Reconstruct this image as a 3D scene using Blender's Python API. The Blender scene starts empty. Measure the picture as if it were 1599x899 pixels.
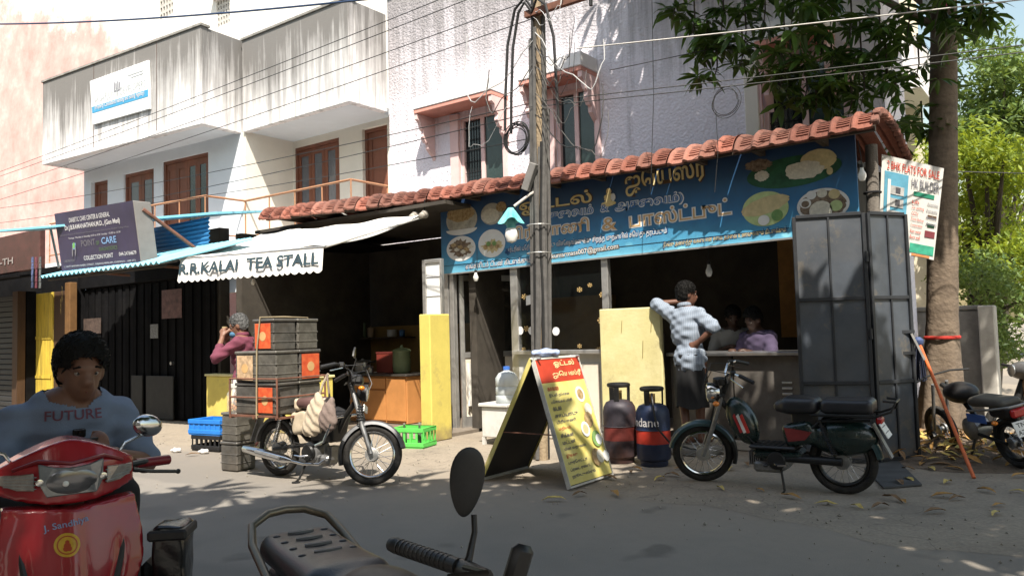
import bpy, bmesh, math, random
import numpy as np
from mathutils import Vector, Matrix, Euler
PI = math.pi
random.seed(7)
SC = bpy.context.scene
COL = SC.collection

# ------------------------------------------------------------------ camera, world, sun, exposure
IW, IH, FPX = 1599.0, 899.0, 1231.0
CAM_H, PITCH, ROLL, YAW = 1.35, math.radians(3.3), math.radians(1.6), math.radians(36.5)
AX = Vector((-math.sin(YAW)*math.cos(PITCH), math.cos(YAW)*math.cos(PITCH), math.sin(PITCH)))
_r0 = Vector((math.cos(YAW), math.sin(YAW), 0)); _u0 = _r0.cross(AX)
RT = _r0*math.cos(ROLL) - _u0*math.sin(ROLL)
UP = _r0*math.sin(ROLL) + _u0*math.cos(ROLL)
CAMPOS = Vector((0, 0, CAM_H))
cd = bpy.data.cameras.new('camera'); cam = bpy.data.objects.new('camera', cd); COL.objects.link(cam)
cd.sensor_width = 36.0; cd.lens = 36.0*FPX/IW; cd.clip_start = 0.05; cd.clip_end = 2000
cam.matrix_world = Matrix.Translation(CAMPOS) @ Matrix((RT, UP, -AX)).transposed().to_4x4()
SC.camera = cam
SUN = Vector((0.36, -0.43, 0.83)).normalized()          # towards the sun
world = bpy.data.worlds.new('World'); SC.world = world; world.use_nodes = True
nt = world.node_tree; bg = nt.nodes['Background']
sky = nt.nodes.new('ShaderNodeTexSky'); sky.sky_type = 'NISHITA'; sky.sun_disc = False
sky.sun_elevation = math.asin(SUN.z); sky.sun_rotation = math.atan2(SUN.x, SUN.y)
sky.air_density = 2.0; sky.dust_density = 2.0; sky.ozone_density = 0.3
nt.links.new(sky.outputs[0], bg.inputs[0]); bg.inputs[1].default_value = 0.10
sl = bpy.data.lights.new('sun', 'SUN'); sl.energy = 5.0; sl.angle = math.radians(0.5); sl.color = (1.0, 0.93, 0.82)
sun = bpy.data.objects.new('sun', sl); COL.objects.link(sun)
sun.rotation_euler = (-SUN).to_track_quat('-Z', 'Y').to_euler(); sun.location = (4, -6, 12)
SC.view_settings.view_transform = 'Standard'; SC.view_settings.look = 'None'
SC.view_settings.exposure = 0.98; SC.view_settings.gamma = 1.0; SC.view_settings.use_curve_mapping = False
SC.cycles.max_bounces = 6; SC.cycles.diffuse_bounces = 3; SC.cycles.transparent_max_bounces = 8

def ray(x, y):
    return AX + RT*((x-IW/2)/FPX) - UP*((y-IH/2)/FPX)
def at(x, y, Y):                       # surveying: where a sight line meets the vertical plane Y
    d = ray(x, y); return CAMPOS + d*(Y/d.y)
def gd(x, y, z=0.0):                   # where a sight line meets the level z
    d = ray(x, y); return CAMPOS + d*((z-CAM_H)/d.z)
def dp(x, y, dist):                    # point at a distance along the viewing axis
    return CAMPOS + ray(x, y)*dist
# ------------------------------------------------------------------ materials
_M = {}
def lin(c):
    return tuple((x/12.92 if x <= .04045 else ((x+.055)/1.055)**2.4) for x in c)
def mat(name, col, rough=.7, metal=0.0, var=.18, scale=6.0, bump=0.0, bscale=60.0, col2=None, dirt=0.0, spec=.4, alpha=1.0, trans=0.0, emit=0.0, coat=0.0, stretch=(1,1,1), dirtcol=(.05,.045,.04), splash=0.0, objvar=0.0):
    if name in _M: return _M[name]
    m = bpy.data.materials.new(name); m.use_nodes = True
    n = m.node_tree.nodes; L = m.node_tree.links; b = n['Principled BSDF']
    b.inputs['Roughness'].default_value = rough; b.inputs['Metallic'].default_value = metal
    b.inputs['Specular IOR Level'].default_value = spec; b.inputs['Coat Weight'].default_value = coat
    b.inputs['Alpha'].default_value = alpha; b.inputs['Transmission Weight'].default_value = trans
    tc = n.new('ShaderNodeTexCoord'); mp = n.new('ShaderNodeMapping'); mp.inputs['Scale'].default_value = stretch
    L.new(tc.outputs['Object'], mp.inputs['Vector'])
    nz = n.new('ShaderNodeTexNoise'); nz.inputs['Scale'].default_value = scale; nz.inputs['Detail'].default_value = 6; nz.inputs['Roughness'].default_value = .65
    L.new(mp.outputs[0], nz.inputs['Vector'])
    rp = n.new('ShaderNodeValToRGB'); rp.color_ramp.elements[0].position = .3; rp.color_ramp.elements[1].position = .72
    c2 = col2 if col2 else tuple(min(1, x*(1+var)) for x in col)
    c1 = col if col2 else tuple(x*(1-var) for x in col)
    rp.color_ramp.elements[0].color = (*c1, 1); rp.color_ramp.elements[1].color = (*c2, 1)
    L.new(nz.outputs['Fac'], rp.inputs['Fac']); out = rp.outputs['Color']
    if dirt > 0:
        d = n.new('ShaderNodeTexNoise'); d.inputs['Scale'].default_value = scale*.37; d.inputs['Detail'].default_value = 8; d.inputs['Roughness'].default_value = .75
        L.new(mp.outputs[0], d.inputs['Vector'])
        r2 = n.new('ShaderNodeValToRGB'); r2.color_ramp.elements[0].position = .46; r2.color_ramp.elements[1].position = .68
        r2.color_ramp.elements[0].color = (0,0,0,1); r2.color_ramp.elements[1].color = (dirt,dirt,dirt,1)
        L.new(d.outputs['Fac'], r2.inputs['Fac'])
        mx = n.new('ShaderNodeMix'); mx.data_type = 'RGBA'
        L.new(r2.outputs['Color'], mx.inputs['Factor']); L.new(out, mx.inputs['A']); mx.inputs['B'].default_value = (*dirtcol, 1)
        out = mx.outputs['Result']
    if objvar > 0:      # each piece fired, painted or worn a little differently
        oi = n.new('ShaderNodeObjectInfo'); k_ = n.new('ShaderNodeMapRange'); L.new(oi.outputs['Random'], k_.inputs['Value']); k_.inputs['To Min'].default_value = 1-objvar; k_.inputs['To Max'].default_value = 1+objvar*.5
        out = mixc(n, L, 1.0, out, k_.outputs[0], 'MULTIPLY')
    if splash > 0:      # mud splashed up from the ground, ragged upper edge
        g = n.new('ShaderNodeNewGeometry'); sz = n.new('ShaderNodeSeparateXYZ'); L.new(g.outputs['Position'], sz.inputs[0])
        s1 = math_(n, L, 'SUBTRACT', math_(n, L, 'MULTIPLY', noise(n, L, g.outputs['Position'], 5, 8, .7), 1.5), math_(n, L, 'MULTIPLY', sz.outputs['Z'], 1/splash))
        s2 = noise(n, L, g.outputs['Position'], 2.2, 8, .75)
        f = ramp(n, L, s1, [(.05, (0,0,0)), (.75, (.75,.75,.75))]); out = mixc(n, L, f, out, (.16,.125,.09))
        out = mixc(n, L, ramp(n, L, s2, [(.56, (0,0,0)), (.62, (.28,.28,.28)), (.66, (.05,.05,.05))]), out, (.22,.17,.10))
    L.new(out, b.inputs['Base Color'])
    if emit > 0:
        L.new(out, b.inputs['Emission Color']); b.inputs['Emission Strength'].default_value = emit
    if bump > 0:
        bn = n.new('ShaderNodeTexNoise'); bn.inputs['Scale'].default_value = bscale; bn.inputs['Detail'].default_value = 4
        L.new(tc.outputs['Object'], bn.inputs['Vector'])
        bp = n.new('ShaderNodeBump'); bp.inputs['Strength'].default_value = bump; bp.inputs['Distance'].default_value = .02
        L.new(bn.outputs['Fac'], bp.inputs['Height']); L.new(bp.outputs[0], b.inputs['Normal'])
    rr = n.new('ShaderNodeMapRange'); rr.inputs['To Min'].default_value = max(.03, rough-.1); rr.inputs['To Max'].default_value = min(1, rough+.1)
    L.new(nz.outputs['Fac'], rr.inputs['Value']); L.new(rr.outputs[0], b.inputs['Roughness'])
    _M[name] = m; return m

def nodes_of(name):
    m = bpy.data.materials.new(name); m.use_nodes = True
    _M[name] = m
    return m, m.node_tree.nodes, m.node_tree.links, m.node_tree.nodes['Principled BSDF']

def ramp(n, L, src, stops):
    r = n.new('ShaderNodeValToRGB'); e = r.color_ramp.elements
    while len(e) < len(stops): e.new(.5)
    for q, (p, c) in zip(e, stops):
        q.position = p; q.color = (*c, 1) if len(c) == 3 else c
    L.new(src, r.inputs['Fac']); return r.outputs['Color']

def noise(n, L, vec, scale, detail=6, rough=.65):
    t = n.new('ShaderNodeTexNoise'); t.inputs['Scale'].default_value = scale; t.inputs['Detail'].default_value = detail; t.inputs['Roughness'].default_value = rough
    if vec is not None: L.new(vec, t.inputs['Vector'])
    return t.outputs['Fac']

def mixc(n, L, fac, a, b, mode='MIX'):
    x = n.new('ShaderNodeMix'); x.data_type = 'RGBA'; x.blend_type = mode
    for s, v in (('Factor', fac), ('A', a), ('B', b)):
        if isinstance(v, (int, float)): x.inputs[s].default_value = v
        elif isinstance(v, tuple): x.inputs[s].default_value = (*v, 1)
        else: L.new(v, x.inputs[s])
    return x.outputs['Result']

def math_(n, L, op, a, b=None):
    x = n.new('ShaderNodeMath'); x.operation = op
    for i, v in enumerate((a, b)):
        if v is None: continue
        if isinstance(v, (int, float)): x.inputs[i].default_value = v
        else: L.new(v, x.inputs[i])
    return x.outputs[0]

def plaster(name, base, top_z, reach, stain=.8, bumps=.25, bscale=30, streak=9.0, blotch=(.75,.74,.72), voronoi=False):
    """painted wall with rain streaks that run down from the coping at top_z"""
    m, n, L, b = nodes_of(name)
    g = n.new('ShaderNodeNewGeometry'); sp = n.new('ShaderNodeSeparateXYZ'); L.new(g.outputs['Position'], sp.inputs[0])
    mp = n.new('ShaderNodeMapping'); mp.inputs['Scale'].default_value = (streak, streak, .35); L.new(g.outputs['Position'], mp.inputs['Vector'])
    st = noise(n, L, mp.outputs[0], 1.0, 8, .7)
    big = noise(n, L, g.outputs['Position'], .55, 4, .6)
    h = n.new('ShaderNodeMapRange'); L.new(sp.outputs['Z'], h.inputs['Value'])
    h.inputs['From Min'].default_value = top_z-reach; h.inputs['From Max'].default_value = top_z; h.inputs['To Min'].default_value = -.07; h.inputs['To Max'].default_value = .42
    s = math_(n, L, 'ADD', st, h.outputs[0]); s = math_(n, L, 'ADD', s, math_(n, L, 'MULTIPLY', math_(n, L, 'SUBTRACT', big, .5), .45))
    f = ramp(n, L, s, [(.5, (0,0,0)), (.62, (.45*stain,)*3), (.85, (stain,)*3)])
    fine = noise(n, L, g.outputs['Position'], 14, 8, .7)
    c0 = mixc(n, L, ramp(n, L, fine, [(.35, (0,0,0)), (.8, (.35,)*3)]), base, tuple(x*y for x, y in zip(base, blotch)))
    c = mixc(n, L, f, c0, (.085, .078, .07))
    L.new(c, b.inputs['Base Color']); b.inputs['Roughness'].default_value = .9; b.inputs['Specular IOR Level'].default_value = .2
    bp = n.new('ShaderNodeBump'); bp.inputs['Strength'].default_value = bumps; bp.inputs['Distance'].default_value = .03
    if voronoi:
        v = n.new('ShaderNodeTexVoronoi'); v.feature = 'SMOOTH_F1'; v.inputs['Scale'].default_value = bscale; L.new(g.outputs['Position'], v.inputs['Vector'])
        hh = math_(n, L, 'ADD', v.outputs['Distance'], math_(n, L, 'MULTIPLY', noise(n, L, g.outputs['Position'], bscale*.6, 5), .9))
    else: hh = noise(n, L, g.outputs['Position'], bscale, 6)
    L.new(hh, bp.inputs['Height']); L.new(bp.outputs[0], b.inputs['Normal'])
    return m

# ------------------------------------------------------------------ mesh building
class MB:
    def __init__(s): s.v = []; s.f = []; s.M = None
    def add(s, vs, fs):
        o = len(s.v)
        s.v.extend([tuple(s.M @ Vector(p)) if s.M else tuple(p) for p in vs]); s.f.extend([tuple(i+o for i in f) for f in fs]); return s
    def box(s, x0, x1, y0, y1, z0, z1):
        v = [(x0,y0,z0),(x1,y0,z0),(x1,y1,z0),(x0,y1,z0),(x0,y0,z1),(x1,y0,z1),(x1,y1,z1),(x0,y1,z1)]
        return s.add(v, [(0,3,2,1),(4,5,6,7),(0,1,5,4),(1,2,6,5),(2,3,7,6),(3,0,4,7)])
    def cbox(s, c, d): return s.box(c[0]-d[0]/2, c[0]+d[0]/2, c[1]-d[1]/2, c[1]+d[1]/2, c[2]-d[2]/2, c[2]+d[2]/2)
    def hexa(s, p):       # 8 corners, bottom ring then top ring
        return s.add(p, [(0,3,2,1),(4,5,6,7),(0,1,5,4),(1,2,6,5),(2,3,7,6),(3,0,4,7)])
    def bar(s, a, b, w, h=None):   # rectangular bar from a to b
        a, b = Vector(a), Vector(b); h = h or w; d = (b-a).normalized()
        u = d.cross(Vector((0,0,1))); u = u.normalized() if u.length > 1e-4 else Vector((1,0,0)); t = u.cross(d)
        p = []
        for q in (a, b):
            for su, st in ((-1,-1),(1,-1),(1,1),(-1,1)): p.append(q + u*su*w/2 + t*st*h/2)
        return s.hexa(p)
    def tube(s, pts, r, seg=8, cap=True):
        pts = [Vector(p) for p in pts]; n = len(pts); rr = r if isinstance(r, (list, tuple)) else [r]*n
        vs = []; fs = []; up = None
        for i in range(n):
            t = (pts[min(i+1, n-1)] - pts[max(i-1, 0)]).normalized()
            if up is None:
                u = t.orthogonal().normalized()
            else:
                u = up - t*up.dot(t); u = u.normalized() if u.length > 1e-5 else t.orthogonal().normalized()
            up = u; w = t.cross(u)
            for k in range(seg):
                a = 2*PI*k/seg; vs.append(pts[i] + (u*math.cos(a) + w*math.sin(a))*rr[i])
        for i in range(n-1):
            for k in range(seg):
                a = i*seg+k; b_ = i*seg+(k+1) % seg; fs.append((a, b_, b_+seg, a+seg))
        if cap:
            fs.append(tuple(range(seg-1, -1, -1))); fs.append(tuple(range((n-1)*seg, n*seg)))
        return s.add(vs, fs)
    def cyl(s, a, b, r, seg=16, r2=None): return s.tube([a, b], [r, r if r2 is None else r2], seg)
    def lathe(s, prof, seg=20, o=(0,0,0), ax='z'):   # prof: (radius, height)
        vs = []; fs = []; n = len(prof)
        for r, h in prof:
            for k in range(seg):
                a = 2*PI*k/seg; x, y = r*math.cos(a), r*math.sin(a)
                p = (x, y, h) if ax == 'z' else ((x, h, -y) if ax == 'y' else (h, x, y))
                vs.append((p[0]+o[0], p[1]+o[1], p[2]+o[2]))
        for i in range(n-1):
            for k in range(seg):
                a = i*seg+k; b_ = i*seg+(k+1) % seg; fs.append((a, b_, b_+seg, a+seg))
        if prof[0][0] > 1e-4: fs.append(tuple(range(seg-1, -1, -1)))
        if prof[-1][0] > 1e-4: fs.append(tuple(range((n-1)*seg, n*seg)))
        return s.add(vs, fs)
    def torus(s, R, r, c=(0,0,0), ax='y', seg=36, rs=10, sx=1.0, sq=1.0):
        vs = []; fs = []
        for i in range(seg):
            a = 2*PI*i/seg
            for k in range(rs):
                b_ = 2*PI*k/rs; d = R + r*math.cos(b_)*sq; h = r*math.sin(b_)*sx
                x, z = d*math.cos(a), d*math.sin(a)
                p = (x, h, z) if ax == 'y' else ((x, z, h) if ax == 'z' else (h, x, z))
                vs.append((p[0]+c[0], p[1]+c[1], p[2]+c[2]))
        for i in range(seg):
            for k in range(rs):
                i2 = (i+1) % seg; k2 = (k+1) % rs; fs.append((i*rs+k, i*rs+k2, i2*rs+k2, i2*rs+k))
        return s.add(vs, fs)
    def prism(s, poly, y0, y1, ax='y'):   # polygon (u,v) extruded along an axis
        n = len(poly); vs = []
        for y in (y0, y1):
            for u, v in poly: vs.append((u, y, v) if ax == 'y' else ((y, u, v) if ax == 'x' else (u, v, y)))
        fs = [tuple(range(n)), tuple(range(2*n-1, n-1, -1))] + [(i, i+n, (i+1) % n+n, (i+1) % n) for i in range(n)]
        return s.add(vs, fs)
    def sphere(s, c, r, seg=14, rings=9):
        rx, ry, rz = r if isinstance(r, (tuple, list)) else (r, r, r)
        vs = []; fs = []
        for i in range(rings+1):
            t = PI*i/rings
            for k in range(seg):
                a = 2*PI*k/seg; vs.append((c[0]+rx*math.sin(t)*math.cos(a), c[1]+ry*math.sin(t)*math.sin(a), c[2]+rz*math.cos(t)))
        for i in range(rings):
            for k in range(seg):
                k2 = (k+1) % seg; fs.append((i*seg+k, (i+1)*seg+k, (i+1)*seg+k2, i*seg+k2))
        return s.add(vs, fs)
    def grid(s, fn, nu, nv):
        vs = [fn(i/nu, j/nv) for i in range(nu+1) for j in range(nv+1)]
        fs = [(i*(nv+1)+j, (i+1)*(nv+1)+j, (i+1)*(nv+1)+j+1, i*(nv+1)+j+1) for i in range(nu) for j in range(nv)]
        return s.add(vs, fs)
    def build(s, name, m, parent=None, smooth=False, bevel=0.0, seg=1, local=False, thick=0.0):
        me = bpy.data.meshes.new(name)
        vs = s.v
        if parent is not None and not local:
            inv = wm(parent).inverted(); vs = [inv @ Vector(p) for p in vs]
        me.from_pydata([tuple(p) for p in vs], [], s.f)
        bm = bmesh.new(); bm.from_mesh(me)
        bmesh.ops.remove_doubles(bm, verts=bm.verts, dist=1e-5)
        bmesh.ops.recalc_face_normals(bm, faces=bm.faces)
        if thick:
            bmesh.ops.solidify(bm, geom=bm.faces[:], thickness=thick)
        if bevel > 0:
            es = [e for e in bm.edges if len(e.link_faces) == 2 and e.calc_face_angle(0) > .5]
            bmesh.ops.bevel(bm, geom=es, offset=bevel, segments=seg, affect='EDGES', clamp_overlap=True)
        bm.to_mesh(me); bm.free()
        if smooth:
            me.polygons.foreach_set('use_smooth', [True]*len(me.polygons))
            try: me.set_sharp_from_angle(angle=math.radians(40))
            except Exception: pass
        if m is not None: me.materials.append(m)
        o = bpy.data.objects.new(name, me); COL.objects.link(o)
        if parent is not None: o.parent = parent
        return o

def wm(o):
    m = o.matrix_basis.copy()
    while o.parent: o = o.parent; m = o.matrix_basis @ m
    return m
def tag(o, label=None, cat=None, group=None, kind=None):
    if label: o['label'] = label
    if cat: o['category'] = cat
    if group: o['group'] = group
    if kind: o['kind'] = kind
    return o
def thing(name, label, cat, loc=(0,0,0), rz=0.0, group=None):
    o = bpy.data.objects.new(name, None); COL.objects.link(o); o.empty_display_size = .1
    o.location = loc; o.rotation_euler = (0, 0, rz)
    return tag(o, label, cat, group)
def box_of(name, m, parent, x0, x1, y0, y1, z0, z1, bevel=0.0):
    return MB().box(x0, x1, y0, y1, z0, z1).build(name, m, parent, bevel=bevel)
def share(src, name, parent, loc, rot=(0,0,0), scale=(1,1,1), local=True):
    o = bpy.data.objects.new(name, src.data); COL.objects.link(o); o.parent = parent
    o.location = loc; o.rotation_euler = rot; o.scale = scale
    return o
def copy_tree(o, parent=None):
    c = o.copy(); COL.objects.link(c); c.parent = parent
    for ch in list(o.children): copy_tree(ch, c)
    return c

def text(name, body, m, parent, origin, ux, uy, height=None, width=None, extrude=.002, bold=0.0, align='LEFT', world=True):
    """lettering as thin raised mesh; origin = lower left (or centre) of the line, ux/uy = directions of writing and of up"""
    cu = bpy.data.curves.new(name, 'FONT'); cu.body = body; cu.size = 1.0; cu.extrude = 0.0; cu.offset = bold; cu.resolution_u = 3
    cu.align_x = 'LEFT'
    to = bpy.data.objects.new('tmp_text', cu); COL.objects.link(to)
    dg = bpy.context.evaluated_depsgraph_get(); dg.update()
    me = bpy.data.meshes.new_from_object(to.evaluated_get(dg)); bpy.data.objects.remove(to); bpy.data.curves.remove(cu)
    if len(me.vertices) == 0: return None
    a = np.empty(len(me.vertices)*3); me.vertices.foreach_get('co', a); a = a.reshape(-1, 3)
    mn, mx = a.min(0), a.max(0)
    sx = sy = 1.0
    if height: sy = height/max(1e-6, (mx[1]-mn[1])); sx = sy
    if width: sx = width/max(1e-6, (mx[0]-mn[0])); sy = sy if height else sx
    ux, uy = Vector(ux).normalized(), Vector(uy).normalized(); w = ux.cross(uy).normalized(); O = Vector(origin)
    offx = (mx[0]+mn[0])/2*sx if align == 'CENTER' else mn[0]*sx
    inv = wm(parent).inverted() if world else Matrix.Identity(4)
    vs = [inv @ (O + ux*(p[0]*sx-offx) + uy*((p[1]-mn[1])*sy) + w*extrude) for p in a]
    me2 = bpy.data.meshes.new(name); me2.from_pydata([tuple(v) for v in vs], [], [tuple(p.vertices) for p in me.polygons])
    bpy.data.meshes.remove(me)
    me2.materials.append(m); o = bpy.data.objects.new(name, me2); COL.objects.link(o); o.parent = parent
    return o

# ------------------------------------------------------------------ soft shapes: signed distances meshed with surface nets
def s_cap(a, b, ra, rb):
    a = np.array(a, float); b = np.array(b, float)
    def f(P):
        d = b-a; t = np.clip(((P-a) @ d)/max(1e-9, d @ d), 0, 1)
        return np.linalg.norm(P-a-t[:, None]*d, axis=1) - (ra+(rb-ra)*t)
    return f
def s_ell(c, r, R=None):
    c = np.array(c, float); r = np.array(r, float); Rm = None if R is None else np.array(R.to_matrix() if hasattr(R, 'to_matrix') else R)
    def f(P):
        q = P-c
        if Rm is not None: q = q @ Rm
        k = np.linalg.norm(q/r, axis=1); k2 = np.linalg.norm(q/(r*r), axis=1)
        return k*(k-1)/np.maximum(k2, 1e-9)
    return f
def s_box(c, h, rad, R=None):
    c = np.array(c, float); h = np.array(h, float)-rad; Rm = None if R is None else np.array(R.to_matrix() if hasattr(R, 'to_matrix') else R)
    def f(P):
        q = P-c
        if Rm is not None: q = q @ Rm
        q = np.abs(q)-h
        return np.linalg.norm(np.maximum(q, 0), axis=1) + np.minimum(q.max(1), 0) - rad
    return f
def smin(a, b, k):
    h = np.clip(.5+.5*(b-a)/k, 0, 1); return b*(1-h)+a*h-k*h*(1-h)
def s_union(fs, k=.03):
    def f(P):
        r = fs[0](P)
        for g in fs[1:]: r = smin(r, g(P), k)
        return r
    return f
def s_sub(a, b, k=.01):
    return lambda P: -smin(-a(P), b(P), k)
def nets(fn, lo, hi, res):
    lo = np.array(lo, float); hi = np.array(hi, float); n = np.ceil((hi-lo)/res).astype(int)+1
    ax = [lo[i]+res*np.arange(n[i]) for i in range(3)]
    G = np.stack(np.meshgrid(*ax, indexing='ij'), -1).reshape(-1, 3)
    V = np.empty(len(G))
    for i in range(0, len(G), 200000): V[i:i+200000] = fn(G[i:i+200000])
    V = V.reshape(n); S = V < 0
    c = [V[a:n[0]-1+a, b:n[1]-1+b, d:n[2]-1+d] for a in (0,1) for b in (0,1) for d in (0,1)]
    sg = [x < 0 for x in c]; cnt = sum(x.astype(int) for x in sg); act = (cnt > 0) & (cnt < 8)
    idx = -np.ones(act.shape, int); ii = np.argwhere(act); idx[act] = np.arange(len(ii))
    acc = np.zeros((len(ii), 3)); num = np.zeros(len(ii)); cc = [x[act] for x in c]
    offs = [(a, b, d) for a in (0,1) for b in (0,1) for d in (0,1)]
    for i in range(8):
        for j in range(i+1, 8):
            if sum(abs(p-q) for p, q in zip(offs[i], offs[j])) != 1: continue
            vi, vj = cc[i], cc[j]; k = (vi < 0) != (vj < 0); t = np.where(k, vi/np.where(k, vi-vj, 1), 0)
            p = np.array(offs[i])[None]+t[:, None]*(np.array(offs[j])-np.array(offs[i]))[None]
            acc[k] += p[k]; num[k] += 1
    verts = lo+(ii+acc/num[:, None])*res
    faces = []
    for a in range(3):
        b, d = (a+1) % 3, (a+2) % 3
        s0 = [slice(None)]*3; s1 = [slice(None)]*3; s0[a] = slice(0, n[a]-1); s1[a] = slice(1, n[a])
        cr = S[tuple(s0)] != S[tuple(s1)]; ps = np.argwhere(cr)
        ok = (ps[:, b] > 0) & (ps[:, d] > 0) & (ps[:, b] < n[b]-1) & (ps[:, d] < n[d]-1); ps = ps[ok]
        if not len(ps): continue
        def ix(ob, od):
            q = ps.copy(); q[:, b] -= ob; q[:, d] -= od; return idx[q[:, 0], q[:, 1], q[:, 2]]
        Q = np.stack([ix(0,0), ix(1,0), ix(1,1), ix(0,1)], 1)
        fl = S[tuple(s0)][tuple(ps.T)]
        fl = fl[:len(Q)]
        Q[~fl] = Q[~fl][:, ::-1]; faces.append(Q)
    F = np.concatenate(faces); F = F[(F >= 0).all(1)]
    return verts, F
def soft(name, fn, lo, hi, res, m, parent=None, keep=None, local=True, thick=0.0):
    """mesh of a signed distance in the parent's local frame; keep(P)->bool trims it (clothes)"""
    v, f = nets(fn, lo, hi, res)
    if keep is not None:
        k = keep(v); f = f[k[f].all(1)]
        used = np.unique(f); mp = -np.ones(len(v), int); mp[used] = np.arange(len(used)); v = v[used]; f = mp[f]
    me = bpy.data.meshes.new(name); me.from_pydata(v.tolist(), [], f.tolist())
    me.polygons.foreach_set('use_smooth', [True]*len(me.polygons)); me.materials.append(m)
    if thick:
        bm = bmesh.new(); bm.from_mesh(me); bmesh.ops.recalc_face_normals(bm, faces=bm.faces); bmesh.ops.solidify(bm, geom=bm.faces[:], thickness=thick); bm.to_mesh(me); bm.free()
    o = bpy.data.objects.new(name, me); COL.objects.link(o)
    if parent is not None: o.parent = parent
    return o
def cast_on(target, o, frame, off=.004, cuts=True, height=.05):
    from mathutils.bvhtree import BVHTree
    me = target.data; bv = BVHTree.FromPolygons([v.co for v in me.vertices], [tuple(p.vertices) for p in me.polygons])
    bm = bmesh.new(); bm.from_mesh(o.data); bmesh.ops.triangulate(bm, faces=bm.faces)
    if cuts: bmesh.ops.subdivide_edges(bm, edges=[e for e in bm.edges if e.calc_length() > height*.3], cuts=2, use_grid_fill=True)
    d = (frame.to_3x3() @ Vector((-1,0,0)))
    for v in bm.verts:
        p = frame @ Vector((.5, v.co.x, v.co.y)); h_ = bv.ray_cast(p, d)
        v.co = (h_[0]-d*off) if h_[0] else frame @ Vector((0, v.co.x, v.co.y))
    bm.to_mesh(o.data); bm.free(); return o
def text_on(target, body, m, name, frame, height, width, off=.004, bold=.01):
    """print that follows a curved surface: letters cast along -X of frame onto the mesh"""
    o = text(name, body, m, target, (0,0,0), (1,0,0), (0,1,0), height, width, 0, bold, 'CENTER', world=False)
    return cast_on(target, o, frame, off, True, height)
def disc_on(target, m, name, frame, r0, r1, par, off=.004, cx=0, cy=0):
    n = 32; vs = []; fs = []
    for k in range(n): a = 2*PI*k/n; vs += [(cx+r0*math.cos(a), cy+r0*math.sin(a), 0), (cx+(r0+r1)/2*math.cos(a), cy+(r0+r1)/2*math.sin(a), 0), (cx+r1*math.cos(a), cy+r1*math.sin(a), 0)]
    for k in range(n):
        b = (k+1) % n; fs += [(3*k,3*b,3*b+1,3*k+1), (3*k+1,3*b+1,3*b+2,3*k+2)]
    me = bpy.data.meshes.new(name); me.from_pydata(vs, [], fs); me.materials.append(m); o = bpy.data.objects.new(name, me); COL.objects.link(o); o.parent = par
    return cast_on(target, o, frame, off, False)
# ------------------------------------------------------------------ ground
def ground_mat():
    m, n, L, b = nodes_of('asphalt')
    g = n.new('ShaderNodeNewGeometry'); P = g.outputs['Position']
    f = noise(n, L, P, 160, 3, .6); c = ramp(n, L, f, [(.3, (.13,.12,.107)), (.7, (.25,.232,.208))])
    big = noise(n, L, P, .7, 6, .6); c = mixc(n, L, ramp(n, L, big, [(.4, (0,0,0)), (.75, (.6,.6,.6))]), c, (.28,.255,.225))
    sp = n.new('ShaderNodeSeparateXYZ'); L.new(P, sp.inputs[0])
    dust = n.new('ShaderNodeMapRange'); L.new(sp.outputs['Y'], dust.inputs['Value']); dust.inputs['From Min'].default_value = 3.9; dust.inputs['From Max'].default_value = 5.8
    d2 = math_(n, L, 'MULTIPLY', dust.outputs[0], math_(n, L, 'ADD', noise(n, L, P, 2.2, 8, .7), .3))
    c = mixc(n, L, d2, c, (.28,.235,.185))
    ol = noise(n, L, P, 1.9, 2, .4); c = mixc(n, L, ramp(n, L, ol, [(.66, (0,0,0)), (.72, (.45,.45,.45))]), c, (.045,.042,.04)); c = mixc(n, L, ramp(n, L, noise(n, L, P, 11, 8, .8), [(.45, (0,0,0)), (.75, (.5,.5,.5))]), c, (.20,.18,.155))
    pt = noise(n, L, P, .33, 3, .5); c = mixc(n, L, ramp(n, L, pt, [(.52, (0,0,0)), (.54, (.35,.35,.35))]), c, (.11,.105,.10))
    L.new(c, b.inputs['Base Color']); b.inputs['Roughness'].default_value = .88; b.inputs['Specular IOR Level'].default_value = .25
    bp = n.new('ShaderNodeBump'); bp.inputs['Strength'].default_value = .5; bp.inputs['Distance'].default_value = .006
    L.new(noise(n, L, P, 120, 4, .7), bp.inputs['Height']); L.new(bp.outputs[0], b.inputs['Normal'])
    return m
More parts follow.
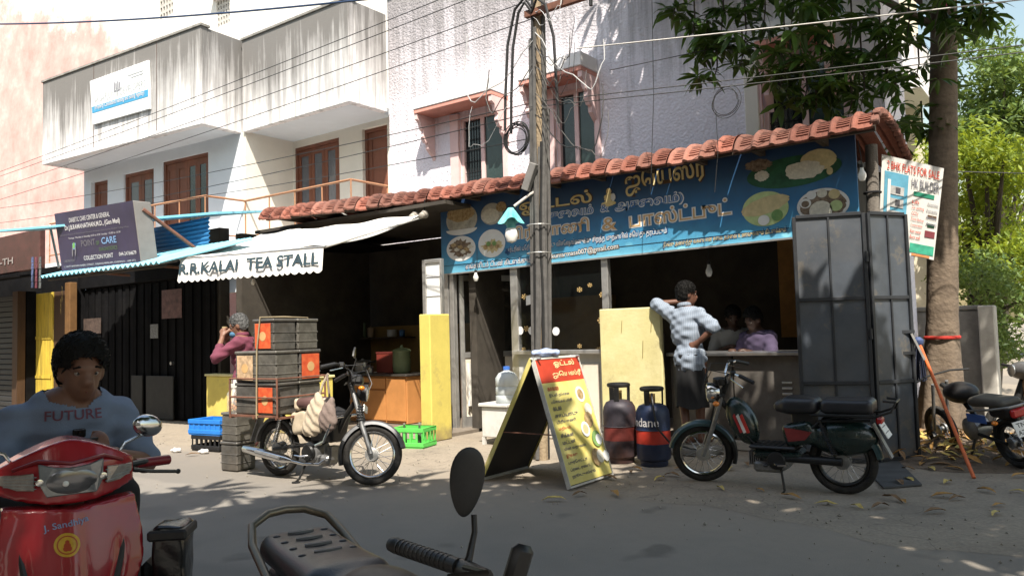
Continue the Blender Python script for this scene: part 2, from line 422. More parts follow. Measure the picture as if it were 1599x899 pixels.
def apron_mat():
    m, n, L, b = nodes_of('dusty_concrete')
    g = n.new('ShaderNodeNewGeometry'); P = g.outputs['Position']
    f = noise(n, L, P, 40, 6, .7); c = ramp(n, L, f, [(.3, (.21,.175,.14)), (.7, (.33,.285,.225))])
    big = noise(n, L, P, 1.3, 8, .7); c = mixc(n, L, ramp(n, L, big, [(.45, (0,0,0)), (.7, (.7,.7,.7))]), c, (.17,.145,.12))
    v = n.new('ShaderNodeTexVoronoi'); v.feature = 'DISTANCE_TO_EDGE'; v.inputs['Scale'].default_value = .55; v.inputs['Randomness'].default_value = 1
    mpn = n.new('ShaderNodeMapping'); L.new(P, mpn.inputs['Vector'])
    vm = n.new('ShaderNodeVectorMath'); vm.operation = 'ADD'; nn = n.new('ShaderNodeTexNoise'); nn.inputs['Scale'].default_value = 2.0; L.new(P, nn.inputs['Vector'])
    L.new(mpn.outputs[0], vm.inputs[0]); L.new(nn.outputs['Color'], vm.inputs[1]); L.new(vm.outputs[0], v.inputs['Vector'])
    c = mixc(n, L, ramp(n, L, v.outputs['Distance'], [(0, (.4,.4,.4)), (.006, (0,0,0))]), c, (.05,.045,.04))
    L.new(c, b.inputs['Base Color']); b.inputs['Roughness'].default_value = .92; b.inputs['Specular IOR Level'].default_value = .15
    bp = n.new('ShaderNodeBump'); bp.inputs['Strength'].default_value = .5; bp.inputs['Distance'].default_value = .012
    L.new(noise(n, L, P, 25, 8, .75), bp.inputs['Height']); L.new(bp.outputs[0], b.inputs['Normal'])
    return m
tag(MB().add([(-300,-300,0),(300,-300,0),(300,400,0),(-300,400,0)], [(0,1,2,3)]).build('road', ground_mat()), kind='structure')
# concrete apron in front of the shops with a worn, wandering edge
a = MB(); xs = [-40+i*.25 for i in range(200)]
edge = lambda x: 5.95 + .22*math.sin(x*.9) + .12*math.sin(x*2.7+1) + .05*math.sin(x*7.1) + (max(0, x+3.4)*-.16 if x < 2 else -.86)
nx = len(xs); vs = [(x, edge(x), .0012) for x in xs] + [(x, edge(x)+.35+.1*math.sin(x*3.1), .006) for x in xs] + [(x, 12.9, .006) for x in xs]
a.add(vs, [(r*nx+i, r*nx+i+1, (r+1)*nx+i+1, (r+1)*nx+i) for r in (0, 1) for i in range(nx-1)])
tag(a.build('pavement', apron_mat()), kind='structure')
# bare earth round the foot of the tree
def earth_mat(): return mat('bare_earth', (.09,.068,.05), .95, var=.4, scale=9, bump=.8, bscale=40, col2=(.17,.13,.095))
def mound(u, v):
    a_ = 2*PI*u; r = v*(1.0+.15*math.sin(3*a_+1)); h = .03+.13*(1-v)**1.2*(1+.2*math.sin(5*a_))
    return (-1.25+1.25*r*math.cos(a_)+.35*v, 9.7+1.5*r*math.sin(a_), .009+h*(1-v**4) - .0005)
tag(MB().grid(mound, 48, 14).build('earth_verge', earth_mat(), smooth=True), kind='structure')

# ------------------------------------------------------------------ white building (upper floor behind the stalls)
M_white = plaster('white_plaster', (.80,.78,.78), 7.85, 2.3, stain=.85, bumps=.15, streak=7)
M_stucco = plaster('roughcast_stucco', (.79,.75,.81), 8.1, 3.4, stain=.7, bumps=.5, bscale=30, streak=5, voronoi=True)
M_cool = mat('bluish_limewash', (.66,.70,.74), .9, var=.05, scale=2, bump=.05, bscale=40)
M_cream = mat('cream_limewash', (.72,.68,.60), .9, var=.06, scale=2, bump=.05)
M_pinkt = mat('salmon_paint', (.62,.29,.23), .75, var=.12, scale=4, bump=.1, dirt=.25, dirtcol=(.3,.16,.14))
M_pinkp = mat('pale_pink_paint', (.72,.52,.50), .8, var=.08, scale=4, dirt=.2, dirtcol=(.4,.3,.3))
M_brown = mat('brown_door_wood', (.17,.062,.035), .55, var=.25, scale=4, stretch=(1,1,.15), bump=.06)
M_glass_dark = mat('dark_window_glass', (.015,.022,.026), .08, spec=.7, var=.2, scale=2)
M_glass_grey = mat('grey_window_glass', (.10,.11,.13), .15, spec=.6, var=.2, scale=2)
M_rail = mat('ochre_railing_paint', (.42,.21,.11), .5, var=.15, scale=8, dirt=.3)
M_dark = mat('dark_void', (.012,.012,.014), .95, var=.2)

bw = thing('white_building', 'white two storey building with rain streaked parapets above the stalls', 'building', (-11, 11, 0))
# A wing, turned a few degrees: u runs left along the front, v runs back
A0 = Vector((-14.47, 9.05, 0)); Adir = Vector((-6.13, -.47, 0)).normalized(); Anor = Vector((.47, -6.13, 0)).normalized()*-1
def A(u, v, z): return A0 + Adir*u + Anor*v + Vector((0,0,z))
def Abox(mb, u0, u1, v0, v1, z0, z1):
    return mb.hexa([A(u1,v0,z0), A(u0,v0,z0), A(u0,v1,z0), A(u1,v1,z0), A(u1,v0,z1), A(u0,v0,z1), A(u0,v1,z1), A(u1,v1,z1)])
def Apix(x, y, v):
    p0 = A(0, v, 0); d = ray(x, y); t = (p0-CAMPOS).dot(Anor)/d.dot(Anor); p = CAMPOS+d*t
    return (p-A0).dot(Adir), p.z
pa = MB(); Abox(pa, 0, 6.15, 0, .16, 5.80, 7.85); pa.build('parapet', M_white, bw, bevel=.01)
pa = MB(); Abox(pa, 0.0, .16, .16, 1.25, 5.803, 7.84); pa.build('parapet', M_white, bw, bevel=.01)
pa = MB(); Abox(pa, 5.99, 6.15, .16, 3.0, 5.803, 7.84); pa.build('parapet', M_white, bw, bevel=.01)
pa = MB(); Abox(pa, .16, 5.99, .16, 3.0, 5.82, 5.95); pa.build('balcony_ceiling', M_cool, bw)
pa = MB(); Abox(pa, -.03, 6.18, -.03, .20, 7.853, 7.90); pa.build('coping', mat('weathered_coping', (.26,.25,.23), .95, var=.4, scale=5, bump=.3), bw)
for u_ in (1.5, 3.9):
    cr = MB(); Abox(cr, u_, u_+.02, -.004, .0, 5.9, 7.84); cr.build('expansion_joint', mat('joint_rust', (.10,.07,.06), .9), bw)
# A back wall with its doors
def holes_wall(mb, put, u0, u1, z0, z1, holes):
    """wall between u0..u1, z0..z1 with rectangular openings (ua, ub, za, zb), u ascending"""
    cur = u0
    for ua, ub, za, zb in sorted(holes):
        if ua > cur: put(mb, cur, ua, z0, z1)
        if za > z0: put(mb, ua, ub, z0, za)
        if zb < z1: put(mb, ua, ub, zb, z1)
        cur = ub
    if cur < u1: put(mb, cur, u1, z0, z1)
FZ = 3.35
av = .98
ds = []
for (xl, xr, yt) in ((142, 168, 279), (193, 240, 262), (254, 325, 237)):
    ul, _ = Apix(xl, yt+6, av); ur, zt = Apix(xr, yt, av); ds.append((ur, ul, FZ, zt))
wl = MB(); holes_wall(wl, lambda mb, a_, b_, c_, d_: Abox(mb, a_, b_, av, av+.2, c_, d_), 0.0, 6.05, 2.4, 5.82, ds); wl.build('wall', M_cool, bw)
def door_unit(ur, ul, z0, z1, put, leaves, glass, v):
    """wooden door: frame, then one child per leaf, each with its panes"""
    fr = MB(); t = .07
    put(fr, ur, ur+t, v-.02, v+.08, z0, z1); put(fr, ul-t, ul, v-.02, v+.08, z0, z1); put(fr, ur+t, ul-t, v-.02, v+.08, z1-t, z1)
    f = fr.build('door_frame', M_brown, bw)
    w = (ul-ur-2*t)/leaves
    for k in range(leaves):
        a_ = ur+t+k*w; lf = MB(); s_ = min(.11, w*.22)
        put(lf, a_+.004, a_+s_, v+.01, v+.05, z0, z1-t-.004); put(lf, a_+w-s_, a_+w-.004, v+.01, v+.05, z0, z1-t-.004)
        put(lf, a_+s_, a_+w-s_, v+.01, v+.05, z1-t-.15, z1-t-.004); put(lf, a_+s_, a_+w-s_, v+.01, v+.05, z0, z0+.5)
        l_ = lf.build('door_leaf', M_brown, bw)
        gl = MB(); put(gl, a_+s_, a_+w-s_, v+.022, v+.036, z0+.5, z1-t-.15); gl.build('pane', glass[k % len(glass)], l_)
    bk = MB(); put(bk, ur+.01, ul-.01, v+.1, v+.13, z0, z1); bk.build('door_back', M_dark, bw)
Ap = lambda mb, a_, b_, v0, v1, c_, d_: Abox(mb, a_, b_, v0, v1, c_, d_)
door_unit(*ds[0], Ap, 1, [M_brown], av+.12); door_unit(*ds[1], Ap, 2, [M_glass_grey, M_glass_grey], av+.07); door_unit(*ds[2], Ap, 4, [M_glass_dark, M_glass_dark, M_brown, M_brown], av+.05)
sl_ = MB(); Abox(sl_, -.02, 6.05, .02, 1.2, 3.05, FZ); sl_.build('balcony_slab', M_white, bw)
# B bay: set back, parapet, side wall and back wall
MB().box(-14.45, -11.09, 10.0, 10.16, 5.80, 7.79).build('parapet', M_white, bw, bevel=.01)
MB().box(-11.25, -11.09, 10.16, 11.0, 5.803, 7.785).build('parapet', M_white, bw, bevel=.01)
MB().box(-14.48, -11.06, 9.97, 10.19, 7.793, 7.84).build('coping', _M['weathered_coping'], bw)
MB().box(-14.45, -11.25, 10.16, 11.9, 5.82, 5.95).build('balcony_ceiling', M_cool, bw)
MB().box(-14.62, -14.42, 10.05, 11.5, 2.4, 5.82).build('wall', M_cream, bw)
hb = [(-14.36, -12.88, FZ, 5.66), (-12.16, -11.42, FZ, 5.70)]
wl = MB(); holes_wall(wl, lambda mb, a_, b_, c_, d_: mb.box(a_, b_, 11.3, 11.5, c_, d_), -14.42, -11.05, 2.4, 5.82, hb); wl.build('wall', M_cream, bw)
Bp = lambda mb, a_, b_, v0, v1, c_, d_: mb.box(a_, b_, v0, v1, c_, d_)
door_unit(*hb[0], Bp, 3, [M_glass_grey], 11.33); door_unit(*hb[1], Bp, 1, [M_brown], 11.40)
MB().box(-14.42, -11.0, 10.02, 11.3, 3.05, FZ).build('balcony_slab', M_white, bw)
# railing: each rail and post its own piece
rl = thing('balcony_railing', 'ochre painted metal railing along the first floor balcony', 'railing', (-14.4, 10, FZ))
RZ = 4.32
path = [A(5.9, .06, 0), A(-.02, .06, 0), Vector((-14.42, 10.03, 0)), Vector((-11.12, 10.03, 0)), Vector((-11.12, 10.98, 0))]
for p, q in zip(path, path[1:]):
    d = (q-p).normalized(); Ln = (q-p).length
    MB().tube([p+Vector((0,0,RZ)), q+Vector((0,0,RZ))], .024, 8).build('top_rail', M_rail, rl, smooth=True)
    MB().tube([p+Vector((0,0,FZ+.2)), q+Vector((0,0,FZ+.2))], .018, 6).build('lower_rail', M_rail, rl)
    k = max(1, int(Ln/.8))
    for i in range(k+1):
        c = p + d*Ln*i/k
        if i == k and q is not path[-1]: continue
        MB().cyl((c.x, c.y, FZ+.003), (c.x, c.y, RZ), .014, 8).build('railing_post', M_rail, rl, smooth=True)
# main roughcast wall with hooded windows
W1 = (-9.22, -8.22, 3.9, 5.32); W2 = (-7.12, -6.34, 3.9, 5.36); W3 = (-3.62, -2.5, 3.6, 5.0)
wl = MB(); holes_wall(wl, lambda mb, a_, b_, c_, d_: mb.box(a_, b_, 11.0, 11.25, c_, d_), -11.05, -2.25, 0.0, 8.1, [W1, W2, W3]); wl.build('wall', M_stucco, bw)
MB().box(-2.25, -2.05, 11.0, 12.4, 0, 8.1).build('wall', M_stucco, bw)
MB().box(-11.05, -2.02, 10.96, 11.29, 8.103, 8.16).build('coping', _M['weathered_coping'], bw)
MB().box(-3.86, -3.66, 10.9, 10.997, 3.0, 5.2).build('pilaster', M_cream, bw, bevel=.01)
def bracket(x0, x1, ztop, y1, side):
    # scalloped bracket profile in the Y-Z plane
    pr = [(y1, ztop), (y1-.48, ztop)]
    pts = [(-.48,-.10),(-.40,-.14),(-.36,-.26),(-.30,-.30),(-.33,-.40),(-.26,-.50),(-.20,-.50),(-.19,-.60),(-.10,-.68),(-.02,-.74)]
    pr += [(y1+a_, ztop+b_) for a_, b_ in pts] + [(y1, ztop-.80)]
    return MB().prism(pr, x0, x1, ax='x')
def hood(hx0, hx1, zs, W, bars):
    MB().box(hx0, hx1, 10.5, 10.997, zs, zs+.07).build('window_hood', M_pinkt, bw, bevel=.006)
    MB().box(hx0-.01, hx1+.01, 10.485, 10.997, zs+.073, zs+.30).build('hood_top', M_white, bw, bevel=.01)
    for x in (hx0+.004, hx1-.074):
        bracket(x, x+.07, zs-.003, 10.997, 0).build('hood_bracket', M_pinkp, bw)
    x0, x1, z0, z1 = W
    f = MB(); t = .06
    f.box(x0, x0+t, 11.02, 11.14, z0, z1).box(x1-t, x1, 11.02, 11.14, z0, z1).box(x0+t, x1-t, 11.02, 11.14, z1-t, z1).box(x0+t, x1-t, 11.02, 11.14, z0, z0+t)
    f.box((x0+x1)/2-.04, (x0+x1)/2+.04, 11.015, 11.14, z0+t, z1-t)
    fo = f.build('window_frame', M_pinkp, bw)
    MB().box(x0+t, (x0+x1)/2-.04, 11.09, 11.10, z0+t, z1-t).build('pane', M_glass_dark, fo)
    MB().box((x0+x1)/2+.04, x1-t, 11.05, 11.065, z0+t, z1-t).build('pane', mat('green_glass', (.03,.05,.048), .12, spec=.6), fo)
    if bars:
        for k in range(7):
            xx = x0+t+.03+k*((x1-x0)/2-t-.07)/6; MB().cyl((xx, 11.06, z0+t), (xx, 11.06, z1-t), .006, 6).build('grille_bar', M_dark, fo)
        for k in range(6):
            zz = z0+.2+k*.2; MB().cyl((x0+t, 11.055, zz), ((x0+x1)/2-.04, 11.055, zz), .006, 6).build('grille_bar', M_dark, fo)
    MB().box(x0-.2, x0-.003, 10.93, 10.997, z0-.3, z1+.08).build('window_surround', M_pinkp, bw); MB().box(x1+.003, x1+.08, 10.94, 10.997, z0-.3, z1+.08).build('window_surround', M_pinkp, bw)
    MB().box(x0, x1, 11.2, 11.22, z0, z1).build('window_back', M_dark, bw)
hood(-9.92, -8.1, 5.44, W1, True); hood(-7.52, -6.3, 5.46, W2, False)
hood(-3.55, -2.62, 5.15, W3, True)
# ------------------------------------------------------------------ pink building behind and cream building far right
def pink_mat():
    m, n, L, b = nodes_of('peeling_pink_wall')
    g = n.new('ShaderNodeNewGeometry'); P = g.outputs['Position']; sp = n.new('ShaderNodeSeparateXYZ'); L.new(P, sp.inputs[0])
    f = noise(n, L, P, 1.1, 8, .7); c = ramp(n, L, f, [(.33, (.55,.30,.27)), (.52, (.63,.39,.36)), (.74, (.72,.57,.53))])
    xx = math_(n, L, 'MULTIPLY', math_(n, L, 'ADD', sp.outputs['X'], 24), .42)
    hz = math_(n, L, 'ADD', math_(n, L, 'ADD', sp.outputs['Z'], xx), math_(n, L, 'MULTIPLY', noise(n, L, P, .5, 7, .75), 6.0))
    mr = n.new('ShaderNodeMapRange'); L.new(hz, mr.inputs['Value']); mr.inputs['From Min'].default_value = 13.3; mr.inputs['From Max'].default_value = 14.2
    w = ramp(n, L, noise(n, L, P, 3, 8, .7), [(.25, (.45,.42,.38)), (.42, (.80,.78,.74))])
    c = mixc(n, L, mr.outputs[0], c, w); L.new(c, b.inputs['Base Color']); b.inputs['Roughness'].default_value = .92
    bp = n.new('ShaderNodeBump'); bp.inputs['Strength'].default_value = .3; L.new(noise(n, L, P, 9, 8, .7), bp.inputs['Height']); L.new(bp.outputs[0], b.inputs['Normal'])
    return m
M_pinkw = pink_mat()
pb = thing('pink_building', 'tall peeling pink and white building behind the white parapet', 'building', (-30, 13, 0))
vents = [(-23.1, -22.3, 11.45, 12.5), (-20.0, -19.35, 10.4, 11.2)]
wl = MB(); holes_wall(wl, lambda mb, a_, b_, c_, d_: mb.box(a_, b_, 13.0, 13.4, c_, d_), -60, -15.2, 0, 18, vents); wl.build('wall', M_pinkw, pb)
MB().box(-15.2, -14.9, 13.0, 20, 0, 18).build('wall', M_pinkw, pb)
for (x0, x1, z0, z1) in vents:
    b_ = MB(); nx_, nz_ = 5, 5; cw, ch = (x1-x0)/nx_, (z1-z0)/nz_
    for i in range(nx_+1): b_.box(x0+i*cw-.035, x0+i*cw+.035, 13.03, 13.2, z0, z1)
    for j in range(nz_+1):
        for i in range(nx_): b_.box(x0+i*cw+.035, x0+(i+1)*cw-.035, 13.03, 13.2, z0+j*ch-.035, z0+j*ch+.035)
    b_.build('ventilation_block', mat('vent_cement', (.5,.48,.45), .9), pb)
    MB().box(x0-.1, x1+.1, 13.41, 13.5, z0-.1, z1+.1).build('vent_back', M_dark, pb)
    MB().box(x0-.12, x1+.12, 12.8, 12.997, z1+.05, z1+.14).build('vent_hood', _M['vent_cement'], pb)
cb = thing('cream_building', 'cream walled house with overhanging balcony slab behind the tree leaves', 'building', (-6, 17, 0))
MB().box(-9, -2.55, 17.0, 17.3, 0, 12).build('wall', mat('cream_wall', (.66,.60,.46), .9, var=.1, scale=1.5, dirt=.2), cb)
MB().box(-5.2, -2.3, 15.6, 16.997, 5.55, 5.72).build('balcony_slab', M_white, cb, bevel=.01)
MB().box(-5.2, -2.3, 15.6, 15.75, 5.724, 6.5).build('balcony_parapet', M_white, cb, bevel=.01)
MB().box(-2.45, -2.3, 15.753, 16.997, 5.724, 6.5).build('balcony_parapet', M_white, cb, bevel=.01)
# the row of houses across the road, behind the viewer: it closes the street and keeps sky light off the shop fronts
for (x0, x1, h, lb) in ((-34, -14, 8.5, 'plain beige house across the road, furthest left behind the viewer'), (-13.4, 3, 9.5, 'plain beige house across the road right behind the viewer'), (3.6, 24, 8.0, 'plain beige house across the road, right of the viewer')):
    t = thing('house', lb, 'house', ((x0+x1)/2, -7.5, 0)); m_ = mat('beige_house_wall', (.42,.37,.31), .9, var=.12, scale=1.2)
    hs_ = [(x, x+1.2, z, z+1.4) for x in [x0+1.4+3.0*i for i in range(int((x1-x0-2)/3))] for z in (1.0, 4.6)]
    for z0, z1 in ((0, 3.2), (3.2, h)): 
        w_ = MB(); holes_wall(w_, lambda mb, a_, b_, c_, d_: mb.box(a_, b_, -7.8, -7.5, c_, d_), x0, x1, z0, z1, [q for q in hs_ if z0 < q[2] < z1]); w_.build('wall', m_, t)
    for q in hs_: MB().box(q[0], q[1], -7.7, -7.66, q[2], q[3]).build('window', M_glass_dark, t)
    MB().box(x0-.1, x1+.1, -12, -7.3, h+.003, h+.15).build('roof_slab', m_, t)
# ------------------------------------------------------------------ eatery: tiled roof
KY = 8.5                                     # front plane of the eatery
M_tile = mat('terracotta', (.20,.068,.045), .85, var=.3, scale=9, bump=.35, bscale=50, dirt=.8, dirtcol=(.10,.055,.045), col2=(.31,.115,.08), objvar=.45)
M_tile2 = mat('terracotta_pale', (.25,.10,.072), .85, var=.3, scale=11, bump=.35, bscale=50, dirt=.8, dirtcol=(.12,.07,.06), col2=(.33,.15,.11), objvar=.45)
eave_px = [(405,343),(540,328),(690,311.5),(800,293),(1000,263),(1200,227),(1362,199)]
eave = [gd(x, y, 3.2) for x, y in eave_px]
eave[0].y -= .0
def polyat(pts, s):
    for p, q in zip(pts, pts[1:]):
        l = (q-p).length
        if s <= l: return p+(q-p)*(s/l), (q-p).normalized()
        s -= l
    return pts[-1], (pts[-1]-pts[-2]).normalized()
EL = sum((q-p).length for p, q in zip(eave, eave[1:]))
prof = [(0,0),(.02,.04),(.05,.088),(.10,.136),(.18,.178),(.30,.205),(.48,.218),(.75,.208),(1.05,.155),(1.35,.06),(1.7,-.04)]
def prof_at(t):
    L_ = [0]
    for a_, b_ in zip(prof, prof[1:]): L_.append(L_[-1]+math.hypot(b_[0]-a_[0], b_[1]-a_[1]))
    s = t*L_[-1]
    for i in range(len(prof)-1):
        if s <= L_[i+1]+1e-9:
            k = (s-L_[i])/(L_[i+1]-L_[i]); a_, b_ = prof[i], prof[i+1]
            tx, tz = b_[0]-a_[0], b_[1]-a_[1]; l = math.hypot(tx, tz)
            return a_[0]+k*tx, a_[1]+k*tz, -tz/l, tx/l, s
    return prof[-1][0], prof[-1][1], 0, 1, L_[-1]
TW = EL/44
def tile_mesh(m, seed):
    rnd = random.Random(seed); ts = []; s = 0
    vt = [0.0]; 
    t = 0
    rib = .036; total = prof_at(1)[4]
    n_r = int(.55/rib)
    for k in range(n_r):
        b0 = (.05+k*rib)/total
        vt += [b0, b0+.004/total, b0+.017/total, b0+.021/total]
    vt += [(.62+.12*i)/total for i in range(11) if (.62+.12*i)/total < .99] + [1.0]
    groove = {}
    us = [0,.06,.13,.20,.27,.31,.33,.60,.93,.96,1.0]
    rz_ = [.008,.024,.032,.028,.016,.004,0,-.003,0,.006,.008]
    vs = []; fs = []
    for iu, u in enumerate(us):
        for iv, t in enumerate(vt):
            y, z, ny, nz, s_ = prof_at(min(1, t)); off = rz_[iu]
            k = (iv-1) % 4
            if 1 <= iv <= 4*n_r and k in (1, 2) and .32 < u < .95: off -= .020
            vs.append((u*TW*1.015, y+ny*off, z+nz*off))
    nv = len(vt)
    fs = [(i*nv+j, (i+1)*nv+j, (i+1)*nv+j+1, i*nv+j+1) for i in range(len(us)-1) for j in range(nv-1)]
    o0 = len(vs)   # lower lip, a little thickness
    for iu, u in enumerate(us): vs.append((u*TW*1.015, .012, -.02+rz_[iu]*.3)); vs.append((u*TW*1.015, .035, -.012+rz_[iu]*.3))
    for i in range(len(us)-1):
        fs.append((i*nv, o0+2*i, o0+2*i+2, (i+1)*nv)); fs.append((o0+2*i, o0+2*i+1, o0+2*i+3, o0+2*i+2))
    me = bpy.data.meshes.new('roof_tile'); me.from_pydata(vs, [], fs); me.materials.append(m); return me
roof = thing('tiled_roof', 'red clay tile roof running along the whole stall front', 'roof', tuple(eave[0]))
tms = [tile_mesh(M_tile, 1), tile_mesh(M_tile2, 2)]
for i in range(44):
    p, d = polyat(eave, (i)*TW)
    o = bpy.data.objects.new('roof_tile', tms[0 if random.random() < .6 else 1]); COL.objects.link(o); o.parent = roof
    o.location = p - eave[0] + Vector((0, random.uniform(-.022,.022), random.uniform(-.012,.018))); o.rotation_euler = (random.uniform(-.035,.035), random.uniform(-.035,.035), math.atan2(d.y, d.x)+random.uniform(-.012,.012))
pe = eave[-1]
for i in range(15):      # verge pieces closing the end of the roll
    y, z, ny, nz, s_ = prof_at(i/15+.02); y2, z2, *_ = prof_at((i+1)/15)
    MB().bar((pe.x+.02, pe.y+y, pe.z+z+.01), (pe.x+.02, pe.y+y2*.985, pe.z+z2+.01), .075, .07).build('verge_tile', M_tile2, roof, bevel=.012)
# timber under the eave
M_wood = mat('dark_timber', (.05,.035,.025), .8, var=.4, scale=6, stretch=(.3,2,2))
for p, q in zip(eave, eave[1:]):
    MB().bar(p+Vector((0,.14,.035)), q+Vector((0,.14,.035)), .05, .08).build('fascia_board', M_wood, roof)
for i in range(13):
    p, d = polyat(eave, .25+i*(EL-.4)/12.6); MB().bar(p+Vector((0,.1,.03)), p+Vector((0,1.6,.02)), .06, .08).build('rafter', M_wood, roof)

# ------------------------------------------------------------------ eatery: building shell
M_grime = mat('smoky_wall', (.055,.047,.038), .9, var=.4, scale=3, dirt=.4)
M_ochre = mat('ochre_interior', (.24,.15,.05), .85, var=.2, scale=3, dirt=.3)
M_yellow = mat('yellow_wall_paint', (.56,.50,.23), .8, var=.10, scale=3, bump=.12, bscale=25, dirt=.45, dirtcol=(.33,.25,.09), splash=.35, col2=(.66,.60,.33))
M_yellow2 = mat('bright_yellow_paint', (.60,.50,.12), .8, var=.10, scale=3, bump=.1, dirt=.5, dirtcol=(.40,.30,.08), splash=.35)
M_alu = mat('aluminium', (.52,.51,.49), .42, metal=.75, var=.12, scale=8, dirt=.3, dirtcol=(.2,.19,.17))
M_steel = mat('stainless_steel', (.42,.42,.42), .33, metal=.9, var=.15, scale=5, dirt=.3, dirtcol=(.12,.11,.1))
M_panel = mat('grey_laminate', (.52,.52,.49), .6, var=.08, scale=3, dirt=.25)
M_cpanel = mat('cream_laminate', (.68,.62,.52), .6, splash=.25, var=.06, scale=3, dirt=.25, dirtcol=(.4,.34,.26))
def kx(px, py=500, Y=KY): return at(px, py, Y).x
def kz(px, py, Y=KY): return at(px, py, Y).z
ez = thing('eatery', 'dark open fronted roadside eatery under the tiled roof', 'shop', (kx(950), KY, 0))
xl, xr = kx(700), kx(1338, 500, 9.5)
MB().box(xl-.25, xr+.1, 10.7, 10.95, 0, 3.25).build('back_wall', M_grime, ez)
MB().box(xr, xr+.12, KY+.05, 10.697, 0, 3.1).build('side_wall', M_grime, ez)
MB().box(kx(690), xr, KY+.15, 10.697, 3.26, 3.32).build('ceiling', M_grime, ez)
MB().box(kx(700), xr-.01, KY+.3, 10.697, .009, .06).build('floor', mat('worn_floor', (.18,.15,.12), .7, dirt=.4), ez)
MB().box(kx(1125), kx(1210), 10.60, 10.697, 1.2, 2.7).build('inner_wall', mat('amber_wall', (.42,.22,.07), .8, dirt=.3), ez)
MB().box(kx(722), kx(835), 10.5, 10.697, .5, 1.9).build('inner_wall', M_ochre, ez)
# front: aluminium posts
for a_, b_, z0, z1 in ((691, 703, 0, 2.3), (705, 711, 0, 2.3), (800, 811, 0, 2.3), (943, 953, 1.1, 2.3)):
    MB().box(kx(a_), kx(b_), KY-.03, KY+.05, z0+.01, z1).build('door_post', M_alu, ez, bevel=.004)
# glazed bay
zs = kz(880, 546); gx0, gx1 = kx(811), kx(943)
MB().box(kx(806), kx(955), KY-.12, KY+.06, zs-.05, zs).build('sill', M_alu, ez, bevel=.006)
gp = MB().box(gx0+.005, gx1-.005, KY, KY+.008, zs+.003, 2.28).build('pane', None, ez)
mg, n, L, b = nodes_of('shop_glass'); b.inputs['Base Color'].default_value = (.02,.025,.025,1); b.inputs['Roughness'].default_value = .05; b.inputs['Alpha'].default_value = .12; b.inputs['Specular IOR Level'].default_value = .6
b.inputs['Roughness'].default_value = .06; tcn = n.new('ShaderNodeTexCoord'); L.new(ramp(n, L, noise(n, L, tcn.outputs['Object'], 5, 6), [(.3,(.03,)*3),(.7,(.16,)*3)]), b.inputs['Roughness'])
gp.data.materials.append(mg)
MB().box(kx(810), kx(955), KY-.03, KY+.02, .12, zs-.053).build('counter_front', M_panel, ez, bevel=.004)
MB().box(kx(868), kx(936), KY-.045, KY-.033, .17, kz(900,567)).build('counter_panel', M_cpanel, ez, bevel=.004)
MB().box(kx(815), kx(955), KY-.16, KY+.02, .012, .118).build('plinth', mat('plinth_cement', (.42,.38,.33), .9, dirt=.3), ez, bevel=.01)
# stickers and flower decals on the pane
for (px, py, r) in ((819,463,7),(822,513,7),(818,545,5),(905,452,6),(940,460,6),(938,500,7),(905,540,5),(935,545,5),(921,445,5)):
    st = MB(); c = at(px, py, KY-.006)
    for k in range(6):
        a_ = k*PI/3+px; st.add([tuple(c), (c.x+.035*r/5*math.cos(a_), c.y, c.z+.028*r/5*math.sin(a_)), (c.x+.035*r/5*math.cos(a_+.5), c.y, c.z+.028*r/5*math.sin(a_+.5))], [(0,1,2)])
    st.build('flower_decal', mat('gold_decal', (.55,.38,.16), .6), gp)
for (px, py, w, h) in ((831, 468, 26, 24),):
    c = at(px, py, KY-.010); MB().hexa([(c.x-.10,c.y,c.z-.07),(c.x+.12,c.y,c.z-.03),(c.x+.12,c.y+.003,c.z-.03),(c.x-.10,c.y+.003,c.z-.07),(c.x-.10,c.y,c.z+.05),(c.x+.12,c.y,c.z+.10),(c.x+.12,c.y+.003,c.z+.10),(c.x-.10,c.y+.003,c.z+.05)]).build('paper_notice', mat('white_paper', (.72,.71,.70), .8), gp)
for (px, py) in ((812, 516), (830, 516), (868, 517)):
    c = at(px, py, KY-.008); MB().lathe([(.0,0),(.055,0.001),(.055,.004)], 18, tuple(c), 'y').build('round_sticker', _M['white_paper'], gp)
# doorway: half open aluminium door
dx0, dx1 = at(718, 660, 8.9), at(790, 640, 9.7)
d0 = Vector((kx(712)+.02, KY+.06, 0)); dd = Vector((.42, .9, 0)).normalized()
def dbar(mb, s0, s1, z0, z1, th=.04):
    nrm = Vector((-dd.y, dd.x, 0))*th/2; p, q = d0+dd*s0, d0+dd*s1
    return mb.hexa([p-nrm+Vector((0,0,z0)), q-nrm+Vector((0,0,z0)), q+nrm+Vector((0,0,z0)), p+nrm+Vector((0,0,z0)), p-nrm+Vector((0,0,z1)), q-nrm+Vector((0,0,z1)), q+nrm+Vector((0,0,z1)), p+nrm+Vector((0,0,z1))])
dr = MB(); dbar(dr, 0, .06, .05, 2.2); dbar(dr, .84, .9, .05, 2.2); dbar(dr, .06, .84, .05, .2); dbar(dr, .06, .84, 1.02, 1.1); dbar(dr, .06, .84, 2.12, 2.2)
do = dr.build('door_frame', M_alu, ez, bevel=.004)
p_ = MB(); dbar(p_, .06, .84, .2, 1.02, .012); p_.build('door_panel', M_cpanel, do)
p_ = MB(); dbar(p_, .06, .84, 1.1, 2.12, .006); p_.build('pane', mg, do)
h_ = MB(); q = d0+dd*.08; h_.cyl((q.x-.03, q.y-.05, .98), (q.x-.03, q.y-.05, 1.06), .018, 8); h_.build('handle', M_steel, do)
cv = MB()
def curtain(u, v):
    s = .08+.12*u*(1-.5*v); q = d0+dd*s; w = .03*math.sin(u*14+v*3); return (q.x+.06+w, q.y-.05, .35+.6*v)
cv.grid(curtain, 14, 8).build('curtain', mat('white_curtain', (.7,.68,.63), .9), ez, smooth=True)
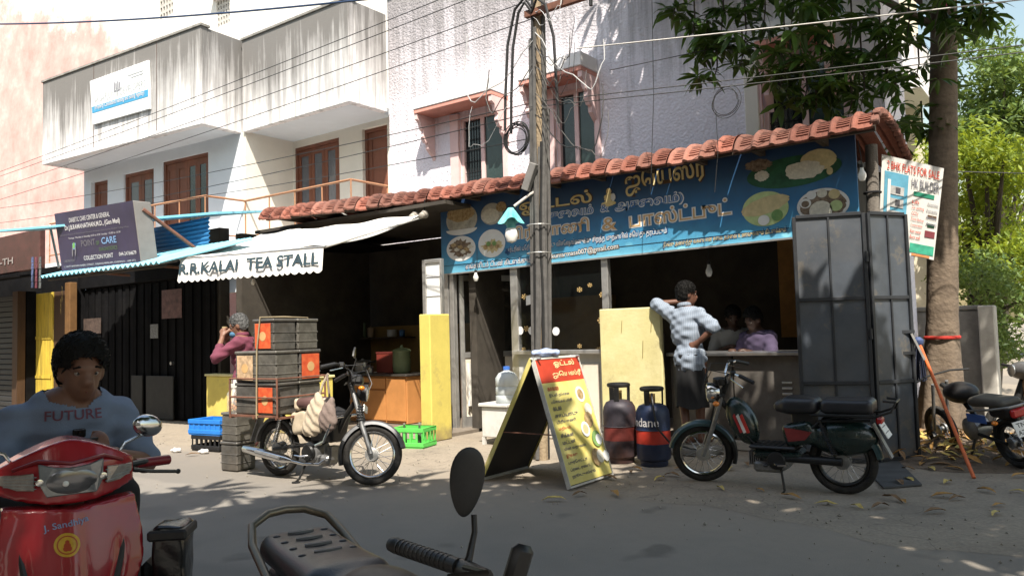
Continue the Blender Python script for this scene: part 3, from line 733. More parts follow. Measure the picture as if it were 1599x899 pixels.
# steel serving counter on the right of the yellow board
cx0, cx1 = kx(1046), kx(1246); zc = kz(1180, 549)
MB().box(cx0, cx1+.05, KY-.14, KY+.5, zc-.04, zc).build('counter_top', M_steel, ez, bevel=.006)
ww = (cx1+.03-cx0)/2
for k in range(2):
    MB().box(cx0+.01+k*ww, cx0+k*ww+ww-.01, KY-.05, KY+.4, .12, zc-.043).build('counter_panel', mat('sooty_steel', (.17,.155,.14), .45, metal=.35, var=.3, scale=3, dirt=.6, dirtcol=(.06,.05,.045), splash=.25), ez, bevel=.005)
for k in range(3):
    zz = .62+k*.06; MB().box(kx(1219), kx(1235), KY-.062, KY-.053, zz, zz+.022).build('vent_slot', M_alu, ez, bevel=.003)
MB().box(cx0-.02, cx1+.03, KY-.09, KY+.3, .012, .117).build('plinth', _M['plinth_cement'], ez, bevel=.01)
# things on the counter inside
def pot(name, label, x, y, z, r, h, m, cat='pot', lid=True, hand=False):
    t = thing(name, label, cat, (x, y, z))
    MB().lathe([(r*.8,0),(r*.97,h*.1),(r,h*.5),(r*.97,h*.92),(r*1.06,h),(r*.94,h*.985),(r*.9,h*.4),(0,h*.3)], 24).build('body', m, t, smooth=True, local=True)
    if lid: MB().lathe([(r*1.02,h*1.005),(r*.9,h*1.06),(r*.2,h*1.15),(r*.12,h*1.25),(0,h*1.27)], 24).build('lid', m, t, smooth=True, local=True)
    if hand: MB().tube([(r*.95,0,h*.85),(r*1.5,0,h*.95),(r*2.6,-.05,h*1.0)], .012, 8).build('handle', M_dark, t, smooth=True, local=True)
    return t
# yellow display board
ybx0, ybx1 = kx(951), kx(1046)
yb = thing('yellow_board', 'worn yellow painted board under the leaning man arm', 'board', ((ybx0+ybx1)/2, KY-.2, 0))
MB().box(ybx0, ybx1, KY-.24, KY-.18, .12, kz(1000, 481)).build('panel', M_yellow, yb, bevel=.012)
MB().box(ybx0+.02, ybx0+.08, KY-.18, KY-.12, .007, 1.3).build('leg', M_wood, yb); MB().box(ybx1-.08, ybx1-.02, KY-.18, KY-.12, .007, 1.3).build('leg', M_wood, yb)
for (px, py, l) in ((970, 510, .14), (1016, 510, .12), (1003, 545, .2)):
    c = at(px, py, KY-.243); MB().bar((c.x, c.y, c.z-l/2), (c.x+.012, c.y, c.z+l/2), .008, .004).build('scratch', mat('scratch_brown', (.22,.16,.05), .9), yb)

# ------------------------------------------------------------------ blue name banner over the eatery
BY = KY-.06
bx0, bx1 = at(690, 420, BY).x, at(1341, 330, BY).x
bz0l, bz0r, bz1 = at(690, 428, BY).z, at(1232, 368, BY).z, 3.32
def banner_mat():
    m, n, L, b = nodes_of('printed_blue_banner'); g = n.new('ShaderNodeNewGeometry'); sp = n.new('ShaderNodeSeparateXYZ'); L.new(g.outputs['Position'], sp.inputs[0])
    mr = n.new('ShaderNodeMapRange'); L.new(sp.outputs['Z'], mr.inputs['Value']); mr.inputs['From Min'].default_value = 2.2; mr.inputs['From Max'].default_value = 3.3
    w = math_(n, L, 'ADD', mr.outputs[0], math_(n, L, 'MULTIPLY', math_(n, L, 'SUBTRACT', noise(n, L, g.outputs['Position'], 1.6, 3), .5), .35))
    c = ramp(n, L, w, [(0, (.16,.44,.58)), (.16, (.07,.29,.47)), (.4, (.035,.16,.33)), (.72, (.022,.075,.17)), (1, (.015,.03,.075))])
    wv = n.new('ShaderNodeTexVoronoi'); wv.inputs['Scale'].default_value = 2.6; mp = n.new('ShaderNodeMapping'); mp.inputs['Scale'].default_value = (1.2,1,2.2); mp.inputs['Rotation'].default_value = (0,.7,0); L.new(g.outputs['Position'], mp.inputs['Vector']); L.new(mp.outputs[0], wv.inputs['Vector'])
    lf = math_(n, L, 'MULTIPLY', ramp(n, L, wv.outputs['Distance'], [(.16,(1,1,1)),(.22,(0,0,0))]), ramp(n, L, mr.outputs[0], [(.08,(1,1,1)),(.2,(0,0,0))]))
    c = mixc(n, L, lf, c, (.25,.60,.72)); gr = noise(n, L, g.outputs['Position'], 9, 6, .7)
    c = mixc(n, L, ramp(n, L, gr, [(.5,(0,0,0)),(.8,(.35,.35,.35))]), c, (.06,.07,.08)); L.new(c, b.inputs['Base Color']); b.inputs['Roughness'].default_value = .42
    bp = n.new('ShaderNodeBump'); bp.inputs['Strength'].default_value = .25; bp.inputs['Distance'].default_value = .03; mp2 = n.new('ShaderNodeMapping'); mp2.inputs['Scale'].default_value = (3,3,.6); L.new(g.outputs['Position'], mp2.inputs['Vector']); L.new(noise(n, L, mp2.outputs[0], 1.4, 3), bp.inputs['Height']); L.new(bp.outputs[0], b.inputs['Normal'])
    return m
bn = thing('banner', 'long blue printed banner with Tamil lettering and dish pictures over the eatery', 'banner', ((bx0+bx1)/2, BY, bz0l))
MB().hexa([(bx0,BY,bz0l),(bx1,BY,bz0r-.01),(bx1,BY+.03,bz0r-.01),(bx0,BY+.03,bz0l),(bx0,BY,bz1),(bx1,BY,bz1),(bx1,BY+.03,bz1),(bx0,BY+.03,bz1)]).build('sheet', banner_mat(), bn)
MB().bar((bx0-.02,BY-.012,bz0l-.012),(bx1,BY-.012,bz0r-.022),.02,.02).build('edge_strip', M_alu, bn)
l1, l2 = at(690, 416, BY-.003), at(1232, 356, BY-.003)
MB().bar((l1.x+.02,BY-.003,l1.z),(l2.x,BY-.003,l2.z),.002,.006).build('printed_line', mat('print_black', (.01,.01,.015), .6), bn)
T_gold = mat('print_gold', (.66,.50,.20), .5, var=.25, scale=10, col2=(.80,.68,.38)); T_white = mat('print_white', (.72,.72,.70), .5, var=.06); T_navy = mat('print_navy', (.02,.05,.16), .5)
T_orange = mat('print_tan', (.58,.36,.16), .5, var=.15); T_brown = mat('print_brown', (.10,.05,.02), .5); T_blue = mat('print_blue', (.05,.16,.40), .5)
def btext(body, x0, y0, x1, y1, hpx, m, outline=None, ob=.035, bold=.0, Y=BY, par=bn, lift=.004, name='lettering'):
    """line of print from pixel (x0,y0) to (x1,y1) along its baseline; hpx = cap height in photo pixels near the middle"""
    p, q = at(x0, y0, Y), at(x1, y1, Y); mid = ((x0+x1)/2, (y0+y1)/2); h = (at(mid[0], mid[1]-hpx, Y)-at(mid[0], mid[1], Y)).z
    w = (q-p).length; u = (q-p).normalized(); n_ = Vector((0,-1,0)); v = n_.cross(u).normalized()
    if outline: text(name+'_outline', body, outline, par, p-u*.014-v*.014, u, v, h+.028, w+.028, lift, ob+bold)
    return text(name, body, m, par, p, u, v, h, w, lift+(.004 if outline else 0), bold)
btext('ஓட்டல்', 812, 338, 925, 323, 27, T_gold, T_brown, .02, .02)
btext('ஜெயஸ்ரீ', 978, 308, 1106, 285, 42, T_gold, T_brown, .02, .02)
btext('(சைவம்  &  அசைவம்)', 855, 346, 1067, 317, 17, T_blue, T_white, .055)
btext('பிரியாணி', 798, 379, 920, 365, 25, T_orange, T_white, .06, .0)
btext('&', 941, 360, 963, 358, 19, T_orange, T_white, .06, .0)
btext('பாஸ்ட்புட்', 984, 355, 1142, 334, 24, T_orange, T_white, .06, .0)
btext('ஆர்டரின் பேரில் வரும் வீட்டு விசேஷங்களுக்கு சிறந்த முறையில் செய்து தரப்படும்', 790, 397, 1042, 367, 12, T_white, T_navy, .03)
btext('எங்களிடம் டிபன் கிடைக்கும் 07904', 728, 420, 850, 407, 9, T_white, T_navy, .03)
btext('okkumarmass007@gmail.com', 853, 407, 966, 390, 10, T_white, T_brown, .03)
btext('இங்கு அனைத்து வகையான சைவ அசைவ உணவுகளும் கிடைக்கும்', 1037, 388, 1228, 364, 10, T_gold, T_navy, .02)
def pdisc(par, name, px, py, rx, ry, m, lift, Y=BY, ang=0, wob=0, seed=0, a0=0, a1=2*PI):
    c = at(px, py, Y); sx = (at(px+1, py, Y)-c).length; sz = (at(px, py-1, Y)-c).length; n_ = 40; rnd = random.Random(seed)
    vs = [(c.x, Y-lift, c.z)]
    for k in range(n_+1):
        a_ = a0+(a1-a0)*k/n_; w = 1+wob*(rnd.random()-.5); x, z = rx*w*math.cos(a_), ry*w*math.sin(a_)
        vs.append((c.x+(x*math.cos(ang)-z*math.sin(ang))*sx, Y-lift, c.z+(x*math.sin(ang)+z*math.cos(ang)+.0)*sz + (x*math.cos(ang))*sx*.0))
    return MB().add(vs, [(0, k, k+1) for k in range(1, n_+1)]).build(name, m, par)
F_steel = mat('print_steel', (.42,.40,.34), .5, var=.4, scale=9); F_food = mat('print_food', (.20,.11,.04), .5, var=.7, scale=30, col2=(.55,.42,.22)); F_plate = mat('print_plate', (.70,.69,.66), .5, var=.08)
F_green = mat('print_leaf', (.10,.22,.07), .5, var=.4, scale=8, col2=(.24,.36,.12)); F_dkleaf = mat('print_dark_leaf', (.02,.09,.04), .5, var=.5, scale=6); F_rice = mat('print_rice', (.62,.58,.48), .5, var=.2, scale=40); F_dosa = mat('print_dosa', (.55,.45,.24), .5, var=.2, scale=12)
F_dark = mat('print_dark_food', (.06,.035,.02), .5, var=.8, scale=25, col2=(.30,.22,.15)); F_mint = mat('print_lime', (.45,.55,.25), .5, var=.2, scale=10)
d1 = pdisc(bn, 'dish_print', 721, 343, 24, 24, F_steel, .004); pdisc(d1, 'food_print', 720, 334, 21, 12, F_food, .007, wob=.15); pdisc(d1, 'rim_print', 721, 358, 24, 9, F_plate, .006, a0=PI, a1=2*PI)
d1 = pdisc(bn, 'dish_print', 768, 334, 17, 17, F_steel, .004); pdisc(d1, 'food_print', 766, 337, 14, 11, F_rice, .007, wob=.1); pdisc(d1, 'food_print', 783, 323, 8, 8, F_food, .006)
d1 = pdisc(bn, 'dish_print', 720, 388, 22.5, 19.5, F_plate, .004); pdisc(d1, 'food_print', 720, 387, 17, 12, F_dark, .007, wob=.5, seed=3)
for k in range(6): pdisc(d1, 'food_print', 709+k*5, 383+(k*7 % 11), 4, 3, F_rice if k % 2 else F_food, .010, wob=.4, seed=k)
d1 = pdisc(bn, 'dish_print', 768, 380, 21, 22, F_plate, .004); pdisc(d1, 'food_print', 768, 384, 14, 9, F_dosa, .007, wob=.6, seed=5)
for k in range(5): pdisc(d1, 'food_print', 759+k*4.5, 383-(k*5 % 9)+3, 3.5, 4, F_green if k % 2 else F_food, .010, wob=.4, seed=k+9)
d1 = pdisc(bn, 'dish_print', 1238, 268, 74, 24, F_dkleaf, .004, ang=.03); pdisc(d1, 'food_print', 1278, 250, 28, 17, F_dosa, .007, wob=.05); pdisc(d1, 'food_print', 1255, 266, 30, 14, F_rice, .010, wob=.18, seed=2); pdisc(d1, 'food_print', 1190, 275, 11, 8, F_rice, .007, wob=.2); pdisc(d1, 'food_print', 1185, 258, 20, 9, F_dark, .006, wob=.3); pdisc(d1, 'food_print', 1296, 267, 5, 6, F_dosa, .008)
d1 = pdisc(bn, 'dish_print', 1195, 326, 36, 27, F_mint, .004); pdisc(d1, 'food_print', 1195, 321, 38, 13, F_dosa, .007, ang=.22, wob=.08); pdisc(d1, 'food_print', 1193, 344, 9, 8, F_plate, .010); pdisc(d1, 'food_print', 1214, 336, 9, 9, F_green, .009)
d1 = pdisc(bn, 'dish_print', 1285, 320, 41, 26, F_plate, .004); pdisc(d1, 'food_print', 1285, 320, 36, 22, F_dark, .007, wob=.08)
for px, py, r, m_ in ((1267,305,8,F_plate),(1284,302,8,F_rice),(1303,303,9,F_dosa),(1258,318,9,F_plate),(1258,319,6,F_dark),(1306,321,10,F_mint),(1282,329,18,F_rice)):
    pdisc(d1, 'food_print', px, py, r, r*.85, m_, .010 if m_ is not F_dark else .013)
# little gilt seated figure printed between the two words
em = pdisc(bn, 'emblem_print', 951, 309, 7, 7, T_gold, .006, wob=.3)
pdisc(em, 'emblem_detail', 951, 299, 4, 5, T_gold, .009, wob=.1); pdisc(em, 'emblem_detail', 951, 318, 11, 4, T_gold, .008, wob=.2); pdisc(em, 'emblem_detail', 958, 308, 3.5, 6, T_white, .010, wob=.3)

# ------------------------------------------------------------------ folding steel gate leaves
M_gate = mat('charcoal_gate_paint', (.055,.064,.078), .42, var=.3, scale=2.5, dirt=.5, dirtcol=(.10,.095,.09), bump=.06, bscale=8, spec=.5, splash=.25)
M_gate2 = mat('charcoal_gate_bars', (.022,.024,.028), .5, var=.3, scale=5)
gt = thing('folding_gate', 'charcoal sheet steel folding gate leaves standing open beside the counter', 'gate', tuple(gd(1372, 725)))
gz1 = 2.52
c0 = gd(1372, 725); topc = 0
def gate_leaf(p, q, zt, divs):
    d = (q-p); Ln = d.length; d.normalize(); nrm = Vector((d.y, -d.x, 0))
    def gb(mb, s0, s1, z0, z1, o0, o1):
        P_ = lambda s, o, z: p+d*s+nrm*o+Vector((0,0,z-p.z)); return mb.hexa([P_(s0,o0,z0),P_(s1,o0,z0),P_(s1,o1,z0),P_(s0,o1,z0),P_(s0,o0,z1),P_(s1,o0,z1),P_(s1,o1,z1),P_(s0,o1,z1)])
    zs_ = [.04, .78, 1.60, zt]
    f = MB(); gb(f, 0, .035, .02, zt, -.02, .025); gb(f, Ln-.035, Ln, .02, zt, -.02, .025)
    fo = f.build('gate_stile', M_gate2, gt, bevel=.004)
    for z in zs_: r_ = MB(); gb(r_, .036, Ln-.036, z-.018, z+.018, -.015, .022); r_.build('gate_rail', M_gate2, gt, bevel=.004)
    for i in range(3):
        for k in range(divs):
            w = (Ln-.07)/divs; pn = MB(); gb(pn, .036+k*w, .036+(k+1)*w-.004, zs_[i]+.019, zs_[i+1]-.019, -.008, .002); pn.build('gate_sheet', M_gate, gt)
            if k: rb = MB(); gb(rb, .036+k*w-.010, .036+k*w+.008, zs_[i]+.02, zs_[i+1]-.02, .004, .018); rb.build('gate_rib', M_gate2, gt)
zt_ = at(1357, 332, c0.y).z
pl = gd(1236, 340, zt_); pl.z = 0; pr_ = gd(1414, 335, zt_); pr_.z = 0
gate_leaf(pl, Vector((c0.x-.004, c0.y, 0)), zt_, 2); gate_leaf(Vector((c0.x+.004, c0.y, 0)), pr_, zt_, 2)
q = Vector((c0.x, c0.y-.03, 0))
for z in (.5, 1.2, 1.95): MB().cyl((q.x, q.y, z), (q.x, q.y, z+.1), .016, 8).build('hinge', M_gate2, gt, smooth=True)
mid = (c0+pr_)/2
for z in (1.05, 1.26): MB().bar(pr_+Vector((-.16,-.16,z)), pr_+Vector((.02,-.03,z)), .035, .03).build('latch_bar', M_gate2, gt)
MB().bar(pr_+Vector((-.0,-.05,1.24)), pr_+Vector((.10,-.02,.98)), .03, .02).build('latch_bolt', M_alu, gt)

# post at the end of the roof and the signboard tied to it
pp = at(1362, 300, 8.75)
t = thing('timber_post', 'grey weathered round post holding up the roof end', 'post', (pp.x, 8.75, 0))
MB().tube([(pp.x-.03, 8.75, .008), (pp.x-.02, 8.75, 1.5), (pp.x+.01, 8.77, 3.2)], [.075, .07, .06], 12).build('pole', mat('grey_timber', (.16,.14,.12), .9, var=.4, scale=4, stretch=(6,6,.6), bump=.4), t, smooth=True)
MB().torus(.078, .012, (pp.x, 8.76, 2.7), 'z').build('wire_binding', M_dark, t)
SY = 8.95
s0, s1, s2, s3 = at(1377, 241, SY-.03), at(1474, 263, SY+.05), at(1458, 406, SY+.08), at(1372, 390, SY)
fs_ = thing('flats_signboard', 'white flats for sale flex board tilted between post and tree', 'sign', tuple((s0+s1+s2+s3)/4))
M_flex = mat('white_flex', (.72,.70,.66), .5, var=.08, scale=3, dirt=.3, dirtcol=(.45,.42,.38))
def quadbox(p, off, m, name, par, th=.012):
    n_ = (p[1]-p[0]).cross(p[3]-p[0]).normalized(); n_ = n_ if n_.y < 0 else -n_
    a_ = [q+n_*off for q in p]; b_ = [q+n_*(off-th) for q in p]
    return MB().hexa([b_[0],b_[1],b_[2],b_[3],a_[0],a_[1],a_[2],a_[3]]).build(name, m, par)
FQ = [s0, s1, s2, s3]
def fq(u, v):      # v down
    return (s0*(1-u)+s1*u)*(1-v) + (s3*(1-u)+s2*u)*v
quadbox(FQ, 0, M_flex, 'flex_sheet', fs_)
def patch(u0, u1, v0, v1, m, name, off=.004, par=None): return quadbox([fq(u0,v0), fq(u1,v0), fq(u1,v1), fq(u0,v1)], off, m, name, par or fs_, .003)
ph = patch(.06, .46, .16, .92, mat('print_sky', (.12,.36,.50), .5, var=.3, scale=3), 'photo_print')
for k in range(4):
    patch(.17, .40, .30+k*.13, .39+k*.13, mat('print_block', (.45,.45,.44), .5, var=.3, scale=20), 'photo_floor', .008, ph); patch(.26, .34, .31+k*.13, .37+k*.13, mat('print_shade', (.09,.09,.10), .5), 'photo_window', .011, ph)
patch(.12, .17, .24, .9, T_white, 'photo_wall', .008, ph)
patch(.56, .90, .31, .355, mat('print_green', (.03,.24,.15), .5), 'green_strip'); patch(.56, .98, .86, .96, mat('print_green2', (.06,.40,.26), .5, var=.4, scale=8), 'green_strip'); patch(.60, .92, .97, .992, mat('print_orange', (.7,.28,.1), .5), 'orange_strip')
patch(.80, .97, .70, .77, mat('print_maroon', (.22,.05,.06), .5), 'logo_block'); patch(.82, .97, .53, .56, T_brown, 'logo_block'); patch(.83, .95, .62, .66, F_dkleaf, 'logo_block')
ux, uy = (s1-s0).normalized(), (s0-s3).normalized(); T_red = mat('print_red', (.55,.06,.03), .5); T_grey = mat('print_grey', (.22,.22,.25), .5)
def stext(body, u0, u1, v, hh, m, name='lettering'):
    a_, b_ = fq(u0, v), fq(u1, v); return text(name, body, m, fs_, a_, (b_-a_).normalized(), uy, hh, (b_-a_).length, .008, .01)
stext('2 BHK FLATS FOR SALE', .10, .95, .135, .085, T_red); stext('HK BUILDER', .52, .97, .28, .10, T_grey)
for k, w in enumerate(('Lift', 'Car parking', 'CCTV', 'Power Backup', 'Corporation', 'Rain water', 'Bore well')): stext(w, .55, .62+.012*len(w), .44+k*.062, .035, T_red)
for k, w in enumerate(('Amenities', 'Fenesta', 'finolex', 'Asian')): stext(w, .80, .98, .43+k*.07, .03, T_grey)
# ------------------------------------------------------------------ tea stall
M_orange = mat('orange_laminate', (.50,.22,.07), .55, var=.15, scale=3, dirt=.3, dirtcol=(.2,.1,.04))
M_canvas = mat('white_canvas', (.78,.76,.72), .85, var=.06, scale=4, bump=.15, bscale=12, dirt=.2, dirtcol=(.5,.47,.42))
TY = 8.2
ts = thing('tea_stall', 'open dark tea stall with yellow walls behind the loaded moped', 'shop', (-9.2, TY, 0))
px1 = at(656, 600, 7.5).x
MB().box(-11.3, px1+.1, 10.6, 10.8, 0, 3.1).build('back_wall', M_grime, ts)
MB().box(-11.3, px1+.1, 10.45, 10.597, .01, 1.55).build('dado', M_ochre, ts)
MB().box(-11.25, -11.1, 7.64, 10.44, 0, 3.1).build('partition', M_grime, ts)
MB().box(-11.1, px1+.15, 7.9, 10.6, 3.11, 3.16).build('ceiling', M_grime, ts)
MB().box(px1-.02, px1+.10, 8.56, 10.44, 0, 3.1).build('partition', M_grime, ts)
MB().box(-11.1, px1+.1, 8.0, 10.44, .009, .05).build('floor', _M['worn_floor'], ts)
# shelf on the back wall with its row of vessels
MB().box(at(505,525,10.3).x, at(640,525,10.3).x, 10.15, 10.447, at(570,527,10.3).z-.03, at(570,527,10.3).z).build('shelf', M_wood, ts)
# yellow pillar at the right of the stall
yp0, yp1 = gd(657, 694), gd(689, 690)
yq = at(656, 600, 7.45).x; yr = at(673, 600, 7.45).x+.03; yd_ = 7.5
while at(704, 600, yd_).x > yr-.03 and yd_ < 8.4: yd_ += .02
yp = thing('yellow_pillar', 'bright yellow low pillar wall between tea stall and eatery door', 'pillar', ((yq+yr)/2, 7.7, 0))
zt = at(672, 490, 7.45).z
MB().box(yq, yr-.03, 7.45, yd_, .007, zt).build('wall', M_yellow2, yp, bevel=.012)
pf = thing('white_notice_frame', 'narrow aluminium frame with white sheet above the yellow pillar', 'frame', ((yq+yr)/2, 7.9, zt))
fz0, fz1 = zt+.005, at(675, 405, 7.9).z
fx0, fx1 = at(661, 450, 7.9).x, at(691, 450, 7.9).x
f = MB(); f.box(fx0, fx0+.06, 7.88, 7.94, fz0, fz1).box(fx1-.03, fx1, 7.88, 7.94, fz0, fz1).box(fx0+.06, fx1-.03, 7.88, 7.94, fz1-.05, fz1); f.build('frame', M_alu, pf, bevel=.004)
MB().box(fx0+.062, fx1-.032, 7.90, 7.915, fz0, fz1-.052).build('white_sheet', mat('white_sheet', (.74,.74,.73), .6, var=.05), pf)
for z in (.35, .72): MB().box(fx0+.065, fx1-.035, 7.893, 7.898, fz0+z*.7, fz0+z*.7+.006).build('fold_line', T_grey, pf)
# orange cabinet
c0_ = at(545, 600, 8.45); c1_ = at(634, 600, 8.45); zk = at(600, 584, 8.45).z
oc = thing('orange_cabinet', 'orange laminate tea counter with drawer and cupboard doors', 'cabinet', ((c0_.x+c1_.x)/2, 8.5, 0))
MB().box(c0_.x, c1_.x, 8.47, 9.0, .06, zk-.03).build('carcass', M_orange, oc, bevel=.006)
MB().box(c0_.x-.05, c1_.x+.03, 8.42, 9.03, zk-.03, zk).build('counter_top', mat('dark_granite', (.05,.045,.04), .3, var=.5, scale=40), oc, bevel=.006)
xm = at(602, 600, 8.45).x
MB().box(c0_.x+.02, xm-.012, 8.448, 8.468, zk-.22, zk-.06).build('drawer', M_orange, oc, bevel=.004)
MB().box(c0_.x+.02, xm-.012, 8.448, 8.468, .1, zk-.25).build('cupboard_door', M_orange, oc, bevel=.004); MB().box(xm+.008, c1_.x-.02, 8.448, 8.468, .1, zk-.06).build('cupboard_door', M_orange, oc, bevel=.004)
MB().box((c0_.x+xm)/2-.07, (c0_.x+xm)/2+.07, 8.43, 8.446, zk-.15, zk-.13).build('handle', M_dark, oc)
def onc(px): return at(px, 580, 8.7).x
pot('saucepan', 'dented steel saucepan on the orange tea counter', onc(565), 8.72, zk+.002, .13, .18, M_steel, 'saucepan', True, True)
pot('tea_kettle', 'small steel pot beside the saucepan on the tea counter', onc(585), 8.6, zk+.002, .06, .10, M_steel)
pot('milk_can', 'greenish plastic drum at the right end of the tea counter', onc(624), 8.75, zk+.002, .14, .34, mat('green_plastic', (.12,.15,.08), .4), 'drum')
bx_ = thing('biscuit_box', 'dark red box standing behind the pots on the tea counter', 'box', (onc(596), 8.85, zk+.002)); MB().box(-.22,.14,-.05,.06,0,.30).build('carton', mat('red_carton', (.18,.03,.02), .6), bx_, local=True, bevel=.006); MB().box(-.225,.145,-.055,.065,.301,.325).build('lid', mat('red_carton_lid', (.14,.025,.02), .6), bx_, local=True)
shz = at(570,527,10.3).z
for k, (px, r, h, m_, nm) in enumerate(((527,.05,.12,M_steel,'steel tumbler nearest the left of the back shelf'),(545,.07,.15,mat('copper', (.35,.15,.08), .4, metal=.7),'copper coloured jar on the back shelf'),(568,.05,.26,mat('jar_green', (.09,.13,.08), .3),'tall green bottle on the back shelf'),(579,.06,.17,mat('jar_tan', (.35,.26,.18), .5),'tan jar on the back shelf'),(612,.09,.13,mat('bowl_white', (.5,.5,.48), .4),'white bowl on the back shelf'),(628,.05,.11,mat('tin_blue', (.06,.16,.36), .4),'small blue tin at the right end of the shelf'))):
    pot('shelf_jar', nm, at(px, 520, 10.3).x, 10.3, shz+.002, r, h, m_, 'jar', lid=(k != 4))
# low yellow wall in front of the stall
lw = thing('low_yellow_wall', 'low yellow painted wall behind the man and the loaded moped', 'wall', (-9.6, 7.2, 0))
w0, w1 = at(322, 600, 7.2).x, at(506, 600, 7.2).x; lz = at(322, 587, 7.2).z
MB().box(w0, w1, 7.2, 7.36, .007, lz).build('wall', M_yellow2, lw, bevel=.01)
MB().box(w0-.02, w1+.02, 7.18, 7.38, lz+.002, lz+.035).build('coping', M_yellow, lw, bevel=.006)
# canvas awning with scalloped valance
aw = thing('canvas_awning', 'white canvas awning with scalloped lettered valance over the tea stall', 'awning', (-9, 7, 2.5))
fl, fr = gd(283, 404, 2.56), gd(506, 384, 2.56); bl, br = gd(408, 366, 3.0), gd(656, 336, 3.0)
def cloth(u, v):
    p = (fl*(1-u)+fr*u)*(1-v) + (bl*(1-u)+br*u)*v
    return (p.x, p.y, p.z - .07*math.sin(PI*v) + .012*math.sin(u*22+v*3) + .01*math.sin(u*9))
MB().grid(cloth, 48, 16).build('canvas', M_canvas, aw, smooth=True, thick=.004)
vd = (fr-fl); vL = vd.length; vd.normalize(); vh = .30
def val(u, v):
    p = fl+vd*(vL*u); z = p.z - .02 - v*(vh + (.035*abs(math.sin(u*PI*22)) if v > .99 else 0)); w = .02*math.sin(u*17)*v+.012*math.sin(u*41)*v
    return (p.x-vd.y*-w*0, p.y-.01-w-.05*v, z)
MB().grid(val, 176, 8).build('valance', M_canvas, aw, smooth=True, thick=.003)
T_valance = mat('valance_lettering', (.03,.055,.07), .7, var=.2)
nrm_off = .03
t0 = fl+vd*(vL*.012)+Vector((0,-.05,-.245)); text('lettering', 'R.R.KALAI  TEA STALL', T_valance, aw, t0, vd, (0,.12,1), .165, vL*.975, .022, .03)
MB().tube([fl+Vector((-.03,.0,-.01)), fr+Vector((.03,0,-.01))], .016, 8).build('front_rod', M_alu, aw, smooth=True)
for a_, b_ in ((fl, bl), (fr, br)): MB().tube([a_+Vector((0,0,-.02)), b_+Vector((0,0,-.04))], .014, 6).build('side_rod', M_alu, aw, smooth=True)
c = at(395, 440, 7.0)
# ------------------------------------------------------------------ blue sheet awning and shuttered shops further left
M_blue = mat('blue_sheet', (.045,.22,.46), .5, var=.12, scale=3, dirt=.3, dirtcol=(.12,.2,.28), spec=.4)
M_cyan = mat('pale_blue_sheet', (.20,.52,.66), .55, var=.1, scale=3, dirt=.25, dirtcol=(.3,.36,.4))
M_shut = mat('black_shutter', (.006,.006,.007), .9, spec=.08, var=.4, scale=4, dirt=.3, dirtcol=(.022,.02,.018), objvar=.4)
ba = thing('blue_sheet_awning', 'pale blue corrugated sheet awning under the clinic sign', 'awning', (-12.5, 6.5, 2.5))
f0, f1 = gd(62, 433, 2.5), gd(287, 405, 2.5); ff1 = f0+(f1-f0)*.86
b0 = f0+Vector((.1, 1.5, .42)); b1 = gd(398, 372, 2.85)
def sheet(u, v):
    p = (f0*(1-u)+ff1*u)*(1-v) + (b0*(1-u)+b1*u)*v; return (p.x, p.y, p.z+.022*math.sin(u*2*PI*26))
MB().grid(sheet, 208, 3).build('corrugated_sheet', M_cyan, ba, smooth=True, thick=.004)
MB().tube([f0+Vector((.05,.12,-.04)), ff1+Vector((-.05,.12,-.04))], .02, 6).build('purlin', M_wood, ba)
def sheet2(u, v):
    x = b0.x+(b1.x-b0.x)*u*.70; y = b0.y+(b1.y-b0.y)*u*.70; return (x, y-.05-.015*math.sin(v*2*PI*6), b0.z+.02-.05*u+.42*v)
MB().grid(sheet2, 4, 72).build('upright_sheet', M_blue, ba, smooth=True, thick=.004)
e0 = gd(-30, 364, 3.32); e1 = gd(338, 334, 3.32)
MB().hexa([e0, e1, e1+Vector((0,.9,.12)), e0+Vector((0,.9,.12)), e0+Vector((0,0,.035)), e1+Vector((0,0,.035)), e1+Vector((0,.9,.155)), e0+Vector((0,.9,.155))]).build('upper_sheet', M_cyan, ba)
MB().hexa([(-12.6,7.62,2.86),(-9.9,7.62,2.90),(-9.9,10.3,2.93),(-12.6,10.0,2.93),(-12.6,7.62,2.88),(-9.9,7.62,2.92),(-9.9,10.3,2.95),(-12.6,10.0,2.95)]).build('added_shade_sheet', M_shut, ba)  # unseen sheet, added to keep the sun off the tea stall partition
# shuttered shop front
sh = thing('shuttered_shop', 'dark shuttered shop front under the blue sheet awning', 'shop', (-12, 7.3, 0))
sx0, sx1 = at(112, 600, 7.35).x, at(470, 600, 7.6).x
MB().box(sx0, w0-.25, 7.62, 7.8, 0, 3.25).build('wall', M_grime, sh)
MB().box(at(-220,560,7.5).x, sx0-.002, 7.46, 7.6, 0, 3.0).build('wall', M_shut, sh)
nsl = 34
for k in range(nsl):
    x = sx0+.1+k*(w0-.4-sx0)/nsl; MB().box(x, x+(w0-.4-sx0)/nsl-.012, 7.55+(.02 if k % 2 else 0), 7.60, .03, 2.45).build('shutter_slat', M_shut, sh, bevel=.004)
MB().box(sx0, w0-.25, 7.5, 7.618, 2.47, 2.75).build('shutter_box', M_shut, sh, bevel=.01)
pst = MB().box(at(250,475,7.5).x, at(281,475,7.5).x, 7.53, 7.535, at(262,497,7.5).z, at(262,452,7.5).z).build('poster', mat('faded_poster', (.15,.08,.075), .7, var=.5, scale=8), sh)
MB().box(at(128,500,7.5).x, at(155,500,7.5).x, 7.53, 7.535, at(140,521,7.5).z, at(140,497,7.5).z).build('poster', mat('brown_poster', (.08,.055,.045), .7, var=.6, scale=20), sh)
MB().box(at(232,500,7.5).x, at(244,500,7.5).x, 7.53, 7.535, at(238,528,7.5).z, at(238,506,7.5).z).build('sticker', mat('grey_sticker', (.2,.2,.2), .7, var=.6, scale=40), sh)
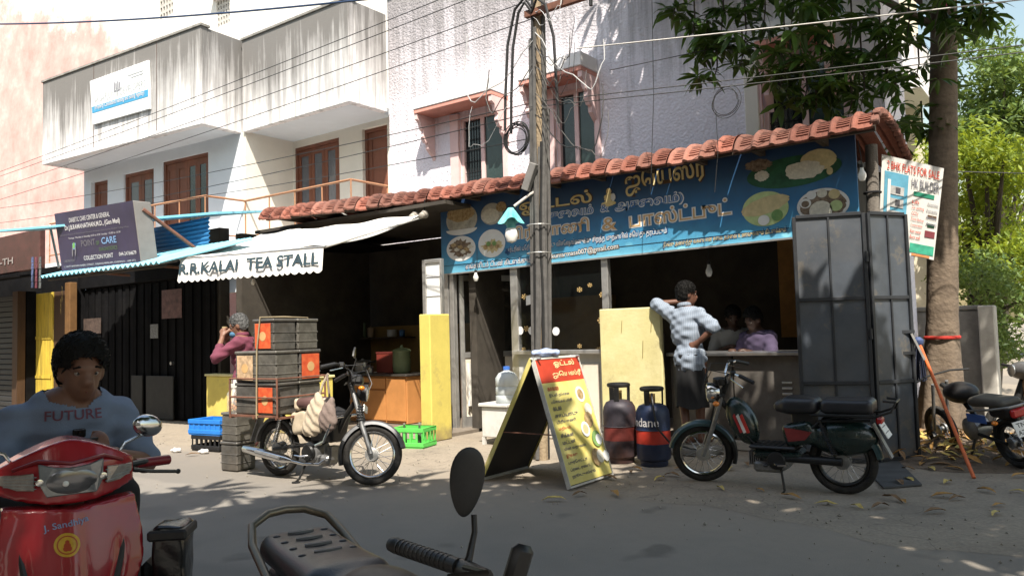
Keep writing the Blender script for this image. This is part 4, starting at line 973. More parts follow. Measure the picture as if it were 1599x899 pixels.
for a_, b_ in ((203, 220), (226, 268)): MB().box(at(a_,630,7.45).x, at(b_,630,7.45).x, 7.47, 7.50, .03, .78).build('kick_board', mat('kick_grey', (.03,.029,.027), .8, var=.3), sh, bevel=.006)
MB().cyl((at(262,582,7.4).x, 7.45, 1.0), (at(262,582,7.4).x, 7.5, 1.0), .03, 10).build('padlock', M_steel, sh, smooth=True)
# yellow door panels and the shop at the frame edge
yd = thing('yellow_shop_door', 'peeling yellow and brown wooden shop door left of the shutters', 'door', (at(80,550,7.3).x, 7.3, 0))
X = lambda px: at(px, 560, 7.3).x
MB().box(X(49), X(81), 7.3, 7.36, .01, 2.45).build('door_leaf', mat('peeling_yellow', (.58,.42,.05), .75, var=.3, scale=4, stretch=(4,4,.5), dirt=.6, dirtcol=(.12,.08,.03), bump=.2), yd, bevel=.008)
MB().box(X(82), X(103), 7.32, 7.37, .01, 2.45).build('door_leaf', mat('brown_door', (.06,.03,.014), .7, var=.3, scale=4, stretch=(4,4,.5)), yd, bevel=.008)
MB().box(X(104), X(112), 7.26, 7.40, .01, 2.6).build('door_jamb', mat('ochre_jamb', (.15,.075,.025), .7, var=.3, scale=5), yd, bevel=.008)
for z in (.7, 1.5): MB().box(X(50), X(80), 7.285, 7.298, z, z+.06).build('ledge', _M['peeling_yellow'], yd)
for (px, py) in ((76,500),(83,515),(97,455),(95,475)):
    c = at(px, py, 7.2); b_ = MB()
    for k in range(3): b_.add([(c.x-.02,c.y,c.z+.12-.1*k),(c.x+.03,c.y-.01,c.z+.09-.1*k),(c.x+.01,c.y,c.z-.02-.1*k)], [(0,1,2)])
    b_.build('dry_garland', mat('dry_leaf_garland', (.50,.36,.10), .8), yd)
gs = thing('grey_shutter_shop', 'grey rolling shutter shop with red brown name board at the frame edge', 'shop', (at(10,550,7.0).x, 7.0, 0))
Xg = lambda px: at(px, 560, 7.0).x
for k in range(22): MB().box(Xg(-90), Xg(22), 7.0, 7.03+.012*(k % 2), .02+k*.11, .02+k*.11+.1).build('shutter_slat', mat('grey_shutter', (.025,.025,.026), .6, var=.3, scale=3), gs, bevel=.012)
MB().box(Xg(23), Xg(31), 6.95, 7.1, .01, 2.5).build('door_jamb', _M['brown_door'], gs); MB().box(Xg(31)+.01, at(49,560,7.3).x-.01, 7.12, 7.3, .01, 2.5).build('wall', M_shut, gs)
Xs = lambda px: at(px, 400, 6.6).x
MB().box(Xs(-120), Xs(62), 6.6, 6.7, at(20,425,6.6).z, at(20,366,6.6).z).build('name_board', mat('red_brown_board', (.075,.03,.025), .5, var=.4, scale=4), gs, bevel=.01)
text('lettering', '-TH', mat('board_letter', (.3,.26,.24), .6), gs, at(0, 415, 6.59), (1,0,0), (0,0,1), .13, .62, .004, .02)
MB().hexa([(Xg(-160),5.85,2.62),(Xg(60),5.85,2.62),(Xg(60),7.15,2.80),(Xg(-160),7.15,2.80),(Xg(-160),5.85,2.65),(Xg(60),5.85,2.65),(Xg(60),7.15,2.83),(Xg(-160),7.15,2.83)]).build('added_shade_canopy', M_shut, gs)  # canopy added only to put the grey shutters and door in shade
# sachets hanging at the corner of the blue awning
for k in range(3):
    c = at(50+k*6, 428, 6.35); hs = MB()
    for j in range(5):
        z = c.z+.32-j*.115; hs.hexa([(c.x-.04,c.y,z-.11),(c.x+.04,c.y,z-.11),(c.x+.04,c.y+.012,z-.11),(c.x-.04,c.y+.012,z-.11),(c.x-.04,c.y+.004,z-.005),(c.x+.04,c.y+.004,z-.005),(c.x+.04,c.y+.008,z-.005),(c.x-.04,c.y+.008,z-.005)])
    o = hs.build('sachet_strip', mat('foil_%d' % k, ((.10,.14,.34),(.45,.06,.14),(.36,.36,.40))[k], .3, metal=.4, var=.6, scale=20)); tag(o, ('blue foil sachet strip hanging at the awning corner', 'red foil sachet strip hanging at the awning corner', 'silver foil sachet strip hanging at the awning corner')[k], 'sachets', 'sachet strips hanging at the awning corner', 'stuff')
# ------------------------------------------------------------------ clinic light box sign
QY = 6.05
k0, k1, k2, k3 = at(85,334,QY-.05), at(208,313,QY-.05), at(221,413,QY+.06), at(97,424,QY+.06)
cs = thing('clinic_sign', 'dark purple clinic light box sign tilted above the blue awning', 'sign', tuple((k2+k3)/2))
back = Vector((.02, .26, 0))
M_boxs = mat('sign_box_grey', (.20,.19,.18), .5, var=.1)
MB().hexa([k3, k2, k2+back, k3+back, k0, k1, k1+back, k0+back]).build('sign_box', M_boxs, cs, bevel=.008)
M_face = mat('purple_flex', (.045,.035,.075), .45, var=.3, scale=2, dirt=.2, dirtcol=(.08,.07,.07))
n_ = (k1-k0).cross(k3-k0).normalized(); n_ = n_ if n_.y < 0 else -n_
fc = MB().hexa([k3+n_*.002+(k2-k3)*.006, k2+n_*.002-(k2-k3)*.006, k2+n_*.008-(k2-k3)*.006, k3+n_*.008+(k2-k3)*.006, k0+n_*.002+(k1-k0)*.006, k1+n_*.002-(k1-k0)*.006, k1+n_*.008-(k1-k0)*.006, k0+n_*.008+(k1-k0)*.006]).build('sign_face', M_face, cs)
def cq(u, v): return (k0*(1-u)+k1*u)*(1-v)+(k3*(1-u)+k2*u)*v
def ctext(body, u0, u1, v, h, m, bold=.0):
    a_, b_ = cq(u0, v), cq(u1, v); return text('lettering', body, m, cs, a_, b_-a_, k0-k3, h, (b_-a_).length, .014, bold)
T_w2 = mat('sign_white', (.62,.60,.60), .5); T_lb = mat('sign_lightblue', (.22,.38,.62), .5); T_dim = mat('sign_dimgrey', (.17,.16,.18), .5)
ctext('DIABETIC CARE CENTER & GENERAL', .20, .72, .19, .075, T_w2, .01); ctext('Dr.J.B.RAMANATHAN,M.D., (Gen Med)', .13, .83, .335, .10, T_w2, .02)
ctext('Consultant Physician & Diabetologist Formerly Professor, Govt Stanley Medical College Hosp.,', .05, .93, .405, .03, T_dim); ctext('Timings : Monday to Saturday 5.30 to 9.30  Sunday : 10.30 to 12.30', .16, .82, .475, .035, T_w2)
ctext('POINT', .32, .50, .615, .10, T_dim, .005); ctext('OF', .51, .55, .615, .06, mat('sign_green', (.10,.18,.06), .5)); ctext('CARE', .58, .76, .615, .105, T_lb, .015); ctext('DIAGNOSTICS', .54, .76, .72, .055, _M['sign_green'])
ctext('COLLECTION POINT', .33, .70, .845, .07, T_w2, .012); ctext('044-24764679', .77, .97, .835, .06, T_w2, .012); ctext('LABORATORY', .06, .21, .85, .04, T_dim, .01); ctext('1, NATTAMMAN NADU STREET, RAJAKILPAKKAM, CHENNAI - 600 073', .05, .95, .945, .035, T_w2)
lg = cq(.22, .58); 
for (dx, dz, rx, rz, m_, lift) in ((0,.03,.055,.10,T_lb,.012),(0,.0,.04,.05,mat('logo_green', (.16,.38,.10), .5),.016),(-.05,-.10,.02,.08,T_dim,.012),(.05,-.10,.02,.08,T_dim,.012)):
    v_ = [(lg+n_*lift+Vector((dx+rx*math.cos(q*PI/8), 0, dz+rz*math.sin(q*PI/8)))) for q in range(16)]; MB().add(v_, [tuple(range(16))]).build('logo', m_, cs)
M_rust = mat('rusty_pipe', (.16,.07,.045), .75, var=.4, scale=10)
MB().tube([k1+Vector((.02,.14,-.12)), at(312,393,7.0)], .03, 8).build('stay_pipe', M_rust, cs, smooth=True)
MB().tube([k3+Vector((.1,.12,.02)), k3+Vector((.1,1.1,-.02))], .025, 8).build('bracket_pipe', M_rust, cs, smooth=True); MB().tube([k2+Vector((-.1,.12,.02)), k2+Vector((-.1,1.1,-.02))], .025, 8).build('bracket_pipe', M_rust, cs, smooth=True)
MB().tube([at(78,352,6.3), at(92,418,6.3)], .022, 8).build('upright_pipe', M_alu, cs, smooth=True)
# ------------------------------------------------------------------ property agency sign on the parapet
def Aq(x, y): 
    u, z = Apix(x, y, -.06); return A(u, -.06, z)
g0, g1, g2, g3 = Aq(140,127), Aq(231,94), Aq(233,170), Aq(145,195)
pg = thing('agency_sign', 'white and blue property agency board fixed to the stained parapet', 'sign', tuple((g2+g3)/2))
def gq(u, v): return (g0*(1-u)+g1*u)*(1-v)+(g3*(1-u)+g2*u)*v
M_gs = mat('sign_white_board', (.78,.80,.80), .5, var=.04); M_gb = mat('sign_blue_band', (.06,.30,.52), .5, var=.05)
bk_ = Anor*.055
MB().hexa([g3,g2,g2+bk_,g3+bk_,g0,g1,g1+bk_,g0+bk_]).build('board', M_gs, pg, bevel=.006)
fn = -Anor
def gpatch(u0, u1, v0, v1, m, nm, off=.006):
    p = [gq(u0,v0), gq(u1,v0), gq(u1,v1), gq(u0,v1)]; return MB().hexa([q+fn*.001 for q in p]+[q+fn*off for q in p]).build(nm, m, pg)
gpatch(.01, .99, .60, .745, M_gb, 'blue_band'); gpatch(.42, .53, .40, .43, T_grey, 'logo_base'); 
for k in range(4): gpatch(.42+k*.03, .44+k*.03, .22+.03*(k % 2), .385, T_grey, 'logo_tower')
def gtext(body, u0, u1, v, h, m, bold=0):
    a_, b_ = gq(u0, v), gq(u1, v); return text('lettering', body, m, pg, a_, b_-a_, (0,0,1), h, (b_-a_).length, .012, bold)
T_faint = mat('sign_faint', (.40,.41,.43), .5); gtext('NAGARJUN & DEVELOPERS', .04, .95, .575, .22, T_faint, -.005); gtext('(Property Consultants Renting and Selling Agency)', .06, .93, .71, .13, T_w2, .01); gpatch(.66, .92, .17, .19, T_faint, 'faint_print'); gpatch(.72, .92, .23, .25, T_faint, 'faint_print')
# ------------------------------------------------------------------ two wheelers
M_tyre = mat('tyre_rubber', (.018,.017,.016), .85, var=.3, scale=20, bump=.3, bscale=90, dirt=.35, dirtcol=(.10,.085,.07))
M_chrome = mat('chrome', (.62,.62,.62), .16, metal=1.0, var=.1, scale=8, dirt=.2, dirtcol=(.2,.18,.15))
M_blk = mat('black_plastic', (.014,.014,.015), .45, var=.3, scale=8, dirt=.25, dirtcol=(.06,.055,.05))
M_blkmetal = mat('black_metal', (.018,.018,.018), .4, metal=.3, var=.3, scale=10, dirt=.3, dirtcol=(.07,.06,.05))
M_greym = mat('grey_cast_metal', (.30,.30,.30), .45, metal=.7, var=.3, scale=12, dirt=.4, dirtcol=(.07,.06,.05))
M_lens = mat('lamp_lens', (.40,.42,.43), .10, metal=.45, var=.25, scale=25, spec=.8)
M_amber = mat('amber_lens', (.75,.22,.02), .2, spec=.6, var=.2); M_redl = mat('red_lens', (.45,.02,.02), .2, spec=.6)
M_plate = mat('white_plate', (.74,.73,.70), .5, var=.05, dirt=.2, dirtcol=(.4,.38,.33)); T_blk = mat('plate_black', (.02,.02,.02), .5)
M_vinyl = mat('black_vinyl_seat', (.020,.021,.026), .34, var=.25, scale=6, bump=.12, bscale=180, dirt=.3, dirtcol=(.07,.065,.06), spec=.5)
def wheel(root, M, R, w, rimm, spokes=28, name='wheel', hubm=None, mag=False):
    t = MB(); t.M = M; t.torus(R-w*.55, w*.55, (0,0,0), 'y', 44, 12, 1.0, 1.0); wo = t.build(name, M_tyre, root, smooth=True, local=True)
    r = MB(); r.M = M; r.torus(R-w*1.28, w*.26, (0,0,0), 'y', 44, 8, 1.7, 1.0); r.build('rim', rimm, wo, smooth=True, local=True)
    h = MB(); h.M = M; h.lathe([(.03,-.055),(.062,-.05),(.062,-.03),(.03,-.025),(.03,.025),(.062,.03),(.062,.05),(.03,.055)], 20, (0,0,0), 'y'); h.build('hub', hubm or M_greym, wo, smooth=True, local=True)
    s = MB(); s.M = M
    for k in range(spokes):
        a = 2*PI*k/spokes; a2 = a+(.35 if k % 2 else -.35); y = .032 if k % 4 < 2 else -.032
        s.cyl((.055*math.cos(a2), y, .055*math.sin(a2)), ((R-w*1.2)*math.cos(a), 0, (R-w*1.2)*math.sin(a)), .0022, 5)
    tag(s.build('spokes', M_chrome, wo, local=True), kind='stuff')
    return wo
def arc_fender(mb, c, r, a0, a1, w, n=16, lip=.02):
    vs = []; fs = []
    for i in range(n+1):
        a = a0+(a1-a0)*i/n
        for (y, rr) in ((-w/2, r-lip*1.6), (-w/2*.92, r-lip*.3), (-w*.25, r+.008), (w*.25, r+.008), (w/2*.92, r-lip*.3), (w/2, r-lip*1.6)):
            vs.append((c[0]+rr*math.cos(a), y, c[2]+rr*math.sin(a)))
    for i in range(n):
        for k in range(5): fs.append((i*6+k, i*6+k+1, (i+1)*6+k+1, (i+1)*6+k))
    return mb.add(vs, fs)
def axis_rot(p, ax, ang): return Matrix.Translation(p) @ Matrix.Rotation(ang, 4, Vector(ax)) @ Matrix.Translation(-Vector(p))
def moped(label, loc, rz, steer, s, body, fender, variant, lean=0.0, group=None, seatm=None):
    """s = side that faces the viewer: +1 left, -1 right"""
    root = thing('moped', label, 'moped', loc, rz, group); root.rotation_euler = (lean, 0, rz)
    P = lambda mb, n, m, par=None, sm=True, bv=0: mb.build(n, m, par or root, smooth=sm, local=True, bevel=bv)
    R = .275; fa, ra = Vector((.61,0,R)), Vector((-.61,0,R)); H = Vector((.37,0,.84)); ax = Vector((-.40,0,.917)).normalized(); S = axis_rot(H, ax, steer)
    def F(): 
        m = MB(); m.M = S; return m
    wheel(root, S @ Matrix.Translation(fa), R, .058, M_chrome, hubm=M_alu); wheel(root, Matrix.Translation(ra), R, .062, M_chrome if variant == 'load' else M_blkmetal)
    for y in (-.085, .085):
        P(F().tube([fa+Vector((0,y,0)), fa+Vector((-.10,y,.24)), H+Vector((.03,y,-.02))], [.021,.021,.018], 10), 'fork_leg', M_greym)
    P(F().bar(H+Vector((.03,-.1,-.02)), H+Vector((.03,.1,-.02)), .05, .03), 'fork_clamp', M_blkmetal, sm=False, bv=.006)
    P(F().tube([H+Vector((.06,0,-.12)), H+Vector((-.03,0,.1))], .026, 10), 'steering_stem', M_blkmetal)
    if variant == 'load':
        for k in range(6): P(F().torus(.030, .006, tuple(fa+Vector((-.13,-.085,.30+.025*k))), 'z', 14, 6), 'fork_gaiter', M_blk)
    f = F(); arc_fender(f, fa, R+.028, .25, 2.75, .11); P(f, 'front_fender', fender)
    f = F(); arc_fender(f, fa, R+.028, 2.75, 3.5, .10); P(f, 'mud_flap', M_blk)
    hb = F(); wid = .33
    for y in (-1, 1):
        hb.tube([H+Vector((-.03,y*.02,.09)), H+Vector((-.02,y*.07,.16)), H+Vector((-.05,y*.16,.22)), H+Vector((-.12,y*.26,.215)), H+Vector((-.22,y*wid,.17))], .0115, 8)
    hbo = P(hb, 'handlebar', M_chrome if variant != 'load' else M_blkmetal)
    for y in (-1, 1):
        a_, b_ = H+Vector((-.13,y*.268,.212)), H+Vector((-.24,y*.345,.163)); P(F().tube([a_, b_], .018, 10), 'grip', M_blk, hbo)
        P(F().tube([H+Vector((-.07,y*.2,.20)), H+Vector((-.06,y*.26,.18)), H+Vector((-.15,y*.37,.13))], .006, 6), 'brake_lever', M_chrome, hbo)
        P(F().cbox(H+Vector((-.08,y*.21,.22)), (.05,.05,.04)), 'switch_block', M_blk, hbo, sm=False, bv=.006)
    for y in (-1, 1):      # control cables looping down from the bars
        P(F().tube([H+Vector((-.07,y*.2,.21)), H+Vector((.10,y*.14,.24)), H+Vector((.17,y*.06,.10)), H+Vector((.10,y*.04,-.12)), fa+Vector((-.02,y*.06,.05))], .0045, 5), 'control_cable', M_blk)
    P(F().tube([H+Vector((-.08,s*.19,.21)), H+Vector((.06,s*.15,.15)), H+Vector((-.0,s*.08,-.10))], .0045, 5), 'control_cable', M_blk)
    P(MB().tube([(.30,s*.05,.62),(.12,s*.09,.42),(-.04,s*.10,.33),(-.30,s*.11,.36)], .006, 5), 'wiring_loom', M_blk)
    # headlight
    hc = H+Vector((.13,0,-.0))
    if variant == 'load':
        hl = P(F().lathe([(.03,-.08),(.07,-.05),(.082,0),(.082,.015)], 20, tuple(hc), 'x'), 'headlight', M_blk); P(F().lathe([(.076,.016),(.05,.026),(0,.03)], 20, tuple(hc), 'x'), 'lens', M_lens, hl)
        for y in (-1, 1): 
            it = P(F().tube([hc+Vector((-.05,0,.02)), hc+Vector((-.03,y*.12,.02))], .008, 6), 'indicator', M_blk); P(F().sphere(tuple(hc+Vector((-.02,y*.14,.02))), (.03,.03,.022)), 'indicator_lens', M_amber, it)
        P(F().cbox(hc+Vector((.01,0,-.15)), (.012,.20,.06)), 'front_plate', M_plate, sm=False)
        P(F().cbox(H+Vector((.04,0,.12)), (.11,.13,.09)), 'speedometer', M_blk, bv=.02)
        ml = P(F().tube([H+Vector((-.06,.2,.22)), H+Vector((-.03,.22,.36)), H+Vector((-.05,.21,.40))], .005, 6), 'mirror', M_blkmetal); P(F().prism([(-.06,0),(.06,0),(.045,.05),(0,.10),(-.045,.05)], -.008, .008, 'x'), 'mirror_back', M_blk, ml)
        ml.children[0].matrix_basis = S @ Matrix.Translation(H+Vector((-.05,.21,.38))) @ S.inverted()
    else:
        hl = P(F().lathe([(.02,-.10),(.06,-.085),(.088,-.03),(.092,0),(.092,.02)], 24, tuple(hc), 'x'), 'headlight', M_chrome); P(F().lathe([(.086,.021),(.06,.032),(0,.038)], 24, tuple(hc), 'x'), 'lens', M_lens, hl)
        P(F().lathe([(.05,0),(.06,.03),(.055,.06),(0,.065)], 18, tuple(H+Vector((.04,0,.07))), 'z'), 'speedometer', M_blk)
        for y in (-1, 1):
            it = P(F().tube([hc+Vector((-.07,0,-.05)), hc+Vector((-.05,y*.11,-.07))], .008, 6), 'indicator', M_blk); P(F().sphere(tuple(hc+Vector((-.045,y*.13,-.07))), (.03,.032,.022)), 'indicator_lens', M_amber, it)
    # frame
    P(MB().tube([H+Vector((.03,0,-.1)), (.27,0,.60), (.16,0,.42), (-.02,0,.36), (-.22,0,.38), (-.40,0,.52), (-.78,0,.60)], .026, 10), 'frame_tube', M_blkmetal)
    for y in (-.075, .075):
        P(MB().tube([(-.12,y,.34), tuple(ra+Vector((0,y,0)))], .016, 8), 'swing_arm', M_blkmetal)
        sh_ = P(MB().cyl((-.57,y*1.35,.33), (-.46,y*1.35,.63), .011, 8), 'shock_absorber', M_chrome if variant == 'load' else M_blkmetal); 
        sp_ = MB()
        for k in range(15): sp_.torus(.023, .0055, (-.562+.0060*k, y*1.35, .355+.0165*k), 'z', 12, 5)
        P(sp_, 'spring', M_chrome if variant == 'load' else M_blk, sh_)
        P(MB().tube([(-.30,y,.46), (-.46,y*1.2,.62), (-.86,y*1.3,.64)], .013, 8), 'subframe_tube', M_blkmetal)
    rf = MB(); arc_fender(rf, ra, R+.035, .55, 3.0, .12); P(rf, 'rear_fender', fender)
    # engine
    eg = P(MB().lathe([(.05,-.11),(.10,-.09),(.105,0),(.10,.09),(.06,.11)], 22, (-.10,0,.27), 'y'), 'engine', M_greym)
    P(MB().lathe([(.075,.10),(.08,.125),(.07,.14),(.03,.145),(0,.146)] if s > 0 else [(.075,-.10),(.08,-.125),(.07,-.14),(.03,-.145),(0,-.146)], 22, (-.09,0,.27), 'y'), 'magneto_cover', M_blkmetal if variant == 'load' else M_blk, eg)
    for k in range(6): P(MB().cbox((.07+.018*k,0,.27), (.007,.13,.12)), 'cooling_fin', M_greym, eg, sm=False)
    P(MB().cbox((.00,0,.20), (.26,.16,.10)), 'crank_case', M_greym, eg, sm=False, bv=.025)
    P(MB().tube([(-.04,s*.10,.25), (-.12,s*.19,.245), (-.20,s*.19,.25)], .009, 7), 'kick_lever', M_chrome, eg)
    P(MB().cbox((-.03,s*.20,.245), (.04,.09,.02)), 'pedal', M_blk, eg, sm=False, bv=.006)
    # chain case / exhaust
    if s < 0:
        P(MB().tube([(.10,-.03,.24),(.05,-.12,.17),(-.12,-.15,.17),(-.30,-.15,.19)], .016, 10), 'exhaust_pipe', M_chrome)
        P(MB().tube([(-.28,-.15,.19),(-.36,-.155,.20),(-.72,-.165,.25),(-.92,-.17,.275),(-.95,-.17,.28)], [.018,.043,.046,.040,.018], 14), 'silencer', M_chrome)
        P(MB().tube([(-.40,-.20,.215),(-.72,-.212,.262)], [.018,.018], 8), 'heat_shield', M_greym)
    else:
        P(MB().tube([(-.08,.09,.29),(-.62,.09,.285)], [.030,.034], 12), 'chain_case', M_blk)
    P(MB().tube([(-.12,s*.10,.2),(-.16,s*.17,.03),(-.15,s*.22,.012)], .011, 8), 'prop_stand', M_blkmetal)
    P(MB().lathe([(.0,0),(.04,.002),(.04,.012),(0,.016)], 14, (-.15,s*.22,.0)), 'stand_foot', M_blk)
    if variant == 'load':
        soft('leg_guard', s_union([s_box((.13,0,.56),(.10,.13,.12),.04,Matrix.Rotation(.35,3,'Y')), s_box((.05,0,.43),(.14,.10,.06),.03)], .05), (-.2,-.2,.3), (.35,.2,.78), .014, M_blk, root)
        for y in (-.17,.17): P(MB().tube([(.30,y*.3,.62),(.30,y,.62),(.28,y*1.15,.56),(.20,y*1.2,.40),(.08,y*1.1,.36),(.06,y*.6,.36)], .013, 8), 'crash_guard', M_chrome)
        so = soft('seat', s_union([s_box((-.14,0,.735),(.13,.12,.05),.045), s_box((-.06,0,.72),(.08,.10,.05),.045)], .05), (-.35,-.2,.62), (.12,.2,.83), .012, mat('brown_seat', (.10,.055,.05), .5, var=.2, bump=.1), root)
        for x in (-.255,.012): soft('seat_end', s_box((x,0,.722),(.04,.115,.058),.03), (x-.08,-.16,.63), (x+.08,.16,.81), .012, mat('cream_vinyl', (.55,.46,.34), .5), so)
        soft('side_panel', s_box((-.24,0,.55),(.12,.10,.11),.04,Matrix.Rotation(-.2,3,'Y')), (-.45,-.15,.38), (-.02,.15,.72), .014, mat('cream_panel', (.50,.42,.31), .5, dirt=.3), root)
        rk = MB()   # cargo cradle
        for y in (-.30,0,.30): rk.bar((-.96,y,.62),(-.30,y,.62),.025,.02)
        for x in (-.96,-.62,-.30): rk.bar((x,-.32,.605),(x,.32,.605),.022,.02)
        P(rk, 'rear_carrier', M_rust, sm=False)
        for x in (-.96,-.29):
            for y in (-.315,.315): P(MB().tube([(x,y,.61),(x,y,.98)], .010, 6), 'carrier_upright', M_rust)
        for z in (.80,.98):
            P(MB().tube([(-.96,-.315,z),(-.29,-.315,z),(-.29,.315,z),(-.96,.315,z),(-.96,-.315,z)], .009, 6), 'carrier_rail', M_rust)
    else:
        tk = soft('leg_tank', s_ell((.22,0,.585),(.125,.105,.225),Matrix.Rotation(.42,3,'Y')), (-.02,-.16,.32), (.47,.16,.86), .012, body, root)
        for k, mm in enumerate((mat('decal_red', (.50,.04,.03), .4), mat('decal_white', (.68,.66,.62), .4), mat('decal_red2', (.42,.03,.03), .4))):
            for y in (-1, 1): P(MB().hexa([(.13+k*.03,y*.1000,.50),(.155+k*.03,y*.1000,.49),(.155+k*.03,y*.1070,.49),(.13+k*.03,y*.1070,.50),(.19+k*.035,y*.0990,.66),(.215+k*.03,y*.0990,.64),(.215+k*.03,y*.1050,.64),(.19+k*.035,y*.1050,.66)]), 'decal', mm, tk, sm=False)
        fb = P(MB().box(-.26,.14,-.14,.14,.365,.395), 'footboard', M_blk, sm=False, bv=.012)
        for k in range(7): P(MB().box(-.23+k*.05,-.205+k*.05,-.125,.125,.396,.401), 'tread', M_blk, fb, sm=False)
        P(MB().box(-.30,.12,-.12,.12,.28,.362), 'under_cover', body, sm=False, bv=.03)
        soft('front_seat', s_union([s_box((-.30,0,.745),(.155,.135,.07),.06), s_box((-.17,0,.73),(.09,.10,.05),.045)], .05), (-.55,-.2,.6), (0,.2,.86), .012, M_vinyl, root)
        soft('rear_seat', s_box((-.68,0,.745),(.205,.14,.062),.045), (-.95,-.2,.6), (-.4,.2,.86), .012, M_vinyl, root)
        soft('seat_post', s_box((-.32,0,.62),(.10,.07,.10),.03), (-.5,-.12,.46), (-.15,.12,.76), .014, M_blk, root)
        sp2 = soft('side_panel', s_union([s_box((-.28,0,.50),(.13,.115,.10),.05,Matrix.Rotation(.2,3,'Y')), s_ell((-.62,0,.48),(.28,.125,.16))], .05), (-1.0,-.18,.3), (-.08,.18,.68), .014, body, root)
        for y in (-1, 1): P(MB().hexa([(-.34,y*.121,.46),(-.20,y*.121,.44),(-.20,y*.1235,.44),(-.34,y*.1235,.46),(-.40,y*.121,.53),(-.17,y*.121,.56),(-.17,y*.1235,.56),(-.40,y*.1235,.53)]), 'decal', mat('decal_dull_red', (.22,.03,.03), .5, var=.3), sp2, sm=False)
        for y in (-1, 1):
            P(MB().tube([(-.40,y*.13,.675),(-.90,y*.15,.675),(-1.02,y*.13,.72),(-1.05,y*.10,.79),(-.96,y*.10,.80)], .011, 8), 'grab_rail', M_blkmetal)
        P(MB().tube([(-1.05,-.10,.79),(-1.05,.10,.79)], .011, 8), 'grab_rail', M_blkmetal)
        P(MB().tube([(-.42,-.13,.675),(-.42,.13,.675)], .011, 8), 'grab_rail', M_blkmetal)
        P(MB().cbox((-.915,0,.63), (.05,.11,.05)), 'tail_light', M_redl, sm=False, bv=.01)
        pl_ = P(MB().hexa([(-.985,-.10,.50),(-.985,.10,.50),(-.978,.10,.50),(-.978,-.10,.50),(-.925,-.10,.61),(-.925,.10,.61),(-.918,.10,.61),(-.918,-.10,.61)]), 'number_plate', M_plate, sm=False)
        for z_, x_ in ((.575,-.9455),(.53,-.9700)): P(MB().hexa([(x_-.003,-.08,z_-.012),(x_-.003,.08,z_-.012),(x_+.004,.08,z_-.012),(x_+.004,-.08,z_-.012),(x_+.007,-.08,z_+.012),(x_+.007,.08,z_+.012),(x_+.014,.08,z_+.012),(x_+.014,-.08,z_+.012)]), 'plate_print', mat('worn_print', (.20,.20,.20), .6, var=.6, scale=60), pl_, sm=False)
    P(MB().bar((-.86,0,.60),(-.99,0,.33),.09,.012), 'rear_mud_flap', M_greym, sm=False)
    return root
p0, p1 = gd(435, 742), gd(585, 757); cc = (p0+p1)/2
rzL = math.atan2((p1-p0).y, (p1-p0).x)
M_silver = mat('silver_fender', (.16,.16,.165), .4, metal=.5, var=.2, scale=8, dirt=.4, dirtcol=(.08,.07,.06))
LM = moped('old grey moped loaded with a tall stack of tins', (cc.x, cc.y, 0), rzL, math.radians(36), -1, M_blk, M_silver, 'load')
q0, q1 = gd(1330, 772), gd(1092, 752); cc2 = (q0+q1)/2
M_dgreen = mat('dark_green_gloss', (.010,.024,.022), .28, var=.3, scale=4, coat=.5, dirt=.25, dirtcol=(.05,.045,.04))
M_teal = mat('teal_fender', (.022,.05,.055), .3, coat=.4, var=.2)
RM = moped('dark green moped with double black seat parked before the gate', (cc2.x, cc2.y, 0), math.atan2((q1-q0).y, (q1-q0).x), math.radians(22), 1, M_dgreen, M_teal, 'double', lean=-.05); RM.scale = (.95,.95,.95)

# ------------------------------------------------------------------ tins: cargo on the moped, and two on the ground
M_tin = mat('weathered_tin', (.17,.16,.14), .5, metal=.45, var=.35, scale=7, bump=.15, bscale=30, dirt=.6, dirtcol=(.06,.05,.04))
M_tin2 = mat('dark_tin', (.125,.118,.108), .5, metal=.45, var=.4, scale=7, bump=.15, bscale=30, dirt=.5, dirtcol=(.13,.10,.07))
M_lred = mat('red_tin_label', (.50,.05,.02), .55, var=.5, scale=14, col2=(.70,.16,.05)); M_lcream = mat('cream_tin_label', (.52,.36,.22), .6, var=.5, scale=14, dirt=.5)
def tin(label, loc, rz, w, h, m, lab=None, group=None, labface='x', tilt=0):
    t = thing('tin', label, 'tin', loc, rz, group); t.rotation_euler = (tilt, 0, rz)
    MB().box(-w/2,w/2,-w/2,w/2,0,h*.9).build('can', m, t, local=True, bevel=.012)
    MB().box(-w/2-.008,w/2+.008,-w/2-.008,w/2+.008,h*.9+.001,h).build('lid', m, t, local=True, bevel=.008)
    r = MB()
    for z in (.25, .55): r.box(-w/2-.004,w/2+.004,-w/2-.004,w/2+.004,h*z,h*z+.01)
    r.build('seam', m, t, local=True, bevel=.003)
    if lab:
        for fc in labface:
            a_ = w/2+.006
            if fc == 'x': o = MB().box(a_-.001,a_+.002,-w*.42,w*.42,.02,h*.86).build('paper_label', lab, t, local=True); MB().lathe([(0,0),(w*.17,.001),(w*.17,.002)], 18, (a_+.002,0,h*.45), 'x').build('label_disc', T_orange, o, local=True)
            else: o = MB().box(-w*.38,w*.38,-a_-.002,-a_+.001,.02,h*.86).build('paper_label', lab, t, local=True); MB().lathe([(w*.16,-.002),(w*.16,-.001),(0,0)], 18, (0,-a_-.002,h*.45), 'y').build('label_disc', T_orange, o, local=True)
    return t
lm = wm(LM); tw, th_ = .285, .305
grid_ = [(-.765,-.148),(-.765,.148),(-.470,-.148),(-.470,.148)]
